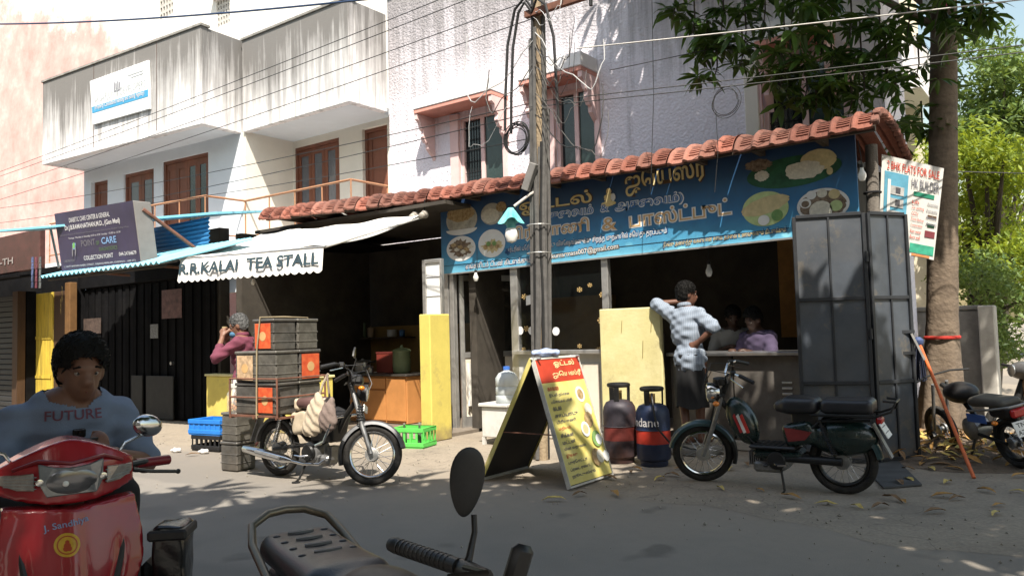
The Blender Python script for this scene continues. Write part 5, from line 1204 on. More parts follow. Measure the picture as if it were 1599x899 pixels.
names = {(0,0):('plain grey tin at the rear near corner of the bottom tier',None),(0,1):('plain grey tin at the rear far corner of the bottom tier',None),(0,2):('red labelled tin at the front near corner of the bottom tier',M_lred),(0,3):('plain dark tin at the front far corner of the bottom tier',None),
 (1,0):('cream labelled tin at the rear of the middle tier of the stack',M_lcream),(1,1):('plain tin hidden at the rear far corner of the middle tier',None),(1,2):('plain grey tin at the front near corner of the middle tier',None),(1,3):('tin with bright red label at the front of the middle tier',M_lred),
 (2,2):('topmost tin of the moped stack with red label and rope',M_lred),(2,3):('topmost plain tin at the far side of the moped stack',None)}
for (tier, k), (lb, la) in names.items():
    x, y = grid_[k]; x += (-.03 if tier == 2 else 0)
    p = lm @ Vector((x+random.uniform(-.006,.006), y, .634+tier*(th_+.004)))
    tin(lb, tuple(p), rzL+random.uniform(-.07,.07), tw, th_, M_tin if (tier+k) % 2 else M_tin2, la, 'tins stacked on the moped carrier', 'x' if k in (3,) else ('y' if (tier,k) != (2,2) else 'y'))
rope = MB(); rp = [lm @ Vector(v) for v in ((-.56,-.33,.60),(-.56,-.325,.94),(-.56,-.32,1.25),(-.52,-.31,1.575),(-.52,.0,1.58),(-.52,.31,1.575),(-.56,.33,.6))]
tag(rope.tube(rp, .008, 6).build('rope', mat('jute_rope', (.30,.24,.15), .9)), 'tan rope strapped over the tins on the moped', 'rope')
tg = gd(345, 738); tg2 = (gd(340,738)+gd(384,735))/2 + Vector((-.06,.12,0))
tin('lower plain tin standing on the ground behind the moped', (tg2.x, tg2.y, .007), .1, .25, .30, M_tin2, None, 'tins standing on the ground'); tin('upper grey tin on the ground pair carrying the snack jar', (tg2.x+.01, tg2.y, .31), .04, .245, .30, M_tin, None, 'tins standing on the ground')
jr = thing('snack_jar', 'clear plastic jar of orange snacks on the ground tins', 'jar', (tg2.x, tg2.y, .613))
m_, n, L, b = nodes_of('clear_plastic'); b.inputs['Base Color'].default_value = (.8,.78,.72,1); b.inputs['Alpha'].default_value = .28; b.inputs['Roughness'].default_value = .15; tcx = n.new('ShaderNodeTexCoord'); L.new(ramp(n, L, noise(n, L, tcx.outputs['Object'], 9), [(.3,(.1,)*3),(.7,(.25,)*3)]), b.inputs['Roughness'])
MB().lathe([(.10,0),(.112,.02),(.112,.19),(.085,.225),(.085,.25)], 22).build('jar_wall', m_, jr, smooth=True, local=True)
MB().lathe([(.092,.25),(.092,.285),(.0,.29)], 22).build('lid', mat('jar_lid', (.55,.54,.5), .5), jr, smooth=True, local=True)
sn = MB(); rnd = random.Random(4)
for k in range(70):
    a_ = rnd.uniform(0, 2*PI); r = .09*math.sqrt(rnd.random()); z = rnd.uniform(.02,.11); sn.sphere((r*math.cos(a_), r*math.sin(a_), z), (.022,.016,.013), 6, 4)
tag(sn.build('snacks', mat('fried_snack', (.50,.20,.04), .7, var=.4, scale=30), jr, smooth=True, local=True), kind='stuff')
# cloth bags hanging on the moped
fb_ = s_union([s_ell((.02,-.13,.60),(.13,.05,.15)), s_ell((.06,-.13,.73),(.07,.035,.12)), s_ell((-.06,-.13,.50),(.10,.045,.07))], .06)
def wrinkle(f, amp, fr): return lambda P: f(P)+amp*(np.sin(P[:,0]*fr+P[:,2]*fr*.4)*np.sin(P[:,2]*fr*.6-P[:,1]*fr*.5))
bag = thing('cloth_bag', 'beige cloth bag slung from the moped handlebar', 'bag', tuple(lm @ Vector((0,0,0))), rzL)
soft('sack', wrinkle(fb_, .008, 60), (-.25,-.25,.38), (.25,0,.9), .010, mat('beige_cloth', (.48,.40,.30), .9, var=.15, scale=8, bump=.2, bscale=50, dirt=.3, dirtcol=(.25,.19,.13)), bag)
MB().tube([(.07,-.13,.80),(.12,-.12,.93),(.17,-.10,1.02)], .012, 6).build('strap', _M['beige_cloth'], bag, smooth=True, local=True)
bag2 = thing('brown_bag', 'grey brown bag hanging below the moped handlebar', 'bag', tuple(lm @ Vector((0,0,0))), rzL)
soft('sack', wrinkle(s_union([s_ell((.22,-.17,.60),(.11,.05,.12)), s_ell((.24,-.16,.72),(.06,.035,.10))], .05), .006, 70), (.05,-.3,.4), (.42,-.05,.88), .010, mat('taupe_cloth', (.20,.15,.13), .85, var=.2, scale=8, bump=.2), bag2)
MB().tube([(.24,-.16,.80),(.22,-.16,.95),(.2,-.15,1.02)], .010, 6).build('strap', _M['taupe_cloth'], bag2, smooth=True, local=True)

# ------------------------------------------------------------------ red scooter in the foreground
M_red = mat('red_scooter_paint', (.30,.012,.018), .25, var=.2, scale=3, coat=.6, dirt=.2, dirtcol=(.22,.05,.05), spec=.5)
M_redd = mat('dark_red_trim', (.16,.008,.012), .35, var=.2)
sp_ = dp(110, 745, 2.75); vdir = Vector((ray(115,745).x, ray(115,745).y, 0)).normalized()
rzS = math.atan2(-vdir.y, -vdir.x) + math.radians(7)
SCO = thing('scooter', 'red scooter facing the viewer with the phone user seated on it', 'scooter', (sp_.x, sp_.y, 0), rzS)
hz_ = sp_.z
P = lambda mb, n, m, par=None, sm=True, bv=0: mb.build(n, m, par or SCO, smooth=sm, local=True, bevel=bv)
# local: +x towards the viewer, +y = right in the picture
def cowl(Pn):
    x, y, z = Pn[:,0], Pn[:,1], Pn[:,2]-hz_
    k = np.abs(y)/.205
    topz = .120-.085*k**1.5; botz = -.072+.035*k**2; front = .03-.12*k**2.2-.55*np.maximum(z-.045,0)
    d = np.maximum.reduce([z-topz, botz-z, (x-front)*.85, (-.16-x), (np.abs(y)-.205)*.9]); return d-.012
cw = soft('headlight_cowl', cowl, (-.2,-.24,hz_-.12), (.08,.24,hz_+.17), .0085, M_red, SCO)
def lensquad(pts, m, nm, par, th=.012):
    # pts in (y, z, x)
    v = [(x,y,z+hz_) for y,z,x in pts]; n2 = len(v); b2 = [(x-th*3,y,z) for x,y,z in v]
    return P(MB().add(v+b2, [tuple(range(n2)), tuple(range(2*n2-1,n2-1,-1))]+[(i,(i+1)%n2,(i+1)%n2+n2,i+n2) for i in range(n2)]), nm, m, par, sm=False, bv=.003)
hlq = lensquad([(-.100,.060,.034),(-.055,.046,.046),(0,.040,.050),(.055,.046,.046),(.100,.060,.034),(.095,-.012,.046),(.076,-.052,.048),(-.076,-.052,.048),(-.095,-.012,.046)], mat('headlight_glass', (.20,.21,.22), .10, metal=.35, spec=.7, var=.3, scale=30), 'headlight', cw)
P(MB().sphere((.046,0,hz_-.004), (.007,.078,.046), 20, 10), 'reflector', mat('smoky_reflector', (.16,.16,.17), .12, metal=.6, spec=.7), hlq); P(MB().sphere((.052,-.02,hz_-.012), (.006,.010,.010)), 'bulb', M_plate, hlq)
for sgn in (-1, 1):
    it = lensquad([(sgn*.112,.030,.028),(sgn*.150,.026,.006),(sgn*.208,.022,-.055),(sgn*.206,-.008,-.055),(sgn*.160,-.026,-.005),(sgn*.110,-.030,.028)][::sgn], mat('indicator_glass', (.42,.38,.34), .15, metal=.5, var=.3, scale=40), 'indicator', cw)
    for k in range(4): P(MB().bar((.034-.01*k*0,sgn*.106,hz_+.018-.013*k),(-.040,sgn*.195,hz_+.014-.009*k),.004,.003), 'lens_rib', M_lens, it, sm=False)
    P(MB().lathe([(0,-.01),(.012,-.008),(.012,.008),(0,.01)], 10, (.04,sgn*.097,hz_), 'x'), 'trim', M_chrome, cw)
P(MB().tube([(-.03,-.17,hz_+.040),(.030,-.10,hz_+.070),(.046,0,hz_+.054),(.030,.10,hz_+.070),(-.03,.17,hz_+.040)], .006, 6), 'brow_line', M_redd, cw)
# apron
def apron(Pn):
    x, y, z = Pn[:,0], Pn[:,1], Pn[:,2]
    t = np.clip((z-.28)/(hz_-.10-.28),0,1); hw = .10+.115*np.clip(t*1.6,0,1)-.02*np.clip((t-.8)/.2,0,1)
    k = np.abs(y)/np.maximum(hw,.01); xf = .02+.12*(1-t)+.045*(1-np.clip(k,0,1)**2)+.02*np.exp(-(y/.03)**2)
    gro = .02*np.exp(-((np.abs(y)-hw*.66)/.012)**2)*np.clip(1-np.abs(t-.4)/.45,0,1)
    d = np.maximum.reduce([(x-xf+gro)*.8, (xf-.055-.05*(1-np.clip(k,0,1)**2)-x)*.8, (np.abs(y)-hw)*.9, z-(hz_-.105+.02*np.abs(y)/.2), .28-z]); return d-.008
ap = soft('front_apron', apron, (-.2,-.26,.24), (.3,.26,hz_-.05), .0095, M_red, SCO)
for sgn in (-1, 1):
    P(MB().tube([(.055,sgn*.165,hz_-.17),(.085,sgn*.145,hz_-.28),(.12,sgn*.105,hz_-.42),(.15,sgn*.07,hz_-.55)], [.007,.012,.016,.010], 8), 'apron_vent', M_blk, ap)
P(MB().box(-.13,-.03,-.19,.19,.30,hz_-.13), 'leg_shield', M_blk, sm=False, bv=.02)
P(MB().tube([(-.05,0,hz_-.2),(-.08,0,hz_-.02)], .05, 12), 'steering_column', M_blk)
T_stick = mat('sticker_blue', (.22,.30,.50), .4); 
sx_, sz_ = .085, hz_-.150
FA = Matrix.Translation((0,-.02,hz_-.155)); fr_ = FA @ Matrix.Rotation(.14,4,'X'); text_on(ap, 'J. Sandhiya', T_stick, 'lettering', fr_, .027, .135, .003)
FS = Matrix.Translation((0,-.022,hz_-.205))
stk = disc_on(ap, mat('sticker_gold', (.55,.34,.03), .4, var=.15, scale=30), 'round_sticker', FS, .0, .038, ap, .003)
disc_on(ap, mat('sticker_red', (.40,.06,.02), .4), 'sticker_ring', FS, .026, .030, stk, .0045)
for dx_, dy_, r_ in ((0,.010,.006),(0,-.002,.010),(-.004,-.012,.008),(.005,-.011,.008)): disc_on(ap, _M['sticker_red'], 'sticker_figure', FS, .0, r_, stk, .0055+.0004*(dx_ > 0), dx_, dy_)
# bars, levers, mirrors
for sgn in (-1, 1):
    P(MB().tube([(-.10,sgn*.14,hz_),(-.16,sgn*.26,hz_+.005),(-.19,sgn*.30,hz_)], .012, 8), 'handlebar', M_blkmetal); P(MB().tube([(-.165,sgn*.24,hz_),(-.22,sgn*.37,hz_-.005)], .019, 12), 'grip', M_redd if sgn > 0 else M_blk)
    P(MB().tube([(-.10,sgn*.22,hz_-.01),(-.10,sgn*.28,hz_-.025),(-.15,sgn*.39,hz_-.045)], .007, 6), 'brake_lever', M_blkmetal); P(MB().sphere((-.15,sgn*.39,hz_-.045), .010, 8, 6), 'lever_tip', M_blk)
    ms = P(MB().tube([(-.10,sgn*.165,hz_+.05),(-.10,sgn*.19,hz_+.09),(-.12,sgn*.26,hz_+.115)], .006, 8), 'mirror_stem', M_chrome); 
    Mr = Matrix.Translation((-.13,sgn*.275,hz_+.145)) @ Matrix.Rotation(sgn*.35,4,'Z') @ Matrix.Rotation(-.25,4,'X')
    r_ = MB(); r_.M = Mr; r_.sphere((0,0,0), (.028,.060,.042), 18, 12); P(r_, 'mirror', M_chrome if sgn > 0 else M_blk, ms)
# floor, seat, tail, wheels
P(MB().box(-.55,-.04,-.17,.17,.26,.31), 'floorboard', M_blk, sm=False, bv=.02)
soft('rear_body', s_union([s_box((-.95,0,.52),(.42,.17,.17),.09), s_box((-.62,0,.45),(.10,.16,.18),.06)], .06), (-1.5,-.25,.25), (-.45,.25,.76), .016, M_red, SCO)
soft('seat', s_union([s_box((-.80,0,.735),(.25,.14,.055),.05), s_box((-1.15,0,.755),(.20,.13,.05),.05)], .05), (-1.45,-.2,.62), (-.48,.2,.86), .016, M_vinyl, SCO)
wheel(SCO, Matrix.Translation((.28,0,.23)), .23, .085, M_blkmetal, 6); wheel(SCO, Matrix.Translation((-.98,0,.23)), .23, .085, M_blkmetal, 6)
f = MB(); arc_fender(f, (.28,0,.23), .27, .1, 2.9, .15); P(f, 'front_fender', M_red)
for y in (-.08,.08): P(MB().tube([(.28,y,.23),(.08,y*.8,.45)], .018, 8), 'fork_leg', M_blkmetal)
P(MB().tube([(-.75,.14,.25),(-.78,.30,.02)], .014, 6), 'side_stand', M_blkmetal)
# black wrapped box strapped at the scooter's flank
bb = dp(270, 870, 2.9); 
kb = thing('black_box', 'shiny black plastic wrapped box standing beside the red scooter', 'box', (bb.x, bb.y, 0), YAW+.15)
zb = dp(268, 815, 2.9).z
soft('wrapped_body', wrinkle(s_box((0,0,zb/2),(.058,.075,zb/2),.018), .004, 55), (-.14,-.2,-.01), (.14,.2,zb+.03), .013, mat('glossy_black_wrap', (.012,.012,.013), .22, var=.3, bump=.25, bscale=14, spec=.6), kb)
MB().box(-.068,.068,-.085,.085,zb-.05,zb-.012).build('lid_band', M_blk, kb, local=True, bevel=.008); MB().box(-.10,-.062,-.06,.06,zb*.35,zb*.82).build('side_pocket', M_blk, kb, local=True, bevel=.02)

# ------------------------------------------------------------------ motorcycle nearest the viewer (only its saddle, bars and mirrors reach the picture)
sr, sf = gd(452, 812, .80), gd(548, 905, .80)
mid = Vector((-1.80, 1.53, 0)); hd = Vector((.93, -.37, 0)).normalized(); rzM = math.atan2(hd.y, hd.x)
NB = thing('motorcycle', 'black motorcycle closest to the viewer showing saddle, grip and mirror', 'motorcycle', (mid.x, mid.y, 0), rzM); NB.scale = (.89,.89,.89)
Q = lambda mb, n, m, par=None, sm=True, bv=0: mb.build(n, m, par or NB, smooth=sm, local=True, bevel=bv)
inv = wm(NB).inverted()
st_ = soft('saddle', s_union([s_box((-.12,0,.775),(.30,.135,.05),.045), s_ell((.18,0,.765),(.22,.12,.06))], .06), (-.5,-.2,.65), (.45,.2,.86), .012, M_vinyl, NB)
for i in range(4):
    x = -.34+.10*i
    for y in (-.085, .085): Q(MB().sphere((x,y,.824), (.014,.014,.007), 10, 6), 'seat_stud', M_vinyl, st_)
    Q(MB().tube([(x-.005,-.045,.826),(x+.008,0,.829),(x-.005,.045,.826)], .008, 6), 'seat_rib', M_vinyl, st_)
Q(MB().torus(.075, .010, (.10,0,.822), 'z', 30, 6), 'seat_emblem_ring', M_vinyl, st_)
Q(MB().cbox((-.43,0,.76), (.10,.15,.07)), 'tail_cowl', mat('grey_gloss', (.10,.11,.14), .25, coat=.4), sm=False, bv=.025)
M_brass = mat('brushed_bronze', (.18,.15,.11), .4, metal=.7, var=.2)
Q(MB().tube([(-.02,.165,.70),(-.15,.17,.745),(-.36,.165,.80),(-.47,.14,.845),(-.52,.07,.87),(-.53,0,.875),(-.52,-.07,.87),(-.47,-.14,.845),(-.36,-.165,.80),(-.15,-.17,.745),(-.02,-.165,.70)], .015, 10), 'grab_rail', M_brass)
soft('side_body', s_union([s_box((-.12,0,.62),(.30,.12,.10),.05), s_ell((.45,0,.76),(.26,.14,.12))], .05), (-.55,-.2,.45), (.8,.2,.92), .02, M_blk, NB)
wheel(NB, Matrix.Translation((-.45,0,.30)), .30, .08, M_blkmetal, 10); wheel(NB, Matrix.Translation((.83,0,.30)), .30, .07, M_blkmetal, 10)
for y in (-.09,.09): Q(MB().tube([(.83,y,.30),(.62,y,.88)], .02, 8), 'fork_leg', M_greym); Q(MB().tube([(-.05,y,.34),(-.45,y,.30)], .018, 8), 'swing_arm', M_blkmetal)
Q(MB().tube([(.62,0,.85),(.3,0,.72),(.1,0,.5),(-.1,0,.4),(-.45,0,.62)], .03, 8), 'frame_tube', M_blkmetal); Q(MB().lathe([(.07,-.11),(.13,-.08),(.13,.08),(.07,.11)], 18, (.12,0,.36), 'y'), 'engine', M_greym)
Q(MB().tube([(.0,.10,.2),(-.02,.25,.015)], .012, 8), 'side_stand', M_blkmetal)
W = lambda *pts: [inv @ Vector(p) for p in pts]
gA, gB = dp(612, 849, 1.62), dp(716, 884, 1.46); clamp = dp(742, 897, 1.42)
sth = Vector((clamp.x+.09, clamp.y-.10, clamp.z-.03))
bar_ = Q(MB().tube(W(gB, clamp, clamp+Vector((.05,-.03,-.005)), sth), .011, 8), 'handlebar', M_blkmetal)
gr = Q(MB().tube(W(gA, gA+(gB-gA)*.08, gA+(gB-gA)*.1, gB), [.0165,.0185,.0165,.0175], 14), 'grip', M_blk, bar_)
for k in range(12): c = gA+(gB-gA)*(.14+.065*k); ringm = MB(); Q(MB().tube(W(c, c+(gB-gA)*.02), .0186, 12), 'grip_ring', M_blk, bar_)
Q(MB().tube(W(clamp+Vector((-.05,.02,.0)), clamp+Vector((.03,-.01,.0))), .021, 12), 'switch_block', M_blk, bar_)
Q(MB().tube(W(dp(725,885,1.40), dp(760,893,1.33), dp(700,900,1.36)), .006, 6), 'clutch_lever', M_blkmetal, bar_)
Q(MB().tube(W(sth, sth+Vector((.12,-.22,.01)), sth+Vector((-.02,-.42,.0)), sth+Vector((-.14,-.48,-.02))), .011, 8), 'handlebar', M_blkmetal)
mt = Q(MB().tube(W(dp(728,884,1.45), dp(733,868,1.46), dp(741,830,1.48), dp(740,803,1.49)), [.010,.008,.0065,.0065], 8), 'mirror_stem', M_blkmetal)
mc = dp(729, 752, 1.49); r_ = MB(); r_.M = inv @ Matrix.Translation(mc) @ Matrix((RT, AX, UP)).transposed().to_4x4() @ Matrix.Rotation(.35,4,'Z') @ Matrix.Rotation(.10,4,'Y')
def egg(u, v):
    a_ = 2*PI*u; t = PI*v; z = .066*math.cos(t); w = .034*(1+.22*math.cos(t)); return (w*math.sin(t)*math.cos(a_), .016*math.sin(t)*math.sin(a_)*(1 if math.sin(a_) > 0 else .45), z)
r_.grid(egg, 24, 16); Q(r_, 'mirror', M_blk, mt)
mt2 = Q(MB().tube(W(sth+Vector((.02,-.40,.0)), dp(812,915,1.05)), .007, 8), 'mirror_stem', M_blkmetal)
r_ = MB(); r_.M = inv @ Matrix.Translation(dp(806,892,1.08)) @ Matrix((RT, AX, UP)).transposed().to_4x4() @ Matrix.Rotation(.5,4,'Z') @ Matrix.Rotation(.35,4,'Y'); r_.cbox((0,0,0), (.035,.02,.075)); Q(r_, 'mirror', M_blk, mt2, bv=.009)

# ------------------------------------------------------------------ motorcycle and helmeted bike at the right edge
tl = dp(1616, 650, 6.9); vd2 = Vector((ray(1583,650).x, ray(1583,650).y, 0)).normalized(); hd2 = Matrix.Rotation(math.radians(38),3,'Z') @ vd2
RB = thing('motorcycle', 'black and blue motorcycle with white plate cut off at the right edge', 'motorcycle', (tl.x+hd2.x*.1, tl.y+hd2.y*.1, .02), math.atan2(hd2.y, hd2.x)); RB.rotation_euler = (-.22, 0, math.atan2(hd2.y, hd2.x)); RB.scale = (.80,.85,.80)
Q = lambda mb, n, m, par=None, sm=True, bv=0: mb.build(n, m, par or RB, smooth=sm, local=True, bevel=bv)
soft('saddle', s_union([s_box((.28,0,.76),(.28,.13,.05),.045), s_ell((.52,0,.74),(.16,.11,.05))], .05), (-.1,-.2,.62), (.75,.2,.86), .016, mat('dusty_seat', (.07,.065,.055), .55, var=.2), RB)
soft('tail_body', s_box((.12,0,.66),(.16,.11,.07),.05), (-.12,-.2,.5), (.35,.2,.8), .016, M_blk, RB)
Q(MB().cbox((-.07,0,.66), (.06,.18,.10)), 'tail_light', M_redl, sm=False, bv=.02)
pl2 = Q(MB().hexa([(-.16,-.13,.42),(-.16,.13,.42),(-.15,.13,.42),(-.15,-.13,.42),(-.11,-.13,.58),(-.11,.13,.58),(-.10,.13,.58),(-.10,-.13,.58)]), 'number_plate', M_plate, sm=False)
text('lettering', 'TN 09', T_blk, pl2, (-.128,.10,.515), (0,-1,0), (.05,0,.16), .05, .20, .004, .01, world=False); text('lettering', 'AZ 1388', T_blk, pl2, (-.152,.115,.44), (0,-1,0), (.05,0,.16), .05, .23, .004, .01, world=False)
for y in (-1,1): Q(MB().tube([(.05,y*.12,.60),(.05,y*.2,.58)], .012, 6), 'indicator_stalk', M_blk); Q(MB().sphere((.05,y*.21,.58), (.035,.03,.025)), 'indicator', M_amber)
Q(MB().tube([(.55,.16,.66),(.1,.18,.72),(-.08,.10,.74),(-.10,0,.74),(-.08,-.10,.74),(.1,-.18,.72),(.55,-.16,.66)], .014, 8), 'grab_rail', M_greym)
soft('tank', s_ell((.82,0,.82),(.26,.15,.13)), (.5,-.2,.65), (1.12,.2,1.0), .02, M_blk, RB)
wheel(RB, Matrix.Translation((.12,0,.30)), .30, .08, M_blkmetal, 16); wheel(RB, Matrix.Translation((1.4,0,.30)), .30, .07, M_blkmetal, 16)
for y in (-.09,.09): Q(MB().tube([(1.4,y,.30),(1.18,y,.92)], .02, 8), 'fork_leg', M_greym); Q(MB().tube([(.55,y,.36),(.12,y,.30)], .02, 8), 'swing_arm', M_blkmetal)
Q(MB().tube([(1.15,0,.9),(.8,0,.7),(.6,0,.45),(.3,0,.5)], .03, 8), 'frame_tube', M_blkmetal); Q(MB().lathe([(.08,-.12),(.14,-.08),(.14,.08),(.08,.12)], 18, (.7,0,.40), 'y'), 'engine', M_greym)
Q(MB().tube([(1.12,-.36,1.0),(1.16,-.15,1.04),(1.16,.15,1.04),(1.12,.36,1.0)], .013, 8), 'handlebar', M_blkmetal); Q(MB().tube([(.7,-.15,.28),(.3,-.17,.27),(-.1,-.18,.33)], [.02,.045,.045], 12), 'silencer', M_blkmetal)
Q(MB().tube([(.6,.12,.3),(.58,.3,.0)], .014, 6), 'side_stand', M_blkmetal)
Q(MB().box(.30,.62,.125,.14,.52,.62), 'side_cover', mat('blue_cover', (.06,.14,.42), .35), sm=False, bv=.006)
hb2 = dp(1572, 578, 8.6)
ob = thing('parked_scooter', 'scooter handlebar and tan cloth cover behind the plated motorcycle', 'scooter', (hb2.x+.15, hb2.y, 0), YAW+PI)
Q = lambda mb, n, m, par=None, sm=True, bv=0: mb.build(n, m, par or ob, smooth=sm, local=True, bevel=bv)
zz = hb2.z
soft('cowl', s_ell((0,.02,zz),(.13,.20,.10)), (-.2,-.25,zz-.15), (.2,.28,zz+.15), .02, M_silver, ob); Q(MB().tube([(.0,-.36,zz+.05),(0,-.1,zz+.03),(0,.1,zz+.03),(0,.36,zz+.05)], .016, 8), 'handlebar', M_blk)
Q(MB().lathe([(.06,.1),(.065,.13),(0,.14)], 16, (0,0,zz), 'x'), 'headlight', M_lens); Q(MB().tube([(-.02,0,zz-.05),(.16,0,.3)], .04, 10), 'steering_column', M_blk)
soft('cloth_cover', wrinkle(s_union([s_ell((-.22,.0,zz-.16),(.26,.20,.20)), s_ell((-.5,0,zz-.26),(.3,.18,.16))], .08), .01, 30), (-.9,-.3,.2), (.1,.3,zz+.15), .022, mat('tan_cloth', (.36,.22,.13), .9, var=.2, scale=5, bump=.2), ob)
soft('body', s_box((-.45,0,.42),(.45,.15,.14),.07), (-1,-.2,.2), (.1,.2,.62), .025, M_silver, ob); wheel(ob, Matrix.Translation((.22,0,.23)), .23, .07, M_blkmetal, 8); wheel(ob, Matrix.Translation((-.85,0,.23)), .23, .07, M_blkmetal, 8)
# ------------------------------------------------------------------ people
def bb(f, pts, r):
    p = np.array([list(q) for q in pts], float); f.lo = p.min(0)-r; f.hi = p.max(0)+r; return f
def cap(a, b, ra, rb): return bb(s_cap(a, b, ra, rb), (a, b), max(ra, rb))
def ell(c, r, R=None): return bb(s_ell(c, r, R), (c,), max(r))
def body_union(fs, k=.028):
    def f(P):
        r = np.full(len(P), .5)
        for g in fs:
            pad = k+.03; m = ((P > g.lo-pad) & (P < g.hi+pad)).all(1)
            if m.any(): r[m] = smin(r[m], g(P[m]), k)
        return r
    return f
def hand(w, d, n, curl, side, s=1.0, spread=.10):
    """capsules of a hand: wrist w, pointing along d, palm facing n, side=+1 when the thumb lies on +(d x n)"""
    w, d, n = Vector(w), Vector(d).normalized(), Vector(n); n = (n-d*n.dot(d)).normalized(); t = d.cross(n)*side; out = []
    for o in (-.028, -.009, .010, .027): out.append(cap(w+d*.015*s, w+d*.085*s+t*o*s, .015*s, .0125*s))
    for k, (o, l) in enumerate(((.030,.070),(.011,.080),(-.009,.075),(-.028,.058))):
        p = w+d*.088*s+t*o*s; a = 0; dd = d; r = .0092*s
        for j, q in enumerate((.44,.32,.26)):
            a += curl*(.55 if j == 0 else .8); v = (d*math.cos(a)+n*math.sin(a)+t*spread*(o/.03)*.5).normalized(); e = p+v*l*q*s; out.append(cap(p, e, r, r*.9)); p = e; r *= .92
    p = w+d*.025*s+t*.028*s
    for j, (l, a) in enumerate(((.045,.75),(.032,.45),(.026,.25))):
        v = (d*math.cos(a)+t*math.sin(a)+n*(.25+.35*curl)).normalized(); e = p+v*l*s; out.append(cap(p, e, .0125*s if j == 0 else .0100*s, .0095*s)); p = e
    return out
def person(label, root_loc, J, skin, shirt, lower, hair, spec, res=.011, group=None):
    t = thing('person', label, 'person', root_loc, 0, group); V = {k: Vector(v) for k, v in J.items() if isinstance(v, (tuple, Vector))}
    up = (V['neck']-V['pelvis']).normalized(); lf = (V['shL']-V['shR']).normalized(); fw = lf.cross(up).normalized(); lf = up.cross(fw)
    TM = Matrix((fw, lf, up)).transposed()
    hf = V['face'].normalized(); hu = V.get('hup', up); hl = hu.cross(hf).normalized(); hu = hf.cross(hl); HM = Matrix((hf, hl, hu)).transposed(); hc = V['head']; hs = spec.get('hs', 1.0)
    h = lambda x, y, z: hc + HM @ (Vector((x, y, z))*hs)
    mid = (V['neck']*.52+V['pelvis']*.48); chest = V['neck']*.74+V['pelvis']*.26; bw_ = spec.get('bulk', 1.0)
    torso = [ell(V['pelvis'], (.125*bw_,.165*bw_,.13), TM), ell(mid, (.115*bw_,.155*bw_,.17), TM), ell(chest+fw*.01, (.125*bw_,.18*bw_,.17), TM), cap(V['shL'], V['shR'], .062*bw_, .062*bw_), cap(V['neck']-up*.05, h(-.015,0,-.06), .062, .054)]
    head = [ell(h(-.012,0,.03), tuple(v*hs for v in (.098,.077,.098)), HM), ell(h(.022,0,-.035), tuple(v*hs for v in (.070,.062,.085)), HM), ell(h(.055,0,-.088), tuple(v*hs for v in (.026,.032,.022)), HM),
            cap(h(.085,0,.012), h(.105,0,-.028), .010*hs, .015*hs), cap(h(.082,-.035,.028), h(.082,.035,.028), .013*hs, .013*hs), cap(h(.086,-.018,-.062), h(.086,.018,-.062), .010*hs, .010*hs), ell(h(.098,.012,-.032), (.009*hs,)*3), ell(h(.098,-.012,-.032), (.009*hs,)*3),
            ell(h(-.01,.080,-.012), tuple(v*hs for v in (.020,.010,.032)), HM), ell(h(-.01,-.080,-.012), tuple(v*hs for v in (.020,.010,.032)), HM)]
    arms = []; upper = []
    for s, sd in (('L', 1), ('R', -1)):
        sh, el_, wr = V['sh'+s], V['el'+s], V['wr'+s]
        upper += [cap(sh, el_, .056*bw_, .045*bw_)]; arms += [cap(el_, wr, .043*bw_, .028)]
        hd_ = V.get('hd'+s, wr-el_); arms += hand(wr, hd_, V.get('pn'+s, Vector((0,0,-1))), spec.get('curl', .5), spec.get('th'+s, 1))
    legs = []
    for s in 'LR':
        hp, kn, an, to = V['hip'+s], V['kn'+s], V['an'+s], V['to'+s]
        legs += [cap(hp, kn, .085*bw_, .060), cap(kn, an, .056, .037), cap(an-Vector((0,0,.035)), to, .036, .028)]
    allp = torso+head+upper+arms+legs
    lo = np.min([f.lo for f in allp], 0)-.03; hi = np.max([f.hi for f in allp], 0)+.03
    bo = soft('body', body_union(allp, .026), lo, hi, res, skin, t)
    # shirt
    lw = spec.get('sleeve', .75); ease = spec.get('ease', .018)
    hem = V['pelvis']-up*spec.get('hem', .12)
    sp = [ell(V['pelvis'], (.125*bw_+ease,.165*bw_+ease,.14), TM), ell(mid, (.125*bw_+ease,.172*bw_+ease,.22), TM), ell(chest+fw*.01, (.125*bw_+ease,.18*bw_+ease,.175), TM), cap(V['shL'], V['shR'], .062*bw_+ease*.7, .062*bw_+ease*.7), cap(V['neck']-up*.07, V['neck']-up*.01, .085, .072), bb(s_cap(mid, hem, .125*bw_+ease, .135*bw_+ease), (mid, hem), .2)]
    sp[-1] = bb((lambda g: (lambda P: g(P)))(s_ell(V['pelvis']-up*.02, (.125*bw_+ease,.165*bw_+ease,.22), TM)), (V['pelvis'],), .25)
    for s in 'LR':
        sh, el_, wr = V['sh'+s], V['el'+s], V['wr'+s]
        if lw <= 1: e = sh+(el_-sh)*lw; sp.append(cap(sh, e, .060*bw_+ease*.9, .054*bw_+ease*1.1))
        else: e = el_+(wr-el_)*(lw-1); sp += [cap(sh, el_, .060*bw_+ease*.7, .050*bw_+ease*.7), cap(el_, e, .050*bw_+ease*.6, .040+ease*.5)]
    su = body_union(sp, .03); am = spec.get('wr', .006)
    U_, H_ = np.array(up), np.array(hem)
    def sfn(P): return su(P)+am*np.sin(P[:,0]*34+P[:,2]*21)*np.sin(P[:,1]*29-P[:,2]*37)+am*.6*np.sin(P[:,2]*70+P[:,1]*25-P[:,0]*18)
    lo = np.min([f.lo for f in sp], 0)-.04; hi = np.max([f.hi for f in sp], 0)+.04
    NK = np.array(V['neck']-up*spec.get('neckline', .0))
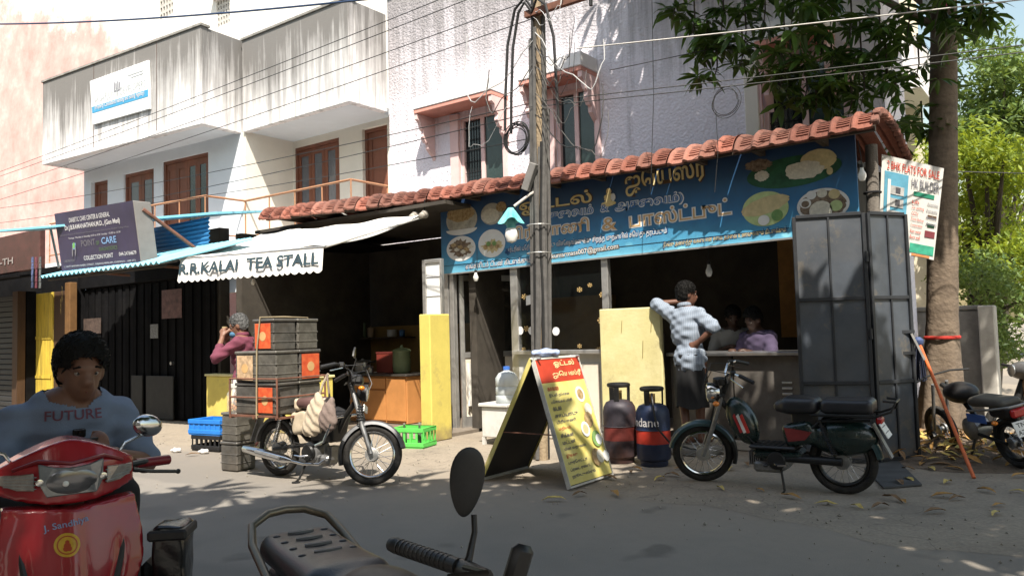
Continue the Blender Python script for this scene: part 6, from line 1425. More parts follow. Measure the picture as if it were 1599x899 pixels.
    so = soft('shirt', sfn, lo, hi, res, shirt, t, keep=lambda P: (((P-H_) @ U_ > 0) & ~(((P-NK) @ U_ > 0) & (np.linalg.norm((P-NK)-((P-NK) @ U_)[:,None]*U_, axis=1) < .11))))
    if spec.get('collar'): 
        c = V['neck']+up*.03; MBc = MB(); MBc.M = Matrix.Translation(c) @ TM.to_4x4(); MBc.torus(.062, .018, (0,0,0), 'z', 24, 8, 1.3); MBc.build('collar', shirt, t, smooth=True, local=True)
    if spec.get('crew'): c = V['neck']-up*.010+fw*.012; MBc = MB(); MBc.M = Matrix.Translation(c) @ TM.to_4x4() @ Matrix.Rotation(.12,4,'Y'); MBc.torus(.112, .013, (0,0,0), 'z', 32, 8, 1.5); MBc.build('collar', shirt, t, smooth=True, local=True)
    # lower garment
    if spec.get('lungi'):
        z1 = spec['lungi']; pz = V['pelvis'].z+.04; kc = (V['knL']+V['knR'])/2; ac = (V['anL']+V['anR'])/2
        lg = MB()
        def lun(u, v):
            a = 2*PI*u; z = pz+(z1-pz)*v; f_ = (pz-z)/max(.01, pz-kc.z); c = V['pelvis'].lerp(kc, f_) if f_ <= 1 else kc.lerp(ac, min(1,(kc.z-z)/max(.01,kc.z-ac.z)))
            w = 1+.06*math.sin(a*7+v*2)*v+.03*math.sin(a*13); e = fw*math.cos(a)*(.145+.01*v)*w*bw_ + lf*math.sin(a)*(.185+.0*v)*w*bw_; return (c.x+e.x, c.y+e.y, z+.015*math.sin(a*3)*v)
        lg.grid(lun, 48, 14).build('lungi', lower, t, smooth=True, local=True, thick=.006)
    else:
        lp = [ell(V['pelvis']-up*.02, (.135*bw_,.175*bw_,.14), TM)]
        for s in 'LR': hp, kn, an = V['hip'+s], V['kn'+s], V['an'+s]; lp += [cap(hp, kn, .098*bw_, .075), cap(kn, an+Vector((0,0,.03)), .072, .058)]
        lu = body_union(lp, .03); lo = np.min([f.lo for f in lp], 0)-.04; hi = np.max([f.hi for f in lp], 0)+.04
        soft('trousers', lambda P: lu(P)+.005*np.sin(P[:,0]*40+P[:,2]*30)*np.sin(P[:,1]*30-P[:,2]*26), lo, hi, res*1.15, lower, t)
    # hair, face
    HMn = np.array(HM); hcn = np.array(hc); hb_ = spec.get('hairvol', .016)
    hcap = s_union([s_ell(h(-.018,0,.045), tuple((v+hb_)*hs for v in (.098,.078,.095)), HM), s_ell(h(-.04,0,-.01), tuple((v+hb_*.5)*hs for v in (.075,.076,.09)), HM)], .03)
    def hkeep(P):
        q = (P-hcn) @ HMn/hs; x, y, z = q[:,0], q[:,1], q[:,2]
        line = np.where(x > .03, .062+.012*np.cos(y*40)-(np.abs(y) > .055)*.03, np.where(x > -.02, .01-.0*x, -.075)); return z > line
    fz = spec.get('hairnoise', .006)
    soft('hair', lambda P: hcap(P)+fz*.6*np.sin(P[:,0]*95+P[:,2]*60)*np.sin(P[:,1]*105-P[:,2]*40)+fz*.6*np.sin(P[:,0]*210+P[:,1]*190), hcn-.2, hcn+.2, min(res,.0085), hair, t, keep=hkeep)
    # short locks give the hair its broken outline
    hr = random.Random(9); hm = MB(); cnt = 0
    for hv in range(4000):
        if cnt >= spec.get('locks', 420): break
        a_, b_ = hr.uniform(0, 2*PI), math.acos(hr.uniform(-.55, 1)); q = Vector((math.sin(b_)*math.cos(a_), math.sin(b_)*math.sin(a_), math.cos(b_))); lp_ = Vector((-.018+q.x*(.098+hb_*.8), q.y*(.078+hb_*.8), .045+q.z*(.095+hb_*.8)))
        if not hkeep(np.array([hcn+HMn @ (np.array(lp_)*hs)]))[0]: continue
        tn = Vector((-q.z*.3-.2+hr.uniform(-.5,.5), q.x*.3+hr.uniform(-.6,.6), hr.uniform(-.4,.2))); tn = (tn-q*tn.dot(q)).normalized(); l_ = hr.uniform(.018,.036)*spec.get('locklen', 1)
        hm.tube([h(*lp_), h(*(lp_+q*.006+tn*l_*.5)), h(*(lp_+q*.003+tn*l_))], [.0048*hs,.0042*hs,.0008], 4, False); cnt += 1
    hm.build('hair_locks', hair, t, smooth=True, local=True)['kind'] = 'stuff'
    for y in (-.033, .033):
        e = MB(); e.sphere(tuple(h(.078,y,.006)), .0125*hs, 10, 8); eo = e.build('eye', M_eye, t, smooth=True, local=True); MB().sphere(tuple(h(.0865,y,.005)), .0062*hs, 8, 6).build('iris', M_iris, eo, smooth=True, local=True)
        b_ = MB(); b_.tube([h(.086,y-.020,.026), h(.095,y,.034), h(.086,y+.020,.028)], [.003*hs,.0052*hs,.003*hs], 6); b_.build('eyebrow', hair, t, smooth=True, local=True)
        l_ = MB(); l_.tube([h(.085,y-.015,.012), h(.0915,y,.0165), h(.085,y+.015,.012)], .0034*hs, 6); l_.build('eyelid', skin, t, smooth=True, local=True)
    m_ = MB(); m_.tube([h(.083,-.026,-.062), h(.096,-.008,-.058), h(.096,.008,-.058), h(.083,.026,-.062)], [.002,.0055*hs,.0055*hs,.002], 8); m_.tube([h(.083,-.023,-.066), h(.094,0,-.070), h(.083,.023,-.066)], [.002,.0062*hs,.002], 8); m_.build('lips', M_lip, t, smooth=True, local=True)
    for s in 'LR':
        if not spec.get('barefoot'):
            sh_ = [cap(V['an'+s]-Vector((0,0,.05)), V['to'+s]-Vector((0,0,.005)), .044, .036)]; f_ = body_union(sh_); soft('shoe', f_, sh_[0].lo-.03, sh_[0].hi+.03, .012, M_shoe, t)
    return t, so
M_eye = mat('eye_white', (.32,.28,.25), .3, var=.03); M_iris = mat('iris', (.015,.01,.008), .15); M_lip = mat('lips', (.15,.055,.045), .5); M_shoe = mat('sandal_leather', (.03,.025,.02), .6)
def skin(n, c): return mat(n, c, .5, var=.12, scale=14, bump=.05, bscale=120, spec=.35)
SK1 = skin('skin_rider', (.17,.085,.055)); SK2 = skin('skin_tea', (.19,.095,.062)); SK3 = skin('skin_lean', (.125,.058,.038)); SK4 = skin('skin_cook', (.06,.032,.022))
H_blk = mat('black_hair', (.006,.0055,.005), .7, var=.3, scale=40, bump=.3, bscale=150, spec=.15); H_gry = mat('grey_hair', (.10,.10,.10), .6, var=.6, scale=50, bump=.6, bscale=150)
# rider on the red scooter (built in the scooter's frame, then placed)
Mz = Matrix.Rotation(rzS, 4, 'Z'); base = wm(SCO) @ Vector((0,0,0))
rot = lambda *v: tuple(Mz @ Vector((v[0], v[1]+.10 if len(v) == 3 and v[2] > .7 and abs(v[0]) > .45 else v[1], v[2]-.085 if v[2] > .85 else v[2])))
hx = -.86
RJ = dict(pelvis=rot(hx-.08,0,.80), neck=rot(hx+.05,0,1.185), head=rot(hx+.115,.030,1.325), face=tuple(Mz @ Vector((.95,.10,-.16))), hup=tuple(Mz @ Vector((.16,.03,.98))), shL=rot(hx+.03,.185,1.115), shR=rot(hx+.03,-.20,1.115), elL=rot(hx+.10,.29,.90), elR=rot(hx+.08,-.31,.90), wrL=rot(hx+.36,.13,.975), wrR=rot(hx+.36,-.02,.97),
   hdL=rot(.5,-.6,.3), hdR=rot(.5,.6,.3), pnL=rot(.2,.3,1), pnR=rot(.2,-.3,1), hipL=rot(hx+.0,.10,.80), hipR=rot(hx+.0,-.10,.80), knL=rot(hx+.47,.22,.74), knR=rot(hx+.47,-.20,.74), anL=rot(hx+.50,.25,.12), anR=rot(hx+.45,-.14,.40), toL=rot(hx+.66,.27,.035), toR=rot(hx+.60,-.14,.345))
M_tee = mat('blue_grey_tshirt', (.15,.19,.27), .9, var=.14, scale=5, bump=.15, bscale=200)
rider, tee = person('person in blue grey T-shirt seated on the red scooter looking at a phone', (base.x, base.y, 0), RJ, SK1, M_tee, mat('black_trousers', (.016,.015,.015), .9, var=.3), H_blk, dict(bulk=1.02, hs=1.04, sleeve=.86, ease=.020, wr=.006, curl=.7, hairvol=.026, hairnoise=.004, locks=520, locklen=1.25, hem=.14, thR=-1, crew=True), res=.0105)
FR = Matrix.Translation(rot(hx+.05, -.005, 1.12)) @ Mz
text_on(tee, 'FUTURE', mat('shirt_print', (.14,.05,.075), .8), 'shirt_print', FR, .042, .215)
gl = MB(); gl.M = Matrix.Translation(rot(hx+.205, .01, 1.045)) @ Mz
for z in (.02, -.035): gl.cbox((0,0,z), (.02,.05,.038))
gl.cbox((0,0,-.008), (.012,.015,.03)); tag(gl.build('sunglasses', mat('dark_lens', (.008,.008,.009), .12, spec=.7), bevel=.008), 'dark sunglasses hung from the rider neckline', 'sunglasses').location = (base.x, base.y, 0)
nc = MB(); nc.tube([rot(hx+.03,-.075,1.20), rot(hx+.10,-.075,1.165), rot(hx+.165,-.03,1.13), rot(hx+.165,.03,1.13), rot(hx+.10,.075,1.165), rot(hx+.03,.075,1.20)], .004, 6); nc.build('necklace', mat('silver_chain', (.6,.55,.45), .3, metal=.8), rider, smooth=True, local=True)
phn = thing('phone', 'black phone held low by the scooter rider', 'phone', tuple(Vector((base.x,base.y,0))+Vector(rot(hx+.45,.06,1.02))), rzS); phn.rotation_euler = (0, -.7, rzS+.35)
MB().box(-.075,.075,-.07,.07,-.005,.005).build('casing', M_blk, phn, local=True, bevel=.004); MB().box(-.070,.070,-.064,.064,.0052,.0065).build('screen', mat('dark_screen', (.01,.01,.012), .1, spec=.7), phn, local=True)
# man with a glass at the tea stall
fL = gd(400, 713); loc = (at(378,600,5.75).x+.07, 5.75, 0)
M2 = Matrix.Rotation(math.radians(212), 4, 'Z'); r2 = lambda *v: tuple(M2 @ Vector(v))
TJ = dict(pelvis=r2(0,0,.90), neck=r2(.03,0,1.40), head=r2(.08,0,1.535), face=r2(.90,.12,-.30), hup=r2(.2,0,.98), shL=r2(.02,.185,1.325), shR=r2(.02,-.185,1.325), elL=r2(.24,.27,1.16), elR=r2(.20,-.24,1.15), wrL=r2(.25,.075,1.40), wrR=r2(.27,-.05,1.36), hdL=r2(.15,-.35,.75), hdR=r2(-.1,.35,.8), pnL=r2(-.4,-.9,0), pnR=r2(-.4,.9,0),
   hipL=r2(0,.095,.88), hipR=r2(0,-.095,.88), knL=r2(.03,.12,.47), knR=r2(.0,-.12,.47), anL=r2(.0,.13,.085), anR=r2(-.04,-.13,.085), toL=r2(.16,.15,.035), toR=r2(.13,-.15,.035))
M_mar = mat('maroon_shirt', (.145,.035,.060), .85, var=.15, scale=6, bump=.15, bscale=150)
tea, _s = person('person in maroon shirt with blue face mask pulled down, sipping a drink', loc, TJ, SK2, M_mar, mat('dark_maroon_trousers', (.07,.025,.022), .9, var=.2), H_gry, dict(sleeve=1.55, ease=.014, wr=.006, curl=.9, hairvol=.010, hairnoise=.006, hem=.10, collar=True, thL=-1), res=.0105)
dh = MB()
def dhoti(u, v):
    a = 2*PI*u; w = 1+.05*math.sin(a*6+3*v); c = M2 @ Vector((0,0,0)); e = M2 @ Vector((.15*math.cos(a)*w, .19*math.sin(a)*w, 0)); return (e.x, e.y, .92-.30*v)
dh.grid(dhoti, 40, 8).build('waist_cloth', mat('white_waist_cloth', (.68,.66,.62), .9, var=.08, bump=.2), tea, smooth=True, local=True, thick=.006)
hcT = Vector(TJ['head']); hfv = Vector(TJ['face']).normalized(); mk = ell(hcT+hfv*.06+Vector((0,0,-.085)), (.052,.052,.042)); soft('face_mask', mk, mk.lo-.02, mk.hi+.02, .008, mat('blue_mask', (.06,.16,.27), .9), tea)
cupp = Vector(TJ['wrL'])*.5+Vector(TJ['wrR'])*.5+Vector((0,0,.10))+Vector(r2(-.01,.0,0))
cp = thing('tea_glass', 'small glass raised in the hands of the maroon shirted person', 'glass', tuple(Vector(loc)+cupp)); MB().lathe([(.022,-.03),(.026,.0),(.032,.05),(.029,.05),(.02,-.025),(0,-.025)], 16).build('tumbler', mat('tea_tumbler', (.45,.36,.2), .25), cp, smooth=True, local=True); MB().lathe([(0,.03),(.027,.03)], 16).build('tea', mat('milk_tea', (.32,.18,.09), .3), cp, local=True)
# man leaning on the yellow board, back to us
rx0 = Vector((-3.60, 8.06, 0))
S3 = .10
LJ = dict(pelvis=(0.02,.0,1.03), neck=(-.05,.06,1.58), head=(-.03,.10,1.725), face=(.72,.68,-.05), hup=(0,.05,1), shL=(-.22,.08,1.515), shR=(.125,.02,1.50), elL=(-.46,.20,1.64), elR=(.33,-.06,1.35), wrL=(-.20,.30,1.66), wrR=(.155,-.075,1.20), hdL=(1,.05,-.06), hdR=(-.8,-.1,-.35), pnL=(0,0,-1), pnR=(.1,.9,-.1),
   hipL=(-.08,.0,.98), hipR=(.12,.0,.98), knL=(-.10,.05,.56), knR=(.10,.03,.56), anL=(-.03,-.05,.185), anR=(.10,.02,.185), toL=(.0,.12,.135), toR=(.14,.18,.135))
def check_mat():
    m, n, L, b = nodes_of('checked_cotton'); tc = n.new('ShaderNodeTexCoord'); sp = n.new('ShaderNodeSeparateXYZ'); L.new(tc.outputs['Object'], sp.inputs[0])
    ln = []
    for ax in ('X', 'Z'): 
        f = math_(n, L, 'FRACT', math_(n, L, 'MULTIPLY', sp.outputs[ax], 44)); ln.append(math_(n, L, 'LESS_THAN', f, .45))
    c = mixc(n, L, ln[0], (.25,.285,.34), (.185,.22,.275)); c2 = mixc(n, L, ln[1], c, (.185,.22,.275)); c = mixc(n, L, .5, c, c2)
    L.new(c, b.inputs['Base Color']); b.inputs['Roughness'].default_value = .9; b.inputs['Specular IOR Level'].default_value = .2; return m
lean, _s = person('person in checked shirt and dark lungi leaning on the yellow board', tuple(rx0), LJ, SK3, check_mat(), mat('black_lungi', (.014,.014,.015), .9, var=.3), H_blk, dict(sleeve=.95, ease=.020, wr=.007, curl=.6, hairvol=.018, hairnoise=.007, hem=.16, lungi=.50, collar=True, barefoot=True, thL=-1), res=.0105)
st = thing('step_stone', 'grey stone block under the foot of the leaning person', 'stone', (-3.58, 7.98, 0)); soft('block', lambda P: s_box((0,0,.052),(.30,.17,.048),.025)(P)+.006*np.sin(P[:,0]*30)*np.sin(P[:,1]*26), (-.36,-.24,-.01), (.36,.24,.13), .018, mat('grey_stone', (.16,.15,.135), .9, var=.3, scale=9, bump=.4), st)
# two cooks inside
for k, (px, Y, lbl, sm, tur, zt) in enumerate(((1142, 9.6, 'person in pale shirt standing in the dark kitchen behind the counter', mat('pale_shirt', (.24,.23,.21), .9, var=.1), .5, 1.60), (1190, 9.15, 'person in purple shirt bending over the serving counter', mat('purple_shirt', (.06,.045,.085), .9, var=.15), -.4, 1.56))):
    x = at(px, 500, Y).x; Mk = Matrix.Rotation(-PI/2+tur, 4, 'Z'); rk = lambda *v: tuple(Mk @ Vector(v))
    KJ = dict(pelvis=rk(0,0,.86), neck=rk(.10,0,zt-.27), head=rk(.15,0,zt-.13), face=rk(.9,0,-.42), hup=rk(.3,0,.95), shL=rk(.08,.18,zt-.34), shR=rk(.08,-.18,zt-.34), elL=rk(.16,.26,zt-.58), elR=rk(.16,-.26,zt-.58), wrL=rk(.36,.14,zt-.50), wrR=rk(.36,-.12,zt-.50), hipL=rk(0,.09,.84), hipR=rk(0,-.09,.84), knL=rk(.02,.1,.48), knR=rk(.02,-.1,.48), anL=rk(0,.1,.13), anR=rk(0,-.1,.13), toL=rk(.15,.1,.10), toR=rk(.15,-.1,.10))
    person(lbl, (x, Y, 0), KJ, SK4, sm, _M['black_trousers'], H_blk, dict(sleeve=.8, ease=.02, curl=.7, hairvol=.018), res=.016, group='cooks in the kitchen')
# ------------------------------------------------------------------ gas cylinders
M_cyl1 = mat('rusty_blue_cylinder', (.040,.034,.042), .55, metal=.2, var=.4, scale=6, dirt=.7, dirtcol=(.14,.06,.04)); M_band = mat('red_band', (.42,.035,.02), .5, var=.2, dirt=.3, dirtcol=(.15,.03,.02)); M_cyl2 = mat('navy_cylinder', (.013,.022,.055), .45, var=.25, scale=6, dirt=.35, dirtcol=(.06,.06,.07))
def cylinder(label, p, h, r, mb_, band, rz):
    t = thing('gas_cylinder', label, 'gas cylinder', (p.x, p.y, .007), rz, 'gas cylinders before the yellow board')
    z1 = h*.80
    MB().lathe([(r*.78,0),(r*.82,.02),(r*.82,.05),(r*.97,.07),(r,.10),(r,z1*.36)], 32).build('lower_shell', mb_, t, smooth=True, local=True)
    MB().lathe([(r*1.004,z1*.36+.001),(r*1.004,z1*.58)], 32).build('painted_band', band, t, smooth=True, local=True)
    MB().lathe([(r,z1*.58+.001),(r,z1*.80),(r*.96,z1*.88),(r*.80,z1*.955),(r*.5,z1*.99),(r*.2,z1),(0,z1)], 32).build('upper_shell', mb_, t, smooth=True, local=True)
    MB().torus(r*1.002, .006, (0,0,z1*.58), 'z', 32, 6).build('weld_ring', mb_, t, smooth=True, local=True)
    MB().torus(r*.62, .017, (0,0,h-.015), 'z', 28, 8, 1.3).build('collar_ring', M_blkmetal, t, smooth=True, local=True)
    for k in range(3):
        a = k*2*PI/3+.5; MB().bar((r*.6*math.cos(a), r*.6*math.sin(a), z1*.95), (r*.62*math.cos(a), r*.62*math.sin(a), h-.02), .05, .018).build('collar_stay', M_blkmetal, t, local=True)
    MB().cyl((0,0,z1-.01), (0,0,z1+.09), .032, 12).build('valve', mat('brass_valve', (.3,.2,.08), .4, metal=.8), t, smooth=True, local=True)
    return t
gp1, gp2 = gd(970, 722), gd(1022, 727)
ca = cylinder('rust stained gas cylinder with dull red band, left of the pair', gp1, .80, .168, M_cyl1, mat('dull_red_band', (.14,.025,.02), .6, var=.3, dirt=.4, dirtcol=(.06,.03,.025)), .3)
cb_ = cylinder('navy gas cylinder with bright red band, right of the pair', gp2, .77, .168, M_cyl2, M_band, 0)
def wraptext(t, body, m, z, h, w, r, a0):
    o = text('lettering', body, m, t, (0,0,0), (1,0,0), (0,1,0), h, w, 0, .01, 'CENTER', world=False)
    for v in o.data.vertices: a = a0+v.co.x/r; zz = z+v.co.y; v.co = ((r+.003)*math.cos(a), (r+.003)*math.sin(a), zz)
wraptext(cb_, 'Indane', T_w2, .395, .085, .30, .168, math.atan2(-gp2.y, -gp2.x)-.55)
tag(MB().tube([gp2+Vector((0,0,.66)), gp2+Vector((.05,-.10,.72)), gp2+Vector((.10,-.18,.60)), gp2+Vector((.14,-.19,.40)), gp2+Vector((.24,-.12,.25)), gp2+Vector((.4,.4,.1))], .010, 8).build('gas_hose', M_blk, smooth=True), 'black rubber hose hanging from the navy gas cylinder', 'hose')
# ------------------------------------------------------------------ folding menu board
ay0, ay1 = 5.72, 6.46; axl, axr = -4.66, -3.68; apex = at(848, 556, (ay0+ay1)/2); az = at(830, 560, ay0).z; axm = at(830, 560, ay0).x
mbd = thing('menu_board', 'folding A-frame menu board with yellow Tamil price list', 'menu board', ((axl+axr)/2, (ay0+ay1)/2, 0))
M_my = mat('menu_yellow', (.60,.49,.10), .55, var=.2, scale=4, dirt=.3, dirtcol=(.42,.38,.2), col2=(.70,.62,.25)); M_mr = mat('menu_red', (.42,.045,.02), .55, var=.2, scale=5); M_mw = mat('menu_frame', (.55,.53,.48), .6, dirt=.4)
def apanel(xb, sgn, skew):
    tp = lambda v: Vector((axm+sgn*.015, ay0+(ay1-ay0)*v, az)); bt = lambda v: Vector((xb+skew*v, ay0+(ay1-ay0)*v, .02))
    PP = lambda u, v: bt(v)*(1-u)+tp(v)*u                      # u up, v along Y
    n_ = (PP(1,0)-PP(0,0)).cross(PP(0,1)-PP(0,0)).normalized(); n_ = n_ if n_.x*sgn > 0 else -n_
    q = lambda u0,u1,v0,v1,o0,o1: MB().hexa([PP(u0,v0)+n_*o0,PP(u0,v1)+n_*o0,PP(u1,v1)+n_*o0,PP(u1,v0)+n_*o0,PP(u0,v0)+n_*o1,PP(u0,v1)+n_*o1,PP(u1,v1)+n_*o1,PP(u1,v0)+n_*o1])
    sh = q(.015,.99,.01,.99,-.012,0).build('back_sheet', mat('dark_ply', (.03,.027,.024), .8), mbd)
    q(.02,.80,.02,.98,.002,.006).build('yellow_sheet', M_my, mbd); q(.80,.985,.02,.98,.002,.007).build('red_header', M_mr, mbd)
    for v0, v1 in ((0,.012),(.988,1)): q(0,1,v0,v1,-.03,.012).build('frame_bar', M_mw if sgn > 0 else M_my, mbd)
    for u0, u1 in ((0,.014),(.988,1)): q(u0,u1,.012,.988,-.03,.012).build('frame_bar', M_mw, mbd)
    return PP, n_
PPr, nr = apanel(axr, 1, 0); PPl, nl = apanel(axl, -1, 0)
def mtext(body, u, v0, v1, h, m, bold=.01):
    a_, b_ = PPr(u, v0), PPr(u, v1); up_ = PPr(u+.1, v0)-a_; text('lettering', body, m, mbd, a_, b_-a_, up_, h, (b_-a_).length, .010, bold)
mtext('ஓட்டல்', .91, .38, .85, .075, T_gold, .02); mtext('ஜெயஸ்ரீ', .825, .30, .95, .07, T_gold, .02)
T_mn = mat('menu_navy', (.03,.04,.12), .6); T_mred = mat('menu_scarlet', (.45,.04,.03), .6)
for k, (w, m_, l) in enumerate((('காலை', T_mred, .24),('இட்லி தோசை', T_mn, .44),('பொங்கல் பூரி', T_mn, .46),('வடை', T_mn, .18),('சாப்பாடு', T_mn, .5),('பிரியாணி', T_mn, .42),('மதியம்', T_mred, .26),('சிக்கன்', T_mn, .28),('மட்டன்', T_mn, .28),('மீன் வறுவல்', T_mn, .48),('இரவு', T_mred, .24),('புரோட்டா', T_mn, .42),('ப்ரைட் ரைஸ்', T_mn, .44),('நூடுல்ஸ்', T_mn, .52))):
    mtext(w, .735-k*.052, .10, .10+l, .036, m_)
for k, (u, v, r, m_) in enumerate(((.68,.78,.075,F_plate),(.68,.78,.05,F_food),(.55,.86,.06,F_rice),(.47,.80,.07,F_food),(.40,.66,.07,F_plate),(.40,.66,.045,F_dosa),(.31,.84,.075,F_green),(.30,.88,.05,F_plate),(.17,.72,.08,F_food),(.17,.80,.06,F_rice),(.16,.93,.05,F_plate))):
    c = PPr(u, v); e1 = (PPr(u, v+.1)-c).normalized(); e2 = (PPr(u+.1, v)-c).normalized(); lift = nr*(.009+.0015*k)
    MB().add([c+lift]+[c+lift+e1*r*math.cos(2*PI*i/20)+e2*r*math.sin(2*PI*i/20) for i in range(20)], [(0,i+1,(i+1)%20+1) for i in range(20)]).build('dish_print', m_, mbd)
for v in (.06, .94): MB().cyl(PPr(1.0,v)+Vector((-.05,0,.0)), PPr(1.0,v)+Vector((.05,0,.0)), .012, 8).build('hinge', M_alu, mbd)
MB().bar(PPr(.4,.03)+Vector((-.02,0,0)), PPl(.4,.03)+Vector((.02,0,0)), .02, .008).build('tie_bar', M_rust, mbd)
pb_ = thing('plastic_wrap', 'crumpled blue and white plastic on top of the menu board', 'plastic', (axm, ay0+.3, az+.012)); soft('wrap', wrinkle(s_ell((-.05,.0,.03),(.10,.16,.035)), .012, 50), (-.2,-.22,-.02), (.1,.22,.09), .012, mat('blue_white_plastic', (.35,.42,.62), .35, var=.5, scale=14), pb_)
# ------------------------------------------------------------------ water can on its stand
wc = gd(784, 690); wy = 7.75; wx = at(784, 640, wy).x
ws = thing('water_stand', 'white metal stand under the water can by the doorway', 'stand', (wx, wy, 0)); zs_ = at(784, 628, wy).z
M_wst = mat('chipped_white_metal', (.58,.57,.54), .6, var=.1, dirt=.45, dirtcol=(.25,.22,.18))
MB().box(-.22,.22,-.2,.2,zs_-.04,zs_).build('top', M_wst, ws, local=True, bevel=.008); MB().box(-.19,.19,-.17,.17,.10,zs_-.043).build('cabinet', M_wst, ws, local=True, bevel=.01)
for x in (-.17,.17):
    for y in (-.15,.15): MB().box(x-.02,x+.02,y-.02,y+.02,.007,.099).build('leg', M_wst, ws, local=True)
wcn = thing('water_can', 'big translucent water can standing on the white stand', 'water can', (wx+.10, wy-.02, zs_+.002))
MB().lathe([(.125,0),(.14,.02),(.14,.09),(.132,.10),(.14,.11),(.14,.19),(.132,.20),(.14,.21),(.14,.30),(.10,.36),(.04,.385),(.035,.42),(0,.42)], 28).build('bottle', mat('cloudy_plastic', (.55,.60,.62), .25, var=.1, alpha=.8), wcn, smooth=True, local=True); MB().lathe([(.042,.40),(.042,.44),(0,.445)], 16).build('cap', mat('blue_cap', (.05,.15,.5), .4), wcn, smooth=True, local=True)
# ------------------------------------------------------------------ crates
def crate(label, loc, rz, lx, ly, h, m, group=None, slots=6):
    t = thing('crate', label, 'crate', loc, rz, group); th = .012
    MB().box(-lx/2,lx/2,-ly/2,ly/2,0,.015).build('base', m, t, local=True)
    for z in (.016, h-.05): 
        f = MB(); f.box(-lx/2-.008,lx/2+.008,-ly/2-.008,-ly/2+th,z,z+.05).box(-lx/2-.008,lx/2+.008,ly/2-th,ly/2+.008,z,z+.05).box(-lx/2-.008,-lx/2+th,-ly/2+th,ly/2-th,z,z+.05).box(lx/2-th,lx/2+.008,-ly/2+th,ly/2-th,z,z+.05); f.build('rim', m, t, local=True, bevel=.004)
    for k in range(slots+1):
        x = -lx/2+lx*k/slots
        for y in (-ly/2+.006, ly/2-.006): MB().box(max(-lx/2,x-.014),min(lx/2,x+.014),y-.006,y+.006,.066,h-.05).build('slat', m, t, local=True)
    for k in range(1, slots-1):
        y = -ly/2+ly*k/(slots-1)
        for x in (-lx/2+.006, lx/2-.006): MB().box(x-.006,x+.006,y-.014,y+.014,.066,h-.05).build('slat', m, t, local=True)
    return t
cr = (gd(297,703)+gd(343,705))/2+Vector((.02,.16,0)); M_cblk = mat('black_crate_plastic', (.012,.012,.013), .5, var=.3); M_cblu = mat('blue_crate_plastic', (.02,.19,.60), .45, var=.12, dirt=.15); M_cgrn = mat('green_crate_plastic', (.10,.50,.09), .45, var=.12, dirt=.2, dirtcol=(.1,.25,.08))
crate('black slatted plastic crate under the blue one', (cr.x, cr.y, .007), .12, .50, .36, .19, M_cblk)
bc = crate('bright blue plastic crate on top of the black crate', (cr.x-.02, cr.y, .20), .16, .54, .38, .19, M_cblu)
MB().box(-.26,.26,-.183,-.172,.03,.15).build('side_wall', M_cblu, bc, local=True); MB().box(.255,.264,-.18,.18,.03,.15).build('side_wall', M_cblu, bc, local=True)
gc = (gd(612,702)+gd(660,697))/2+Vector((.0,.12,0))
gcr = crate('bright green bottle crate beside the yellow pillar', (gc.x, gc.y, .007), .25, .42, .34, .24, M_cgrn, None, 5)
for k, (x, y) in enumerate(((-.1,-.06),(.05,.05),(.12,-.08))):
    bt = thing('bottle', ('glass bottle at the left of the green crate', 'glass bottle in the middle of the green crate', 'glass bottle at the right of the green crate')[k], 'bottle', tuple(wm(gcr) @ Vector((x,y,.016))), 0, 'bottles in the green crate'); MB().lathe([(.028,0),(.03,.02),(.03,.15),(.014,.2),(.012,.26),(0,.26)], 14).build('glass', mat('bottle_glass', (.06,.10,.06), .1, spec=.7), bt, smooth=True, local=True); MB().lathe([(.014,.255),(.014,.27),(0,.272)], 12).build('cap', M_alu, bt, local=True)
# ------------------------------------------------------------------ lamps
M_bulb = mat('white_bulb', (.75,.74,.70), .25, var=.03)
def bulb(label, p, cord_top, r=.03, h=.1):
    t = thing('hanging_bulb', label, 'light bulb', (p.x, p.y, p.z)); 
    MB().lathe([(0,-h*.55),(r*.6,-h*.5),(r,-h*.2),(r*.95,.0),(r*.5,h*.3),(r*.42,h*.5)], 16).build('glass', M_bulb, t, smooth=True, local=True); MB().lathe([(r*.5,h*.5),(r*.5,h*.75),(0,h*.8)], 12).build('holder', M_blk, t, smooth=True, local=True)
    MB().tube([p+Vector((0,0,h*.75)), (p+cord_top)/2+Vector((.01,0,0)), cord_top], .004, 5).build('cord', M_blk, t)
b1 = at(743, 432, 8.36); bulb('clear round bulb hanging below the left end of the banner', b1, b1+Vector((.02,.02,.45)), .038, .12)
b2 = at(1107, 422, 8.8); bulb('white bulb hanging above the head of the leaning person', b2, b2+Vector((0,0,1.0)), .04, .14)
b3 = at(1346, 272, 8.3); bulb('white bulb fixed at the right end of the banner', b3, b3+Vector((-.03,.05,.35)), .04, .13)
b4 = at(395, 440, 7.3); bulb('small bulb under the white canvas awning', b4, b4+Vector((0,.1,.5)), .03, .09)
LY = 6.75; l0, l1 = at(852, 291, 6.98), at(803, 322, LY)
lt = thing('wrapped_street_lamp', 'street lamp bulb wrapped in torn teal plastic on the pole', 'lamp', tuple(l1))
MB().tube([l0, (l0+l1)/2+Vector((0,0,.02)), l1], .016, 8).build('arm', mat('white_conduit', (.55,.50,.46), .6), lt, smooth=True)
M_tl = mat('teal_plastic', (.07,.36,.36), .45, var=.3, scale=9, col2=(.25,.62,.62))
lc = at(798, 345, LY)
def shade(u, v):
    a = 2*PI*u; r = .03+.10*v+.02*math.sin(a*5)*v; return (lc.x+r*math.cos(a), lc.y+r*math.sin(a), lc.z+.14-.15*v-.03*v*math.sin(a*3+1))
MB().grid(shade, 30, 6).build('plastic_hood', M_tl, lt, smooth=True, thick=.003); MB().cyl((lc.x,lc.y,lc.z-.10), (lc.x,lc.y,lc.z+.08), .05, 12).build('socket_wrap', M_tl, lt, smooth=True)
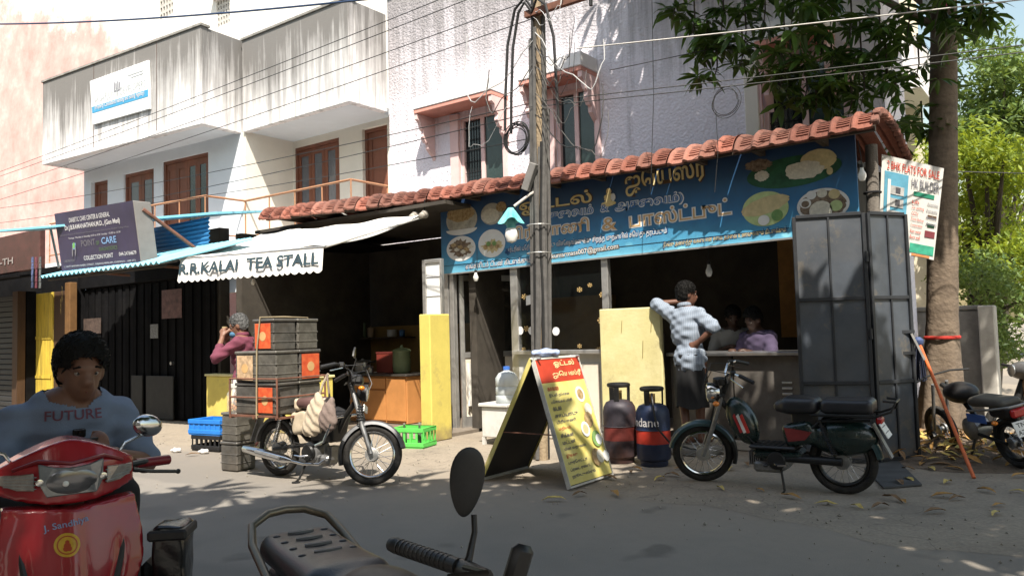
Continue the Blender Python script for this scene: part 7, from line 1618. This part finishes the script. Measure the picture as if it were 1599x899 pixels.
MB().lathe([(0,-.24),(.05,-.22),(.072,-.16),(.06,-.09),(.05,-.08)], 18, tuple(lc)).build('bulb', M_bulb, lt, smooth=True)
for (px, py) in ((645, 338), (660, 336)):
    p = at(px, py, 7.9); f = thing('spotlight', 'white spotlight under the eave, %s of two' % ('left' if px == 645 else 'right'), 'spotlight', tuple(p), 0, 'spotlights under the eave'); g_ = MB(); g_.M = Matrix.Rotation(-.5, 4, 'Y') @ Matrix.Rotation(.4, 4, 'X'); g_.lathe([(.02,-.06),(.04,-.05),(.05,.03),(.06,.06),(.045,.055),(0,.04)], 14, (0,0,0), 'y'); g_.build('housing', mat('spot_white', (.34,.31,.27), .5), f, smooth=True, local=True); MB().tube([(0,.02,.03),(0,.05,.14),(0,.04,.22)], .008, 6).build('bracket', M_blk, f, local=True)
# ------------------------------------------------------------------ street pole with its cables
pb0 = Vector((-4.83, 6.98, 0)); tp0 = at(840, 0, 6.98)
M_pole = mat('weathered_pole_wood', (.20,.15,.10), .9, var=.4, scale=3, stretch=(8,8,.5), bump=.5, bscale=30, col2=(.36,.28,.18))
up_ = thing('utility_pole', 'old utility pole wrapped in thick cables before the eatery', 'pole', tuple(pb0))
def pz(z): return Vector((pb0.x+(tp0.x-pb0.x)*z/tp0.z, pb0.y, z))
MB().tube([pz(-.0), pz(1.5), pz(3), pz(4.6), pz(6.2)], [.080,.076,.070,.065,.06], 14).build('pole', M_pole, up_, smooth=True)
M_cab = mat('grey_cable', (.10,.095,.09), .7, var=.3, scale=12); M_cabb = mat('black_cable', (.018,.018,.018), .6, var=.2)
rc = random.Random(3)
for k in range(11):
    a = -2.6+k*.30; z0, z1 = rc.choice((.02,.9,1.0)), rc.uniform(3.3,5.4); off = rc.uniform(.074,.100); pts = []
    for i in range(9):
        z = z0+(z1-z0)*i/8; c = pz(z); aa = a+.12*math.sin(i*1.1+k); pts.append((c.x+off*math.cos(aa), c.y+off*math.sin(aa), z))
    MB().tube(pts, rc.choice((.012,.015,.019,.022)), 7).build('cable', M_cab if k % 3 else M_cabb, up_, smooth=True)
MB().bar(pz(4.75)+Vector((-.1,-.09,.05)), pz(4.75)+Vector((.75,-.09,.05)), .06, .07).build('crossarm', M_rust, up_); MB().bar(pz(5.4)+Vector((-.5,-.09,.05)), pz(5.4)+Vector((.6,-.09,.05)), .06, .07).build('crossarm', M_rust, up_)
MB().cyl(pz(4.68)+Vector((.72,-.09,0)), pz(4.9)+Vector((.72,-.09,.1)), .02, 8).build('insulator', M_blk, up_)
jb = MB(); jb.M = Matrix.Translation(pz(3.02)+Vector((-.02,-.15,0))) @ Matrix.Rotation(.42,4,'Y'); jb.box(-.045,.045,-.03,.03,-.16,.14); jb.build('junction_box', mat('grey_box', (.20,.19,.18), .6), up_, bevel=.006)
for z in (1.0, 2.2, 2.5): MB().torus(.13, .006, tuple(pz(z)+Vector((0,-.02,0))), 'z', 24, 5).build('binding_wire', M_alu, up_)
def coil(c, R, n, r, m, label, name='cable_coil', flat=.25, seed=1):
    rr = random.Random(seed); t = MB(); pts = []
    for i in range(n*24+1):
        a = 2*PI*i/24; q = R*(1+.10*math.sin(i*.13+seed)+rr.uniform(-.01,.01)); pts.append((c.x+q*math.cos(a)+.02*math.sin(i*.05), c.y-.02-.03*flat*math.sin(i*.4), c.z+q*math.sin(a)*1.05+.015*math.sin(i*.31)))
    return tag(t.tube(pts, r, 5).build(name, m, smooth=True), label, 'cable')
coil(at(808, 218, 6.85), .15, 7, .006, M_cabb, 'coiled black cable bundle hung on the pole before the window'); coil(at(1133, 160, 8.2), .15, 3, .004, M_cabb, 'loose black wire loop hanging before the rough wall', seed=5)
rc = random.Random(12)
for k in range(16):      # wild loops near the pole head
    c = pz(rc.uniform(3.6,4.9)); sgn = rc.choice((-1,1,1)); L_ = rc.uniform(.4,1.3); p = [c+Vector((0,-.1,0))]; a0 = rc.uniform(-1,1)
    for i in range(1, 15): u = i/14; p.append(c+Vector((sgn*L_*math.sin(u*PI*rc.uniform(.48,.52))*(1-.25*u), -.1-.1*math.sin(u*PI), a0*u*.5-.55*math.sin(u*PI)*L_+.05*math.sin(u*17+k))))
    mi = k % 3
    tag(MB().tube(p, rc.choice((.003,.004,.006)), 5).build('loose_wire', (M_cab, M_cabb, mat('pale_wire', (.42,.42,.42), .6))[mi], smooth=True), '%s loose wire looping out %s from the head of the pole' % (('grey','black','pale')[mi], 'left' if sgn < 0 else 'right'), 'wire', 'loose wires round the pole head')
# thick drop loops
for s_, zt, w in ((-1,4.85,.34),(-1,4.8,.26),(1,4.8,.33)):
    p = [pz(zt)+Vector((0,-.12,0)), pz(zt)+Vector((s_*.08,-.14,.12)), pz(zt)+Vector((s_*w*.6,-.15,.02)), pz(zt-.35)+Vector((s_*w*.9,-.15,0)), pz(zt-.9)+Vector((s_*w,-.15,0)), pz(zt-1.3)+Vector((s_*w*1.05,-.14,.02))]
    tag(MB().tube(p, .016, 7).build('drop_cable', M_cabb, smooth=True), {(-1,.34):'outer thick black drop cable bent left over the pole head',(-1,.26):'inner thick black drop cable bent left over the pole head',(1,.33):'thick black drop cable bent right over the pole head'}[(s_, w)], 'cable', 'drop cables at the pole head')
def wire(p, q, sag, r=.005, m=None, label='', n=22, grp=None):
    pts = [p.lerp(q, i/n)-Vector((0,0,sag*4*(i/n)*(1-i/n))) for i in range(n+1)]
    return tag(MB().tube(pts, r, 5).build('overhead_wire', m or M_cabb, smooth=True), label, 'wire', grp)
W0 = lambda px, py, Y: at(px, py, Y)
wire(W0(-60,38,5.4), W0(640,-8,6.4), .10, .014, mat('blue_black_cable', (.02,.04,.09), .5), 'thick blue black cable sagging across the top left sky')
for (a_, b_, sg, lb) in (((-60,290,8.0),(760,-30,6.9),.05,'uppermost thin wire crossing the stained parapets'),((-60,296,8.0),(775,-18,6.9),.06,'second thin wire crossing the stained parapets'),((-60,312,8.0),(830,0,6.9),.05,'third thin wire crossing the white wall to the pole'),((-60,330,8.0),(836,28,6.9),.06,'lowest thin wire crossing the white wall to the pole'),
    ((0,325,7.9),(836,160,6.9),.10,'wire running over the balcony rail to the pole'),((0,348,7.9),(836,175,6.9),.12,'lower wire running over the balcony rail to the pole'),((230,318,8.0),(835,215,6.9),.05,'wire ending beneath the window hood at the pole'),
    ((845,158,6.9),(2200,-8,9.6),.03,'upper dark wire passing the tree trunk'),((845,166,6.9),(2200,6,9.6),.03,'lower dark wire passing the tree trunk'),((900,76,6.95),(2200,-72,9.8),.02,'pale wire rising from the pole to the upper right leaves'),((952,110,8.0),(1200,58,9.6),.0,'dark wire angled up towards the leaves on the rough wall'),((1495,268,9.0),(2200,258,10.5),.05,'dark wire before the yellow green shrubs')):
    wire(W0(*a_), W0(*b_), sg, .0055 if 'pale' not in lb else .007, mat('pale_wire2', (.45,.43,.40), .6) if 'pale' in lb else M_cabb, lb)
for (px, lb) in ((1018,'thin vertical wire hanging down the rough wall before the banner'),(1118,'vertical wire dropping from the wire loop over the tiles')):
    a_, b_ = W0(px, 0 if px < 1100 else 175, 8.0), W0(px-2, 300, 7.95); tag(MB().tube([a_, (a_+b_)/2+Vector((.03,0,0)), b_], .004, 5).build('hanging_wire', M_cabb), lb, 'wire')
# ------------------------------------------------------------------ stick, broom, rope, cloth, litter
s0_, s1_ = gd(1521, 746, .01), at(1437, 540, 8.95)
sk = thing('orange_pole', 'orange painted stick leaning from the gate edge to the ground', 'stick', tuple(s0_)); MB().tube([s0_, s1_], .016, 8).build('stick', mat('orange_paint', (.55,.12,.03), .5, var=.2, scale=12, dirt=.3), sk, smooth=True)
br_ = at(1434, 535, 8.98); bm_ = MB(); rb = random.Random(2)
for k in range(60): a_ = rb.uniform(0,6.3); r = .05*math.sqrt(rb.random()); bm_.tube([br_+Vector((r*.5*math.cos(a_), r*.5*math.sin(a_), 0)), br_+Vector((r*1.2*math.cos(a_), r*1.2*math.sin(a_), -.35-.05*rb.random()))], .004, 4)
bo_ = bm_.build('broom_fringe', mat('navy_fringe', (.02,.025,.05), .9), sk); tag(bo_, kind='stuff'); MB().lathe([(.03,-.03),(.05,.0),(.05,.03),(.02,.06)], 14, tuple(br_)).build('broom_head', mat('blue_head', (.06,.09,.2), .5), sk, smooth=True)
# ------------------------------------------------------------------ wall at the right
cwall = thing('compound_wall', 'grey weathered concrete wall and gate pillar behind the tree', 'wall', (-1.6, 12.5, 0))
M_conc = mat('weathered_concrete', (.24,.23,.21), .9, var=.25, scale=3, bump=.4, bscale=20, dirt=.5, dirtcol=(.09,.085,.08))
x0, x1, x2 = at(1400,500,12.5).x, at(1530,500,12.5).x, at(1553,500,12.3).x
MB().box(x0, x1-.003, 12.5, 12.65, 0, 1.50).build('wall', M_conc, cwall, bevel=.02); MB().box(x1, x2, 12.3, 12.66, 0, 1.55).build('pillar', mat('pale_concrete', (.42,.40,.36), .9, var=.15, dirt=.3), cwall, bevel=.015); MB().box(x0, x1-.003, 12.47, 12.68, 1.503, 1.56).build('coping', M_conc, cwall, bevel=.01)
pipe_ = at(1500, 400, 11.0); tag(MB().tube([(at(1497,640,11.2).x, 11.2, 0), (at(1497,640,11.2).x, 11.2, 2.9)], .035, 10).build('metal_post', mat('grey_pipe', (.22,.22,.22), .5, metal=.5), smooth=True), 'thin grey metal post behind the tree trunk', 'post')
# ------------------------------------------------------------------ foliage
def leaf_mat(name, c1, c2, tr=.35, rough=.45):
    m, n, L, b = nodes_of(name); oi = n.new('ShaderNodeNewGeometry'); tc = n.new('ShaderNodeTexCoord')
    f = noise(n, L, oi.outputs['Position'], 2.3, 4, .6); r2 = math_(n, L, 'ADD', math_(n, L, 'MULTIPLY', f, .6), math_(n, L, 'MULTIPLY', oi.outputs['Random Per Island'], .4))
    c = ramp(n, L, r2, [(.3, c1), (.7, c2)]); L.new(c, b.inputs['Base Color']); b.inputs['Roughness'].default_value = rough; b.inputs['Specular IOR Level'].default_value = .35
    t = n.new('ShaderNodeBsdfTranslucent'); cc = mixc(n, L, .5, c, (c2[0]*2.0, c2[1]*1.7, c2[2]*.8)); L.new(cc, t.inputs['Color'])
    mx = n.new('ShaderNodeMixShader'); mx.inputs[0].default_value = tr; L.new(b.outputs[0], mx.inputs[1]); L.new(t.outputs[0], mx.inputs[2]); L.new(mx.outputs[0], n['Material Output'].inputs['Surface']); return m
M_leaf = leaf_mat('dark_glossy_leaf', (.018,.045,.010), (.065,.125,.022), .30, .38)
M_leafy = leaf_mat('yellow_green_leaf', (.08,.14,.015), (.27,.34,.04), .42, .5); M_leafm = leaf_mat('mid_green_leaf', (.05,.10,.025), (.15,.22,.06), .38, .5)
M_bark = mat('grey_brown_bark', (.115,.085,.062), .9, var=.35, scale=4, stretch=(1.5,1.5,4), bump=.6, bscale=24, col2=(.21,.16,.115), dirt=.45, dirtcol=(.08,.06,.045)); M_bark2 = mat('dark_bark', (.05,.04,.03), .9, var=.4, scale=6)
def whorl_data(seed, n=8, L_=.20, w=.042, droop=.5):
    r = random.Random(seed); vs = []; fs = []
    for k in range(n):
        a = 2*PI*k/n+r.uniform(-.3,.3); el = r.uniform(-.25,.35); l = L_*r.uniform(.75,1.15); ww = w*r.uniform(.85,1.15); ca, sa = math.cos(a), math.sin(a); o = len(vs)
        for i, (t, wf) in enumerate(((0.05,.12),(.3,.75),(.6,1.0),(.85,.55),(1.0,.0))):
            rr = l*t; z = el*rr-droop*rr*t; cx, cy = ca*rr, sa*rr
            if wf == 0: vs.append((cx, cy, z))
            else: vs.append((cx-sa*ww*wf/1, cy+ca*ww*wf/1, z+.25*ww*wf)); vs.append((cx, cy, z)); vs.append((cx+sa*ww*wf/1, cy-ca*ww*wf/1, z+.25*ww*wf))
        for i in range(3):
            b = o+i*3; fs += [(b,b+1,b+4,b+3), (b+1,b+2,b+5,b+4)]
        b = o+9; fs += [(b,b+1,b+3), (b+1,b+2,b+3)]
    return np.array([(x*.5+0, y*.5+0, z) if False else (x, y, z) for x, y, z in vs]), fs
WH = [whorl_data(s, 6+s % 3, .22, .030) for s in range(6)]
WM = []
for v, f in WH:
    me = bpy.data.meshes.new('leaf_cluster'); me.from_pydata(v.tolist(), [], f); me.materials.append(M_leaf); WM.append(me)
def crown_mesh(name, places, m, parent, kind='stuff', data=WH):
    V = []; F = []; o = 0
    for p, s, e, k in places:
        v, f = data[k % len(data)]; R = np.array(Euler(e).to_matrix()); q = (v*s) @ R.T + np.array(p); V.append(q); F += [tuple(i+o for i in g) for g in f]; o += len(v)
    V = np.concatenate(V); inv = np.array(wm(parent).inverted()); V = V @ inv[:3,:3].T + inv[:3,3]
    me = bpy.data.meshes.new(name); me.from_pydata(V.tolist(), [], F); me.materials.append(m); ob = bpy.data.objects.new(name, me); COL.objects.link(ob); ob.parent = parent
    if kind: ob['kind'] = kind
    return ob
def limb(mb, pts, r): return mb.tube(pts, r, 9)
rt = random.Random(21)
# the tree beside the gate
TB = Vector((-1.52, 10.15, 0)); tt = thing('street_tree', 'tall street tree with grey ringed trunk beside the gate', 'tree', tuple(TB))
def trunk_fn(u, v):
    a = 2*PI*u; z = 8.2*v**1.15; x = TB.x+.02+.062*z*.9; y = TB.y+.01*z; fl = max(0, 1-z/1.5)
    r = (.178-.0085*z)*(1+.012*math.sin(z*26)+.01*math.sin(z*61+a)) + fl**1.8*.085*(1+.55*math.cos(2*a+.5)) + .05*fl*math.sin(5*a)*fl
    lobes = 1-.16*max(0, 1-z/2.6)*math.exp(-((math.cos(a+1.45)-1)**2)/.02)
    return (x+r*lobes*math.cos(a), y+r*lobes*math.sin(a), z)
MB().grid(trunk_fn, 40, 110).build('trunk', M_bark, tt, smooth=True)
limbs = MB(); ends = []
for (p, q, r0) in (((-1.25,10.2,4.9),(-3.0,9.4,6.6),.085),((-1.2,10.2,5.2),(.4,9.2,7.2),.08),((-1.1,10.2,5.6),(-2.2,8.2,7.6),.07),((-1.1,10.2,6.0),(-.6,12.2,8.0),.07),((-1.25,10.2,4.7),(-2.6,9.3,5.3),.05),((-3.0,9.4,6.6),(-4.8,9.0,7.8),.05),((-1.0,10.2,7.5),(-3.2,10,9.4),.06)):
    p, q = Vector(p), Vector(q); mid = (p+q)/2+Vector((0,0,.2)); MB().tube([p, mid, q], [r0, r0*.75, r0*.45], 9).build('limb', M_bark, tt, smooth=True)
vis = [(1055,8,9.0,.30),(1085,30,9.0,.32),(1105,62,9.0,.28),(1085,62,9.1,.22),(1120,104,9.0,.26),(1130,20,9.0,.45),(1165,50,9.2,.45),(1160,85,9.1,.30),(1195,15,9.2,.5),(1225,50,9.2,.45),(1235,90,9.3,.38),(1222,120,9.2,.28),(1260,140,9.3,.32),(1285,60,9.4,.5),(1300,110,9.4,.42),(1330,30,9.5,.5),(1345,90,9.5,.45),(1350,140,9.4,.30),(1375,60,9.6,.5),(1385,115,9.6,.35),(1400,165,9.5,.28),(1420,30,9.7,.5),(1435,100,9.8,.35),(1300,10,9.4,.5),(1240,5,9.2,.5),(1505,20,9.6,.35),(1535,4,9.6,.32),(1465,15,9.4,.35),(1330,160,9.4,.28),(1410,215,10.0,.25),(1440,195,10.2,.28),(1275,165,9.3,.24)]
ncl = 0
for (px, py, Y, r) in vis:
    c = at(px, py, Y)
    for k in range(int(3.6+9*r)):
        d = Vector((rt.gauss(0,1), rt.gauss(0,1), rt.gauss(0,1))).normalized()*r*rt.random()**.4; p = c+d
        if ncl < 295:
            o = bpy.data.objects.new('leaf_cluster', rt.choice(WM)); COL.objects.link(o); o.parent = tt; o.location = p-TB; o.rotation_euler = (rt.uniform(-.7,.7), rt.uniform(-.7,.7), rt.uniform(0,6.28)); s = rt.uniform(.8,1.25); o.scale = (s,s,s); ncl += 1
    MB().tube([c+Vector((0,0,r)), c, c-Vector((.05,0,r*.6))], [.012,.010,.004], 5).build('twig', M_bark2, tt)
pl_ = []
for _ in range(60): # behind / between
    px, py, Y, r = rt.choice(vis); c = at(px, py, Y+.3)
    if px < 1180 or py > 130: continue
    pl_.append((c+Vector((rt.gauss(0,r*.7), rt.gauss(0,.4), rt.gauss(0,r*.6))), rt.uniform(.8,1.3), (rt.uniform(-.8,.8), rt.uniform(-.8,.8), rt.uniform(0,6.28)), rt.randrange(6)))
def fill(cx, cy, cz, rx, ry, rz, n, smin_, smax_, shape=None):
    out = []
    while len(out) < n:
        d = Vector((rt.uniform(-1,1), rt.uniform(-1,1), rt.uniform(-1,1)))
        if d.length > 1: continue
        p = Vector((cx+d.x*rx, cy+d.y*ry, cz+d.z*rz))
        if shape and not shape(p): continue
        out.append((p, rt.uniform(smin_, smax_), (rt.uniform(-.8,.8), rt.uniform(-.8,.8), rt.uniform(0,6.28)), rt.randrange(6)))
    return out
def outside(p):          # keep the upper crown above what the lens sees
    v = p-CAMPOS; z = v.dot(AX); return z < .3 or v.dot(UP)/z > .40 or abs(v.dot(RT)/z) > .70
pl_ += fill(-2.6, 9.3, 8.2, 3.0, 2.6, 1.7, 620, 1.5, 2.2, outside) + fill(-.2, 9.4, 7.6, 2.6, 2.6, 1.5, 380, 1.5, 2.2, outside)
crown_mesh('crown', pl_, M_leaf, tt)
# street trees on the near side of the road: out of the picture, their shade falls on the road and the right half of the stalls
def near_tree(label, base, blobs, seed):
    t = thing('street_tree', label, 'tree', base); b = Vector(base)
    MB().tube([b+Vector((.0,0,0)), b+Vector((.05,.02,1.5)), b+Vector((.0,.1,3.2)), b+Vector((.1,.2,5.2))], [.30,.22,.19,.14], 14).build('trunk', M_bark, t, smooth=True)
    pl = []
    for (x, y, z, rx, ry, rz, n) in blobs:
        MB().tube([b+Vector((.0,.1,3.2)), (b+Vector((0,0,4.2))).lerp(Vector((x,y,z)), .5)+Vector((0,0,.3)), Vector((x,y,z))], [.11,.08,.04], 8).build('limb', M_bark, t, smooth=True)
        pl += fill(x, y, z, rx, ry, rz, n, 1.7, 2.4, outside)
    crown_mesh('crown', pl, M_leaf, t)
    return t
NEAR = [('spreading tree behind the viewer shading the road', (2.6,-1.6,0), [(-.6,1.0,6.3,2.5,2.0,.9,340),(1.4,2.6,6.4,2.4,2.2,.9,230),(-2.2,-.6,6.6,2.2,2.0,.9,300),(1.2,-1.0,6.8,2.6,2.4,1.0,240),(.6,4.4,6.2,1.9,1.3,.8,250),(3.4,4.6,6.4,2.4,1.9,.9,200)]),
 ('second tree behind the viewer shading the left of the road', (-4.6,-4.6,0), [(-4.4,-1.6,6.4,2.4,1.6,.9,340),(-6.8,-2.6,6.4,2.2,1.7,.9,300),(-3.6,-3.8,6.8,2.6,2.0,1.0,320),(-9.4,-3.6,6.4,2.2,1.7,.9,240),(-2.4,-2.4,6.2,1.8,1.6,.8,220)])]
for i, (lb, base, bl) in enumerate(NEAR): near_tree(lb, base, bl, i)
# background trees and shrubs beyond the compound wall
def leaf_quads(n, blobs, size, rr):
    V = []; F = []
    for _ in range(n):
        c, r = rr.choice(blobs); d = Vector((rr.gauss(0,1), rr.gauss(0,1), rr.gauss(0,1))).normalized()*(rr.random()**.45); p = Vector(c)+Vector((d.x*r[0], d.y*r[1], d.z*r[2]))
        e = Euler((rr.uniform(-1.1,1.1), rr.uniform(-1.1,1.1), rr.uniform(0,6.3))).to_matrix(); s = size*rr.uniform(.6,1.4); o = len(V)
        for q in ((-1,0,0),(-.1,-.38,.08),(1,0,-.05),(-.1,.38,.08)): V.append(p+e @ (Vector(q)*s))
        F.append((o,o+1,o+2,o+3))
    return V, F
def bg_tree(label, base, blobs, n, size, m, seed, limbs_=()):
    rr = random.Random(seed); t = thing('tree', label, 'tree', base); b = Vector(base); top = Vector(blobs[0][0])
    MB().tube([b, b.lerp(top,.4)+Vector((.1,0,.1)), top], [.16,.12,.05], 9).build('trunk', M_bark2, t, smooth=True)
    for (c, r) in blobs[1:]: MB().tube([b.lerp(top,.35), b.lerp(top,.35).lerp(Vector(c),.5)+Vector((0,0,.25)), Vector(c)], [.07,.05,.02], 7).build('limb', M_bark2, t, smooth=True)
    V, F = leaf_quads(n, blobs, size, rr); mb = MB(); mb.v = [tuple(v) for v in V]; mb.f = F; tag(mb.build('crown', m, t), kind='stuff'); return t
B = lambda px, py, Y: tuple(at(px, py, Y))
def cluster(cx0, cx1, cy0, cy1, Y, n, r, rr): return [(B(rr.uniform(cx0,cx1), rr.uniform(cy0,cy1), Y+rr.uniform(-1.2,1.2)), (r*rr.uniform(.6,1.2), r*rr.uniform(.6,1.2), r*rr.uniform(.4,.8))) for _ in range(n)]
rr = random.Random(5)
bg_tree('bright yellow green tree beyond the compound wall', (at(1545,560,17).x, 17, 0), [(B(1550,330,17),(.9,.9,.7))]+cluster(1500,1610,215,430,17,16,.75,rr), 9500, .065, M_leafy, 1)
bg_tree('green shrub mass directly behind the compound wall', (at(1510,560,14.5).x, 14.5, 0), [(B(1515,440,14.5),(.7,.6,.6))]+cluster(1490,1600,400,545,14.5,11,.5,rr), 6000, .05, M_leafm, 2)
bg_tree('taller dark green tree rising behind the yellow green one', (at(1560,560,26).x, 26, 0), [(B(1570,150,26),(1.6,1.4,1.0))]+cluster(1505,1640,70,250,26,15,1.25,rr), 8500, .11, M_leafm, 3)
bg_tree('yellow green shrub between the tile roof and the trunk', (at(1432,560,18).x, 18, 0), [(B(1435,240,18),(.6,.6,.5))]+cluster(1405,1455,195,330,18,7,.45,rr), 3000, .06, M_leafy, 4)
bg_tree('distant green tree closing the lane at the right edge', (at(1640,520,34).x, 34, 0), [(B(1620,420,34),(3,2,2))]+cluster(1560,1760,250,500,34,16,2.2,rr), 6500, .19, M_leafm, 6)
# ------------------------------------------------------------------ fallen leaves
dm = [mat('dry_leaf_a', (.36,.20,.06), .8, var=.3, scale=30), mat('dry_leaf_b', (.50,.38,.12), .8, var=.3, scale=30), mat('dry_leaf_c', (.20,.12,.06), .8, var=.3, scale=30)]
lms = []
for k in range(6):
    rr2 = random.Random(k); vs = []; fs = []
    for i, (t, w) in enumerate(((0,.02),(.25,.7),(.55,1),(.8,.6),(1,.03))):
        z = .012*math.sin(t*PI)+.01*rr2.random()
        for y in (-1, 0, 1): vs.append(((t-.5)*.16, y*w*.022, .006+z+(.012*abs(y)*w)+.006*rr2.random()))
    fs = [(i*3+j, i*3+j+1, i*3+j+4, i*3+j+3) for i in range(4) for j in range(2)]
    me = bpy.data.meshes.new('fallen_leaf'); me.from_pydata(vs, [], fs); me.materials.append(dm[k % 3]); lms.append(me)
spots = [(1103,715),(1140,735),(1166,728),(1187,768),(1290,790),(1393,783),(1410,786),(1420,752),(1405,758),(1475,778),(1480,756),(1495,782),(1560,792),(1555,805),(1460,803),(1595,747),(1590,770),(905,775),(960,775),(865,783),(985,740),(995,735),(1400,720),(1418,735),(1440,728),(1455,735),(1470,730),(1490,735),(1125,765),(1050,745),(1065,735),(1030,750),(950,750),(1540,770),(1338,795),(1375,795),(1235,780),(720,720),(300,712),(880,730)]
for i, (px, py) in enumerate(spots):
    p = gd(px, py); o = bpy.data.objects.new('fallen_leaf', lms[i % 6]); COL.objects.link(o); o.location = (p.x, p.y, .004); o.rotation_euler = (0,0,rt.uniform(0,6.28)); s = rt.uniform(.8,1.35); o.scale = (s,s,s)
    tag(o, 'dry fallen leaf lying on the pavement near the mopeds', 'leaf', 'fallen leaves on the pavement')
lit = []
for _ in range(520):
    a = rt.uniform(0,6.28); r = 1.1*rt.random()**.6; x, y = -1.35+1.15*r*math.cos(a), 9.35+.95*r*math.sin(a)
    lit.append((Vector((x, y, .03+.12*max(0,1-r)+rt.uniform(0,.05))), rt.uniform(.7,1.3), (rt.uniform(-.6,.6), rt.uniform(-.6,.6), rt.uniform(0,6.28)), rt.randrange(6)))
V = []; F = []; o_ = 0
for k in range(3):
    V = []; F = []; o_ = 0
    for j, (p, s, e, q) in enumerate(lit):
        if j % 3 != k: continue
        me = lms[q]; R = Euler(e).to_matrix()
        for v in me.vertices: V.append(tuple(p+R @ (v.co*s)))
        F += [tuple(i+o_ for i in pg_.vertices) for pg_ in me.polygons]; o_ += len(me.vertices)
    me = bpy.data.meshes.new('leaf_litter'); me.from_pydata(V, [], F); me.materials.append(dm[k]); ob_ = bpy.data.objects.new('leaf_litter', me); COL.objects.link(ob_); tag(ob_, ('brown','straw yellow','dark')[k]+' dry leaves heaped round the foot of the tree', 'leaf litter', kind='stuff')
# red cloth tied round the trunk
tr_ = MB(); zt_r = at(1468, 527, 10.0).z
tr_.torus(.180, .012, (TB.x+.02+.056*zt_r, TB.y+.01, zt_r), 'z', 40, 8, 1.6); rc_ = tr_.build('red_cloth_tie', mat('red_cloth', (.50,.04,.03), .8, bump=.3)); tag(rc_, 'red cloth strip tied round the tree trunk', 'cloth')
# pale scraps on the ground by the crates, paper plates
for (px, py, lb) in ((318,708,'crumpled white paper scrap before the black crate'),(275,706,'small white paper scrap left of the crates')):
    p = gd(px, py); s_ = thing('paper_scrap', lb, 'paper', (p.x, p.y, .007)); soft('crumple', lambda P: s_ell((0,0,.02),(.07,.05,.025))(P)+.012*np.sin(P[:,0]*80)*np.sin(P[:,1]*70+P[:,2]*50), (-.1,-.09,-.02), (.1,.09,.07), .012, _M['white_paper'], s_)
# ramp sheet of rubber behind the moped
rs = [gd(1385,705), gd(1440,760), gd(1380,765), gd(1350,735)]
mt_ = MB(); mt_.add([(p.x,p.y,.012) for p in rs]+[(p.x,p.y,.024) for p in rs], [(0,3,2,1),(4,5,6,7),(0,1,5,4),(1,2,6,5),(2,3,7,6),(3,0,4,7)]); tag(mt_.build('rubber_mat', mat('grey_rubber', (.06,.06,.06), .8, var=.3)), 'dark grey rubber mat on the ground behind the green moped', 'mat')
# sign fixed high on the trunk
ps = at(1460, 8, 9.9); pg2 = thing('trunk_placard', 'pink and white placard nailed high on the tree trunk', 'sign', tuple(ps)); MB().box(-.12,.0,-.02,-.01,-.08,.3).build('white_half', T_white, pg2, local=True); MB().box(.002,.14,-.02,-.01,-.10,.3).build('pink_half', mat('pink_board', (.55,.06,.14), .5), pg2, local=True)

# grit and small stones along the worn road edge
gm = MB(); rg = random.Random(31)
for _ in range(600):
    x = rg.uniform(-11, 1.5); y = edge(x)+rg.gauss(.15,.5) if rg.random() < .75 else rg.uniform(3.2, 8)
    s = rg.uniform(.004,.013)*(1.6 if rg.random() < .06 else 1); z = .004+s*.4
    gm.add([(x-s,y,z),(x+s*.8,y-s*.7,z),(x+s*.3,y+s,z),(x,y,z+s*.8),(x,y,z-s*.5)], [(0,1,3),(1,2,3),(2,0,3),(1,0,4),(2,1,4),(0,2,4)])
tag(gm.build('gravel', mat('road_grit', (.30,.27,.22), .9, var=.4, scale=40)), 'loose grit and small stones along the worn road edge', 'gravel', kind='stuff')
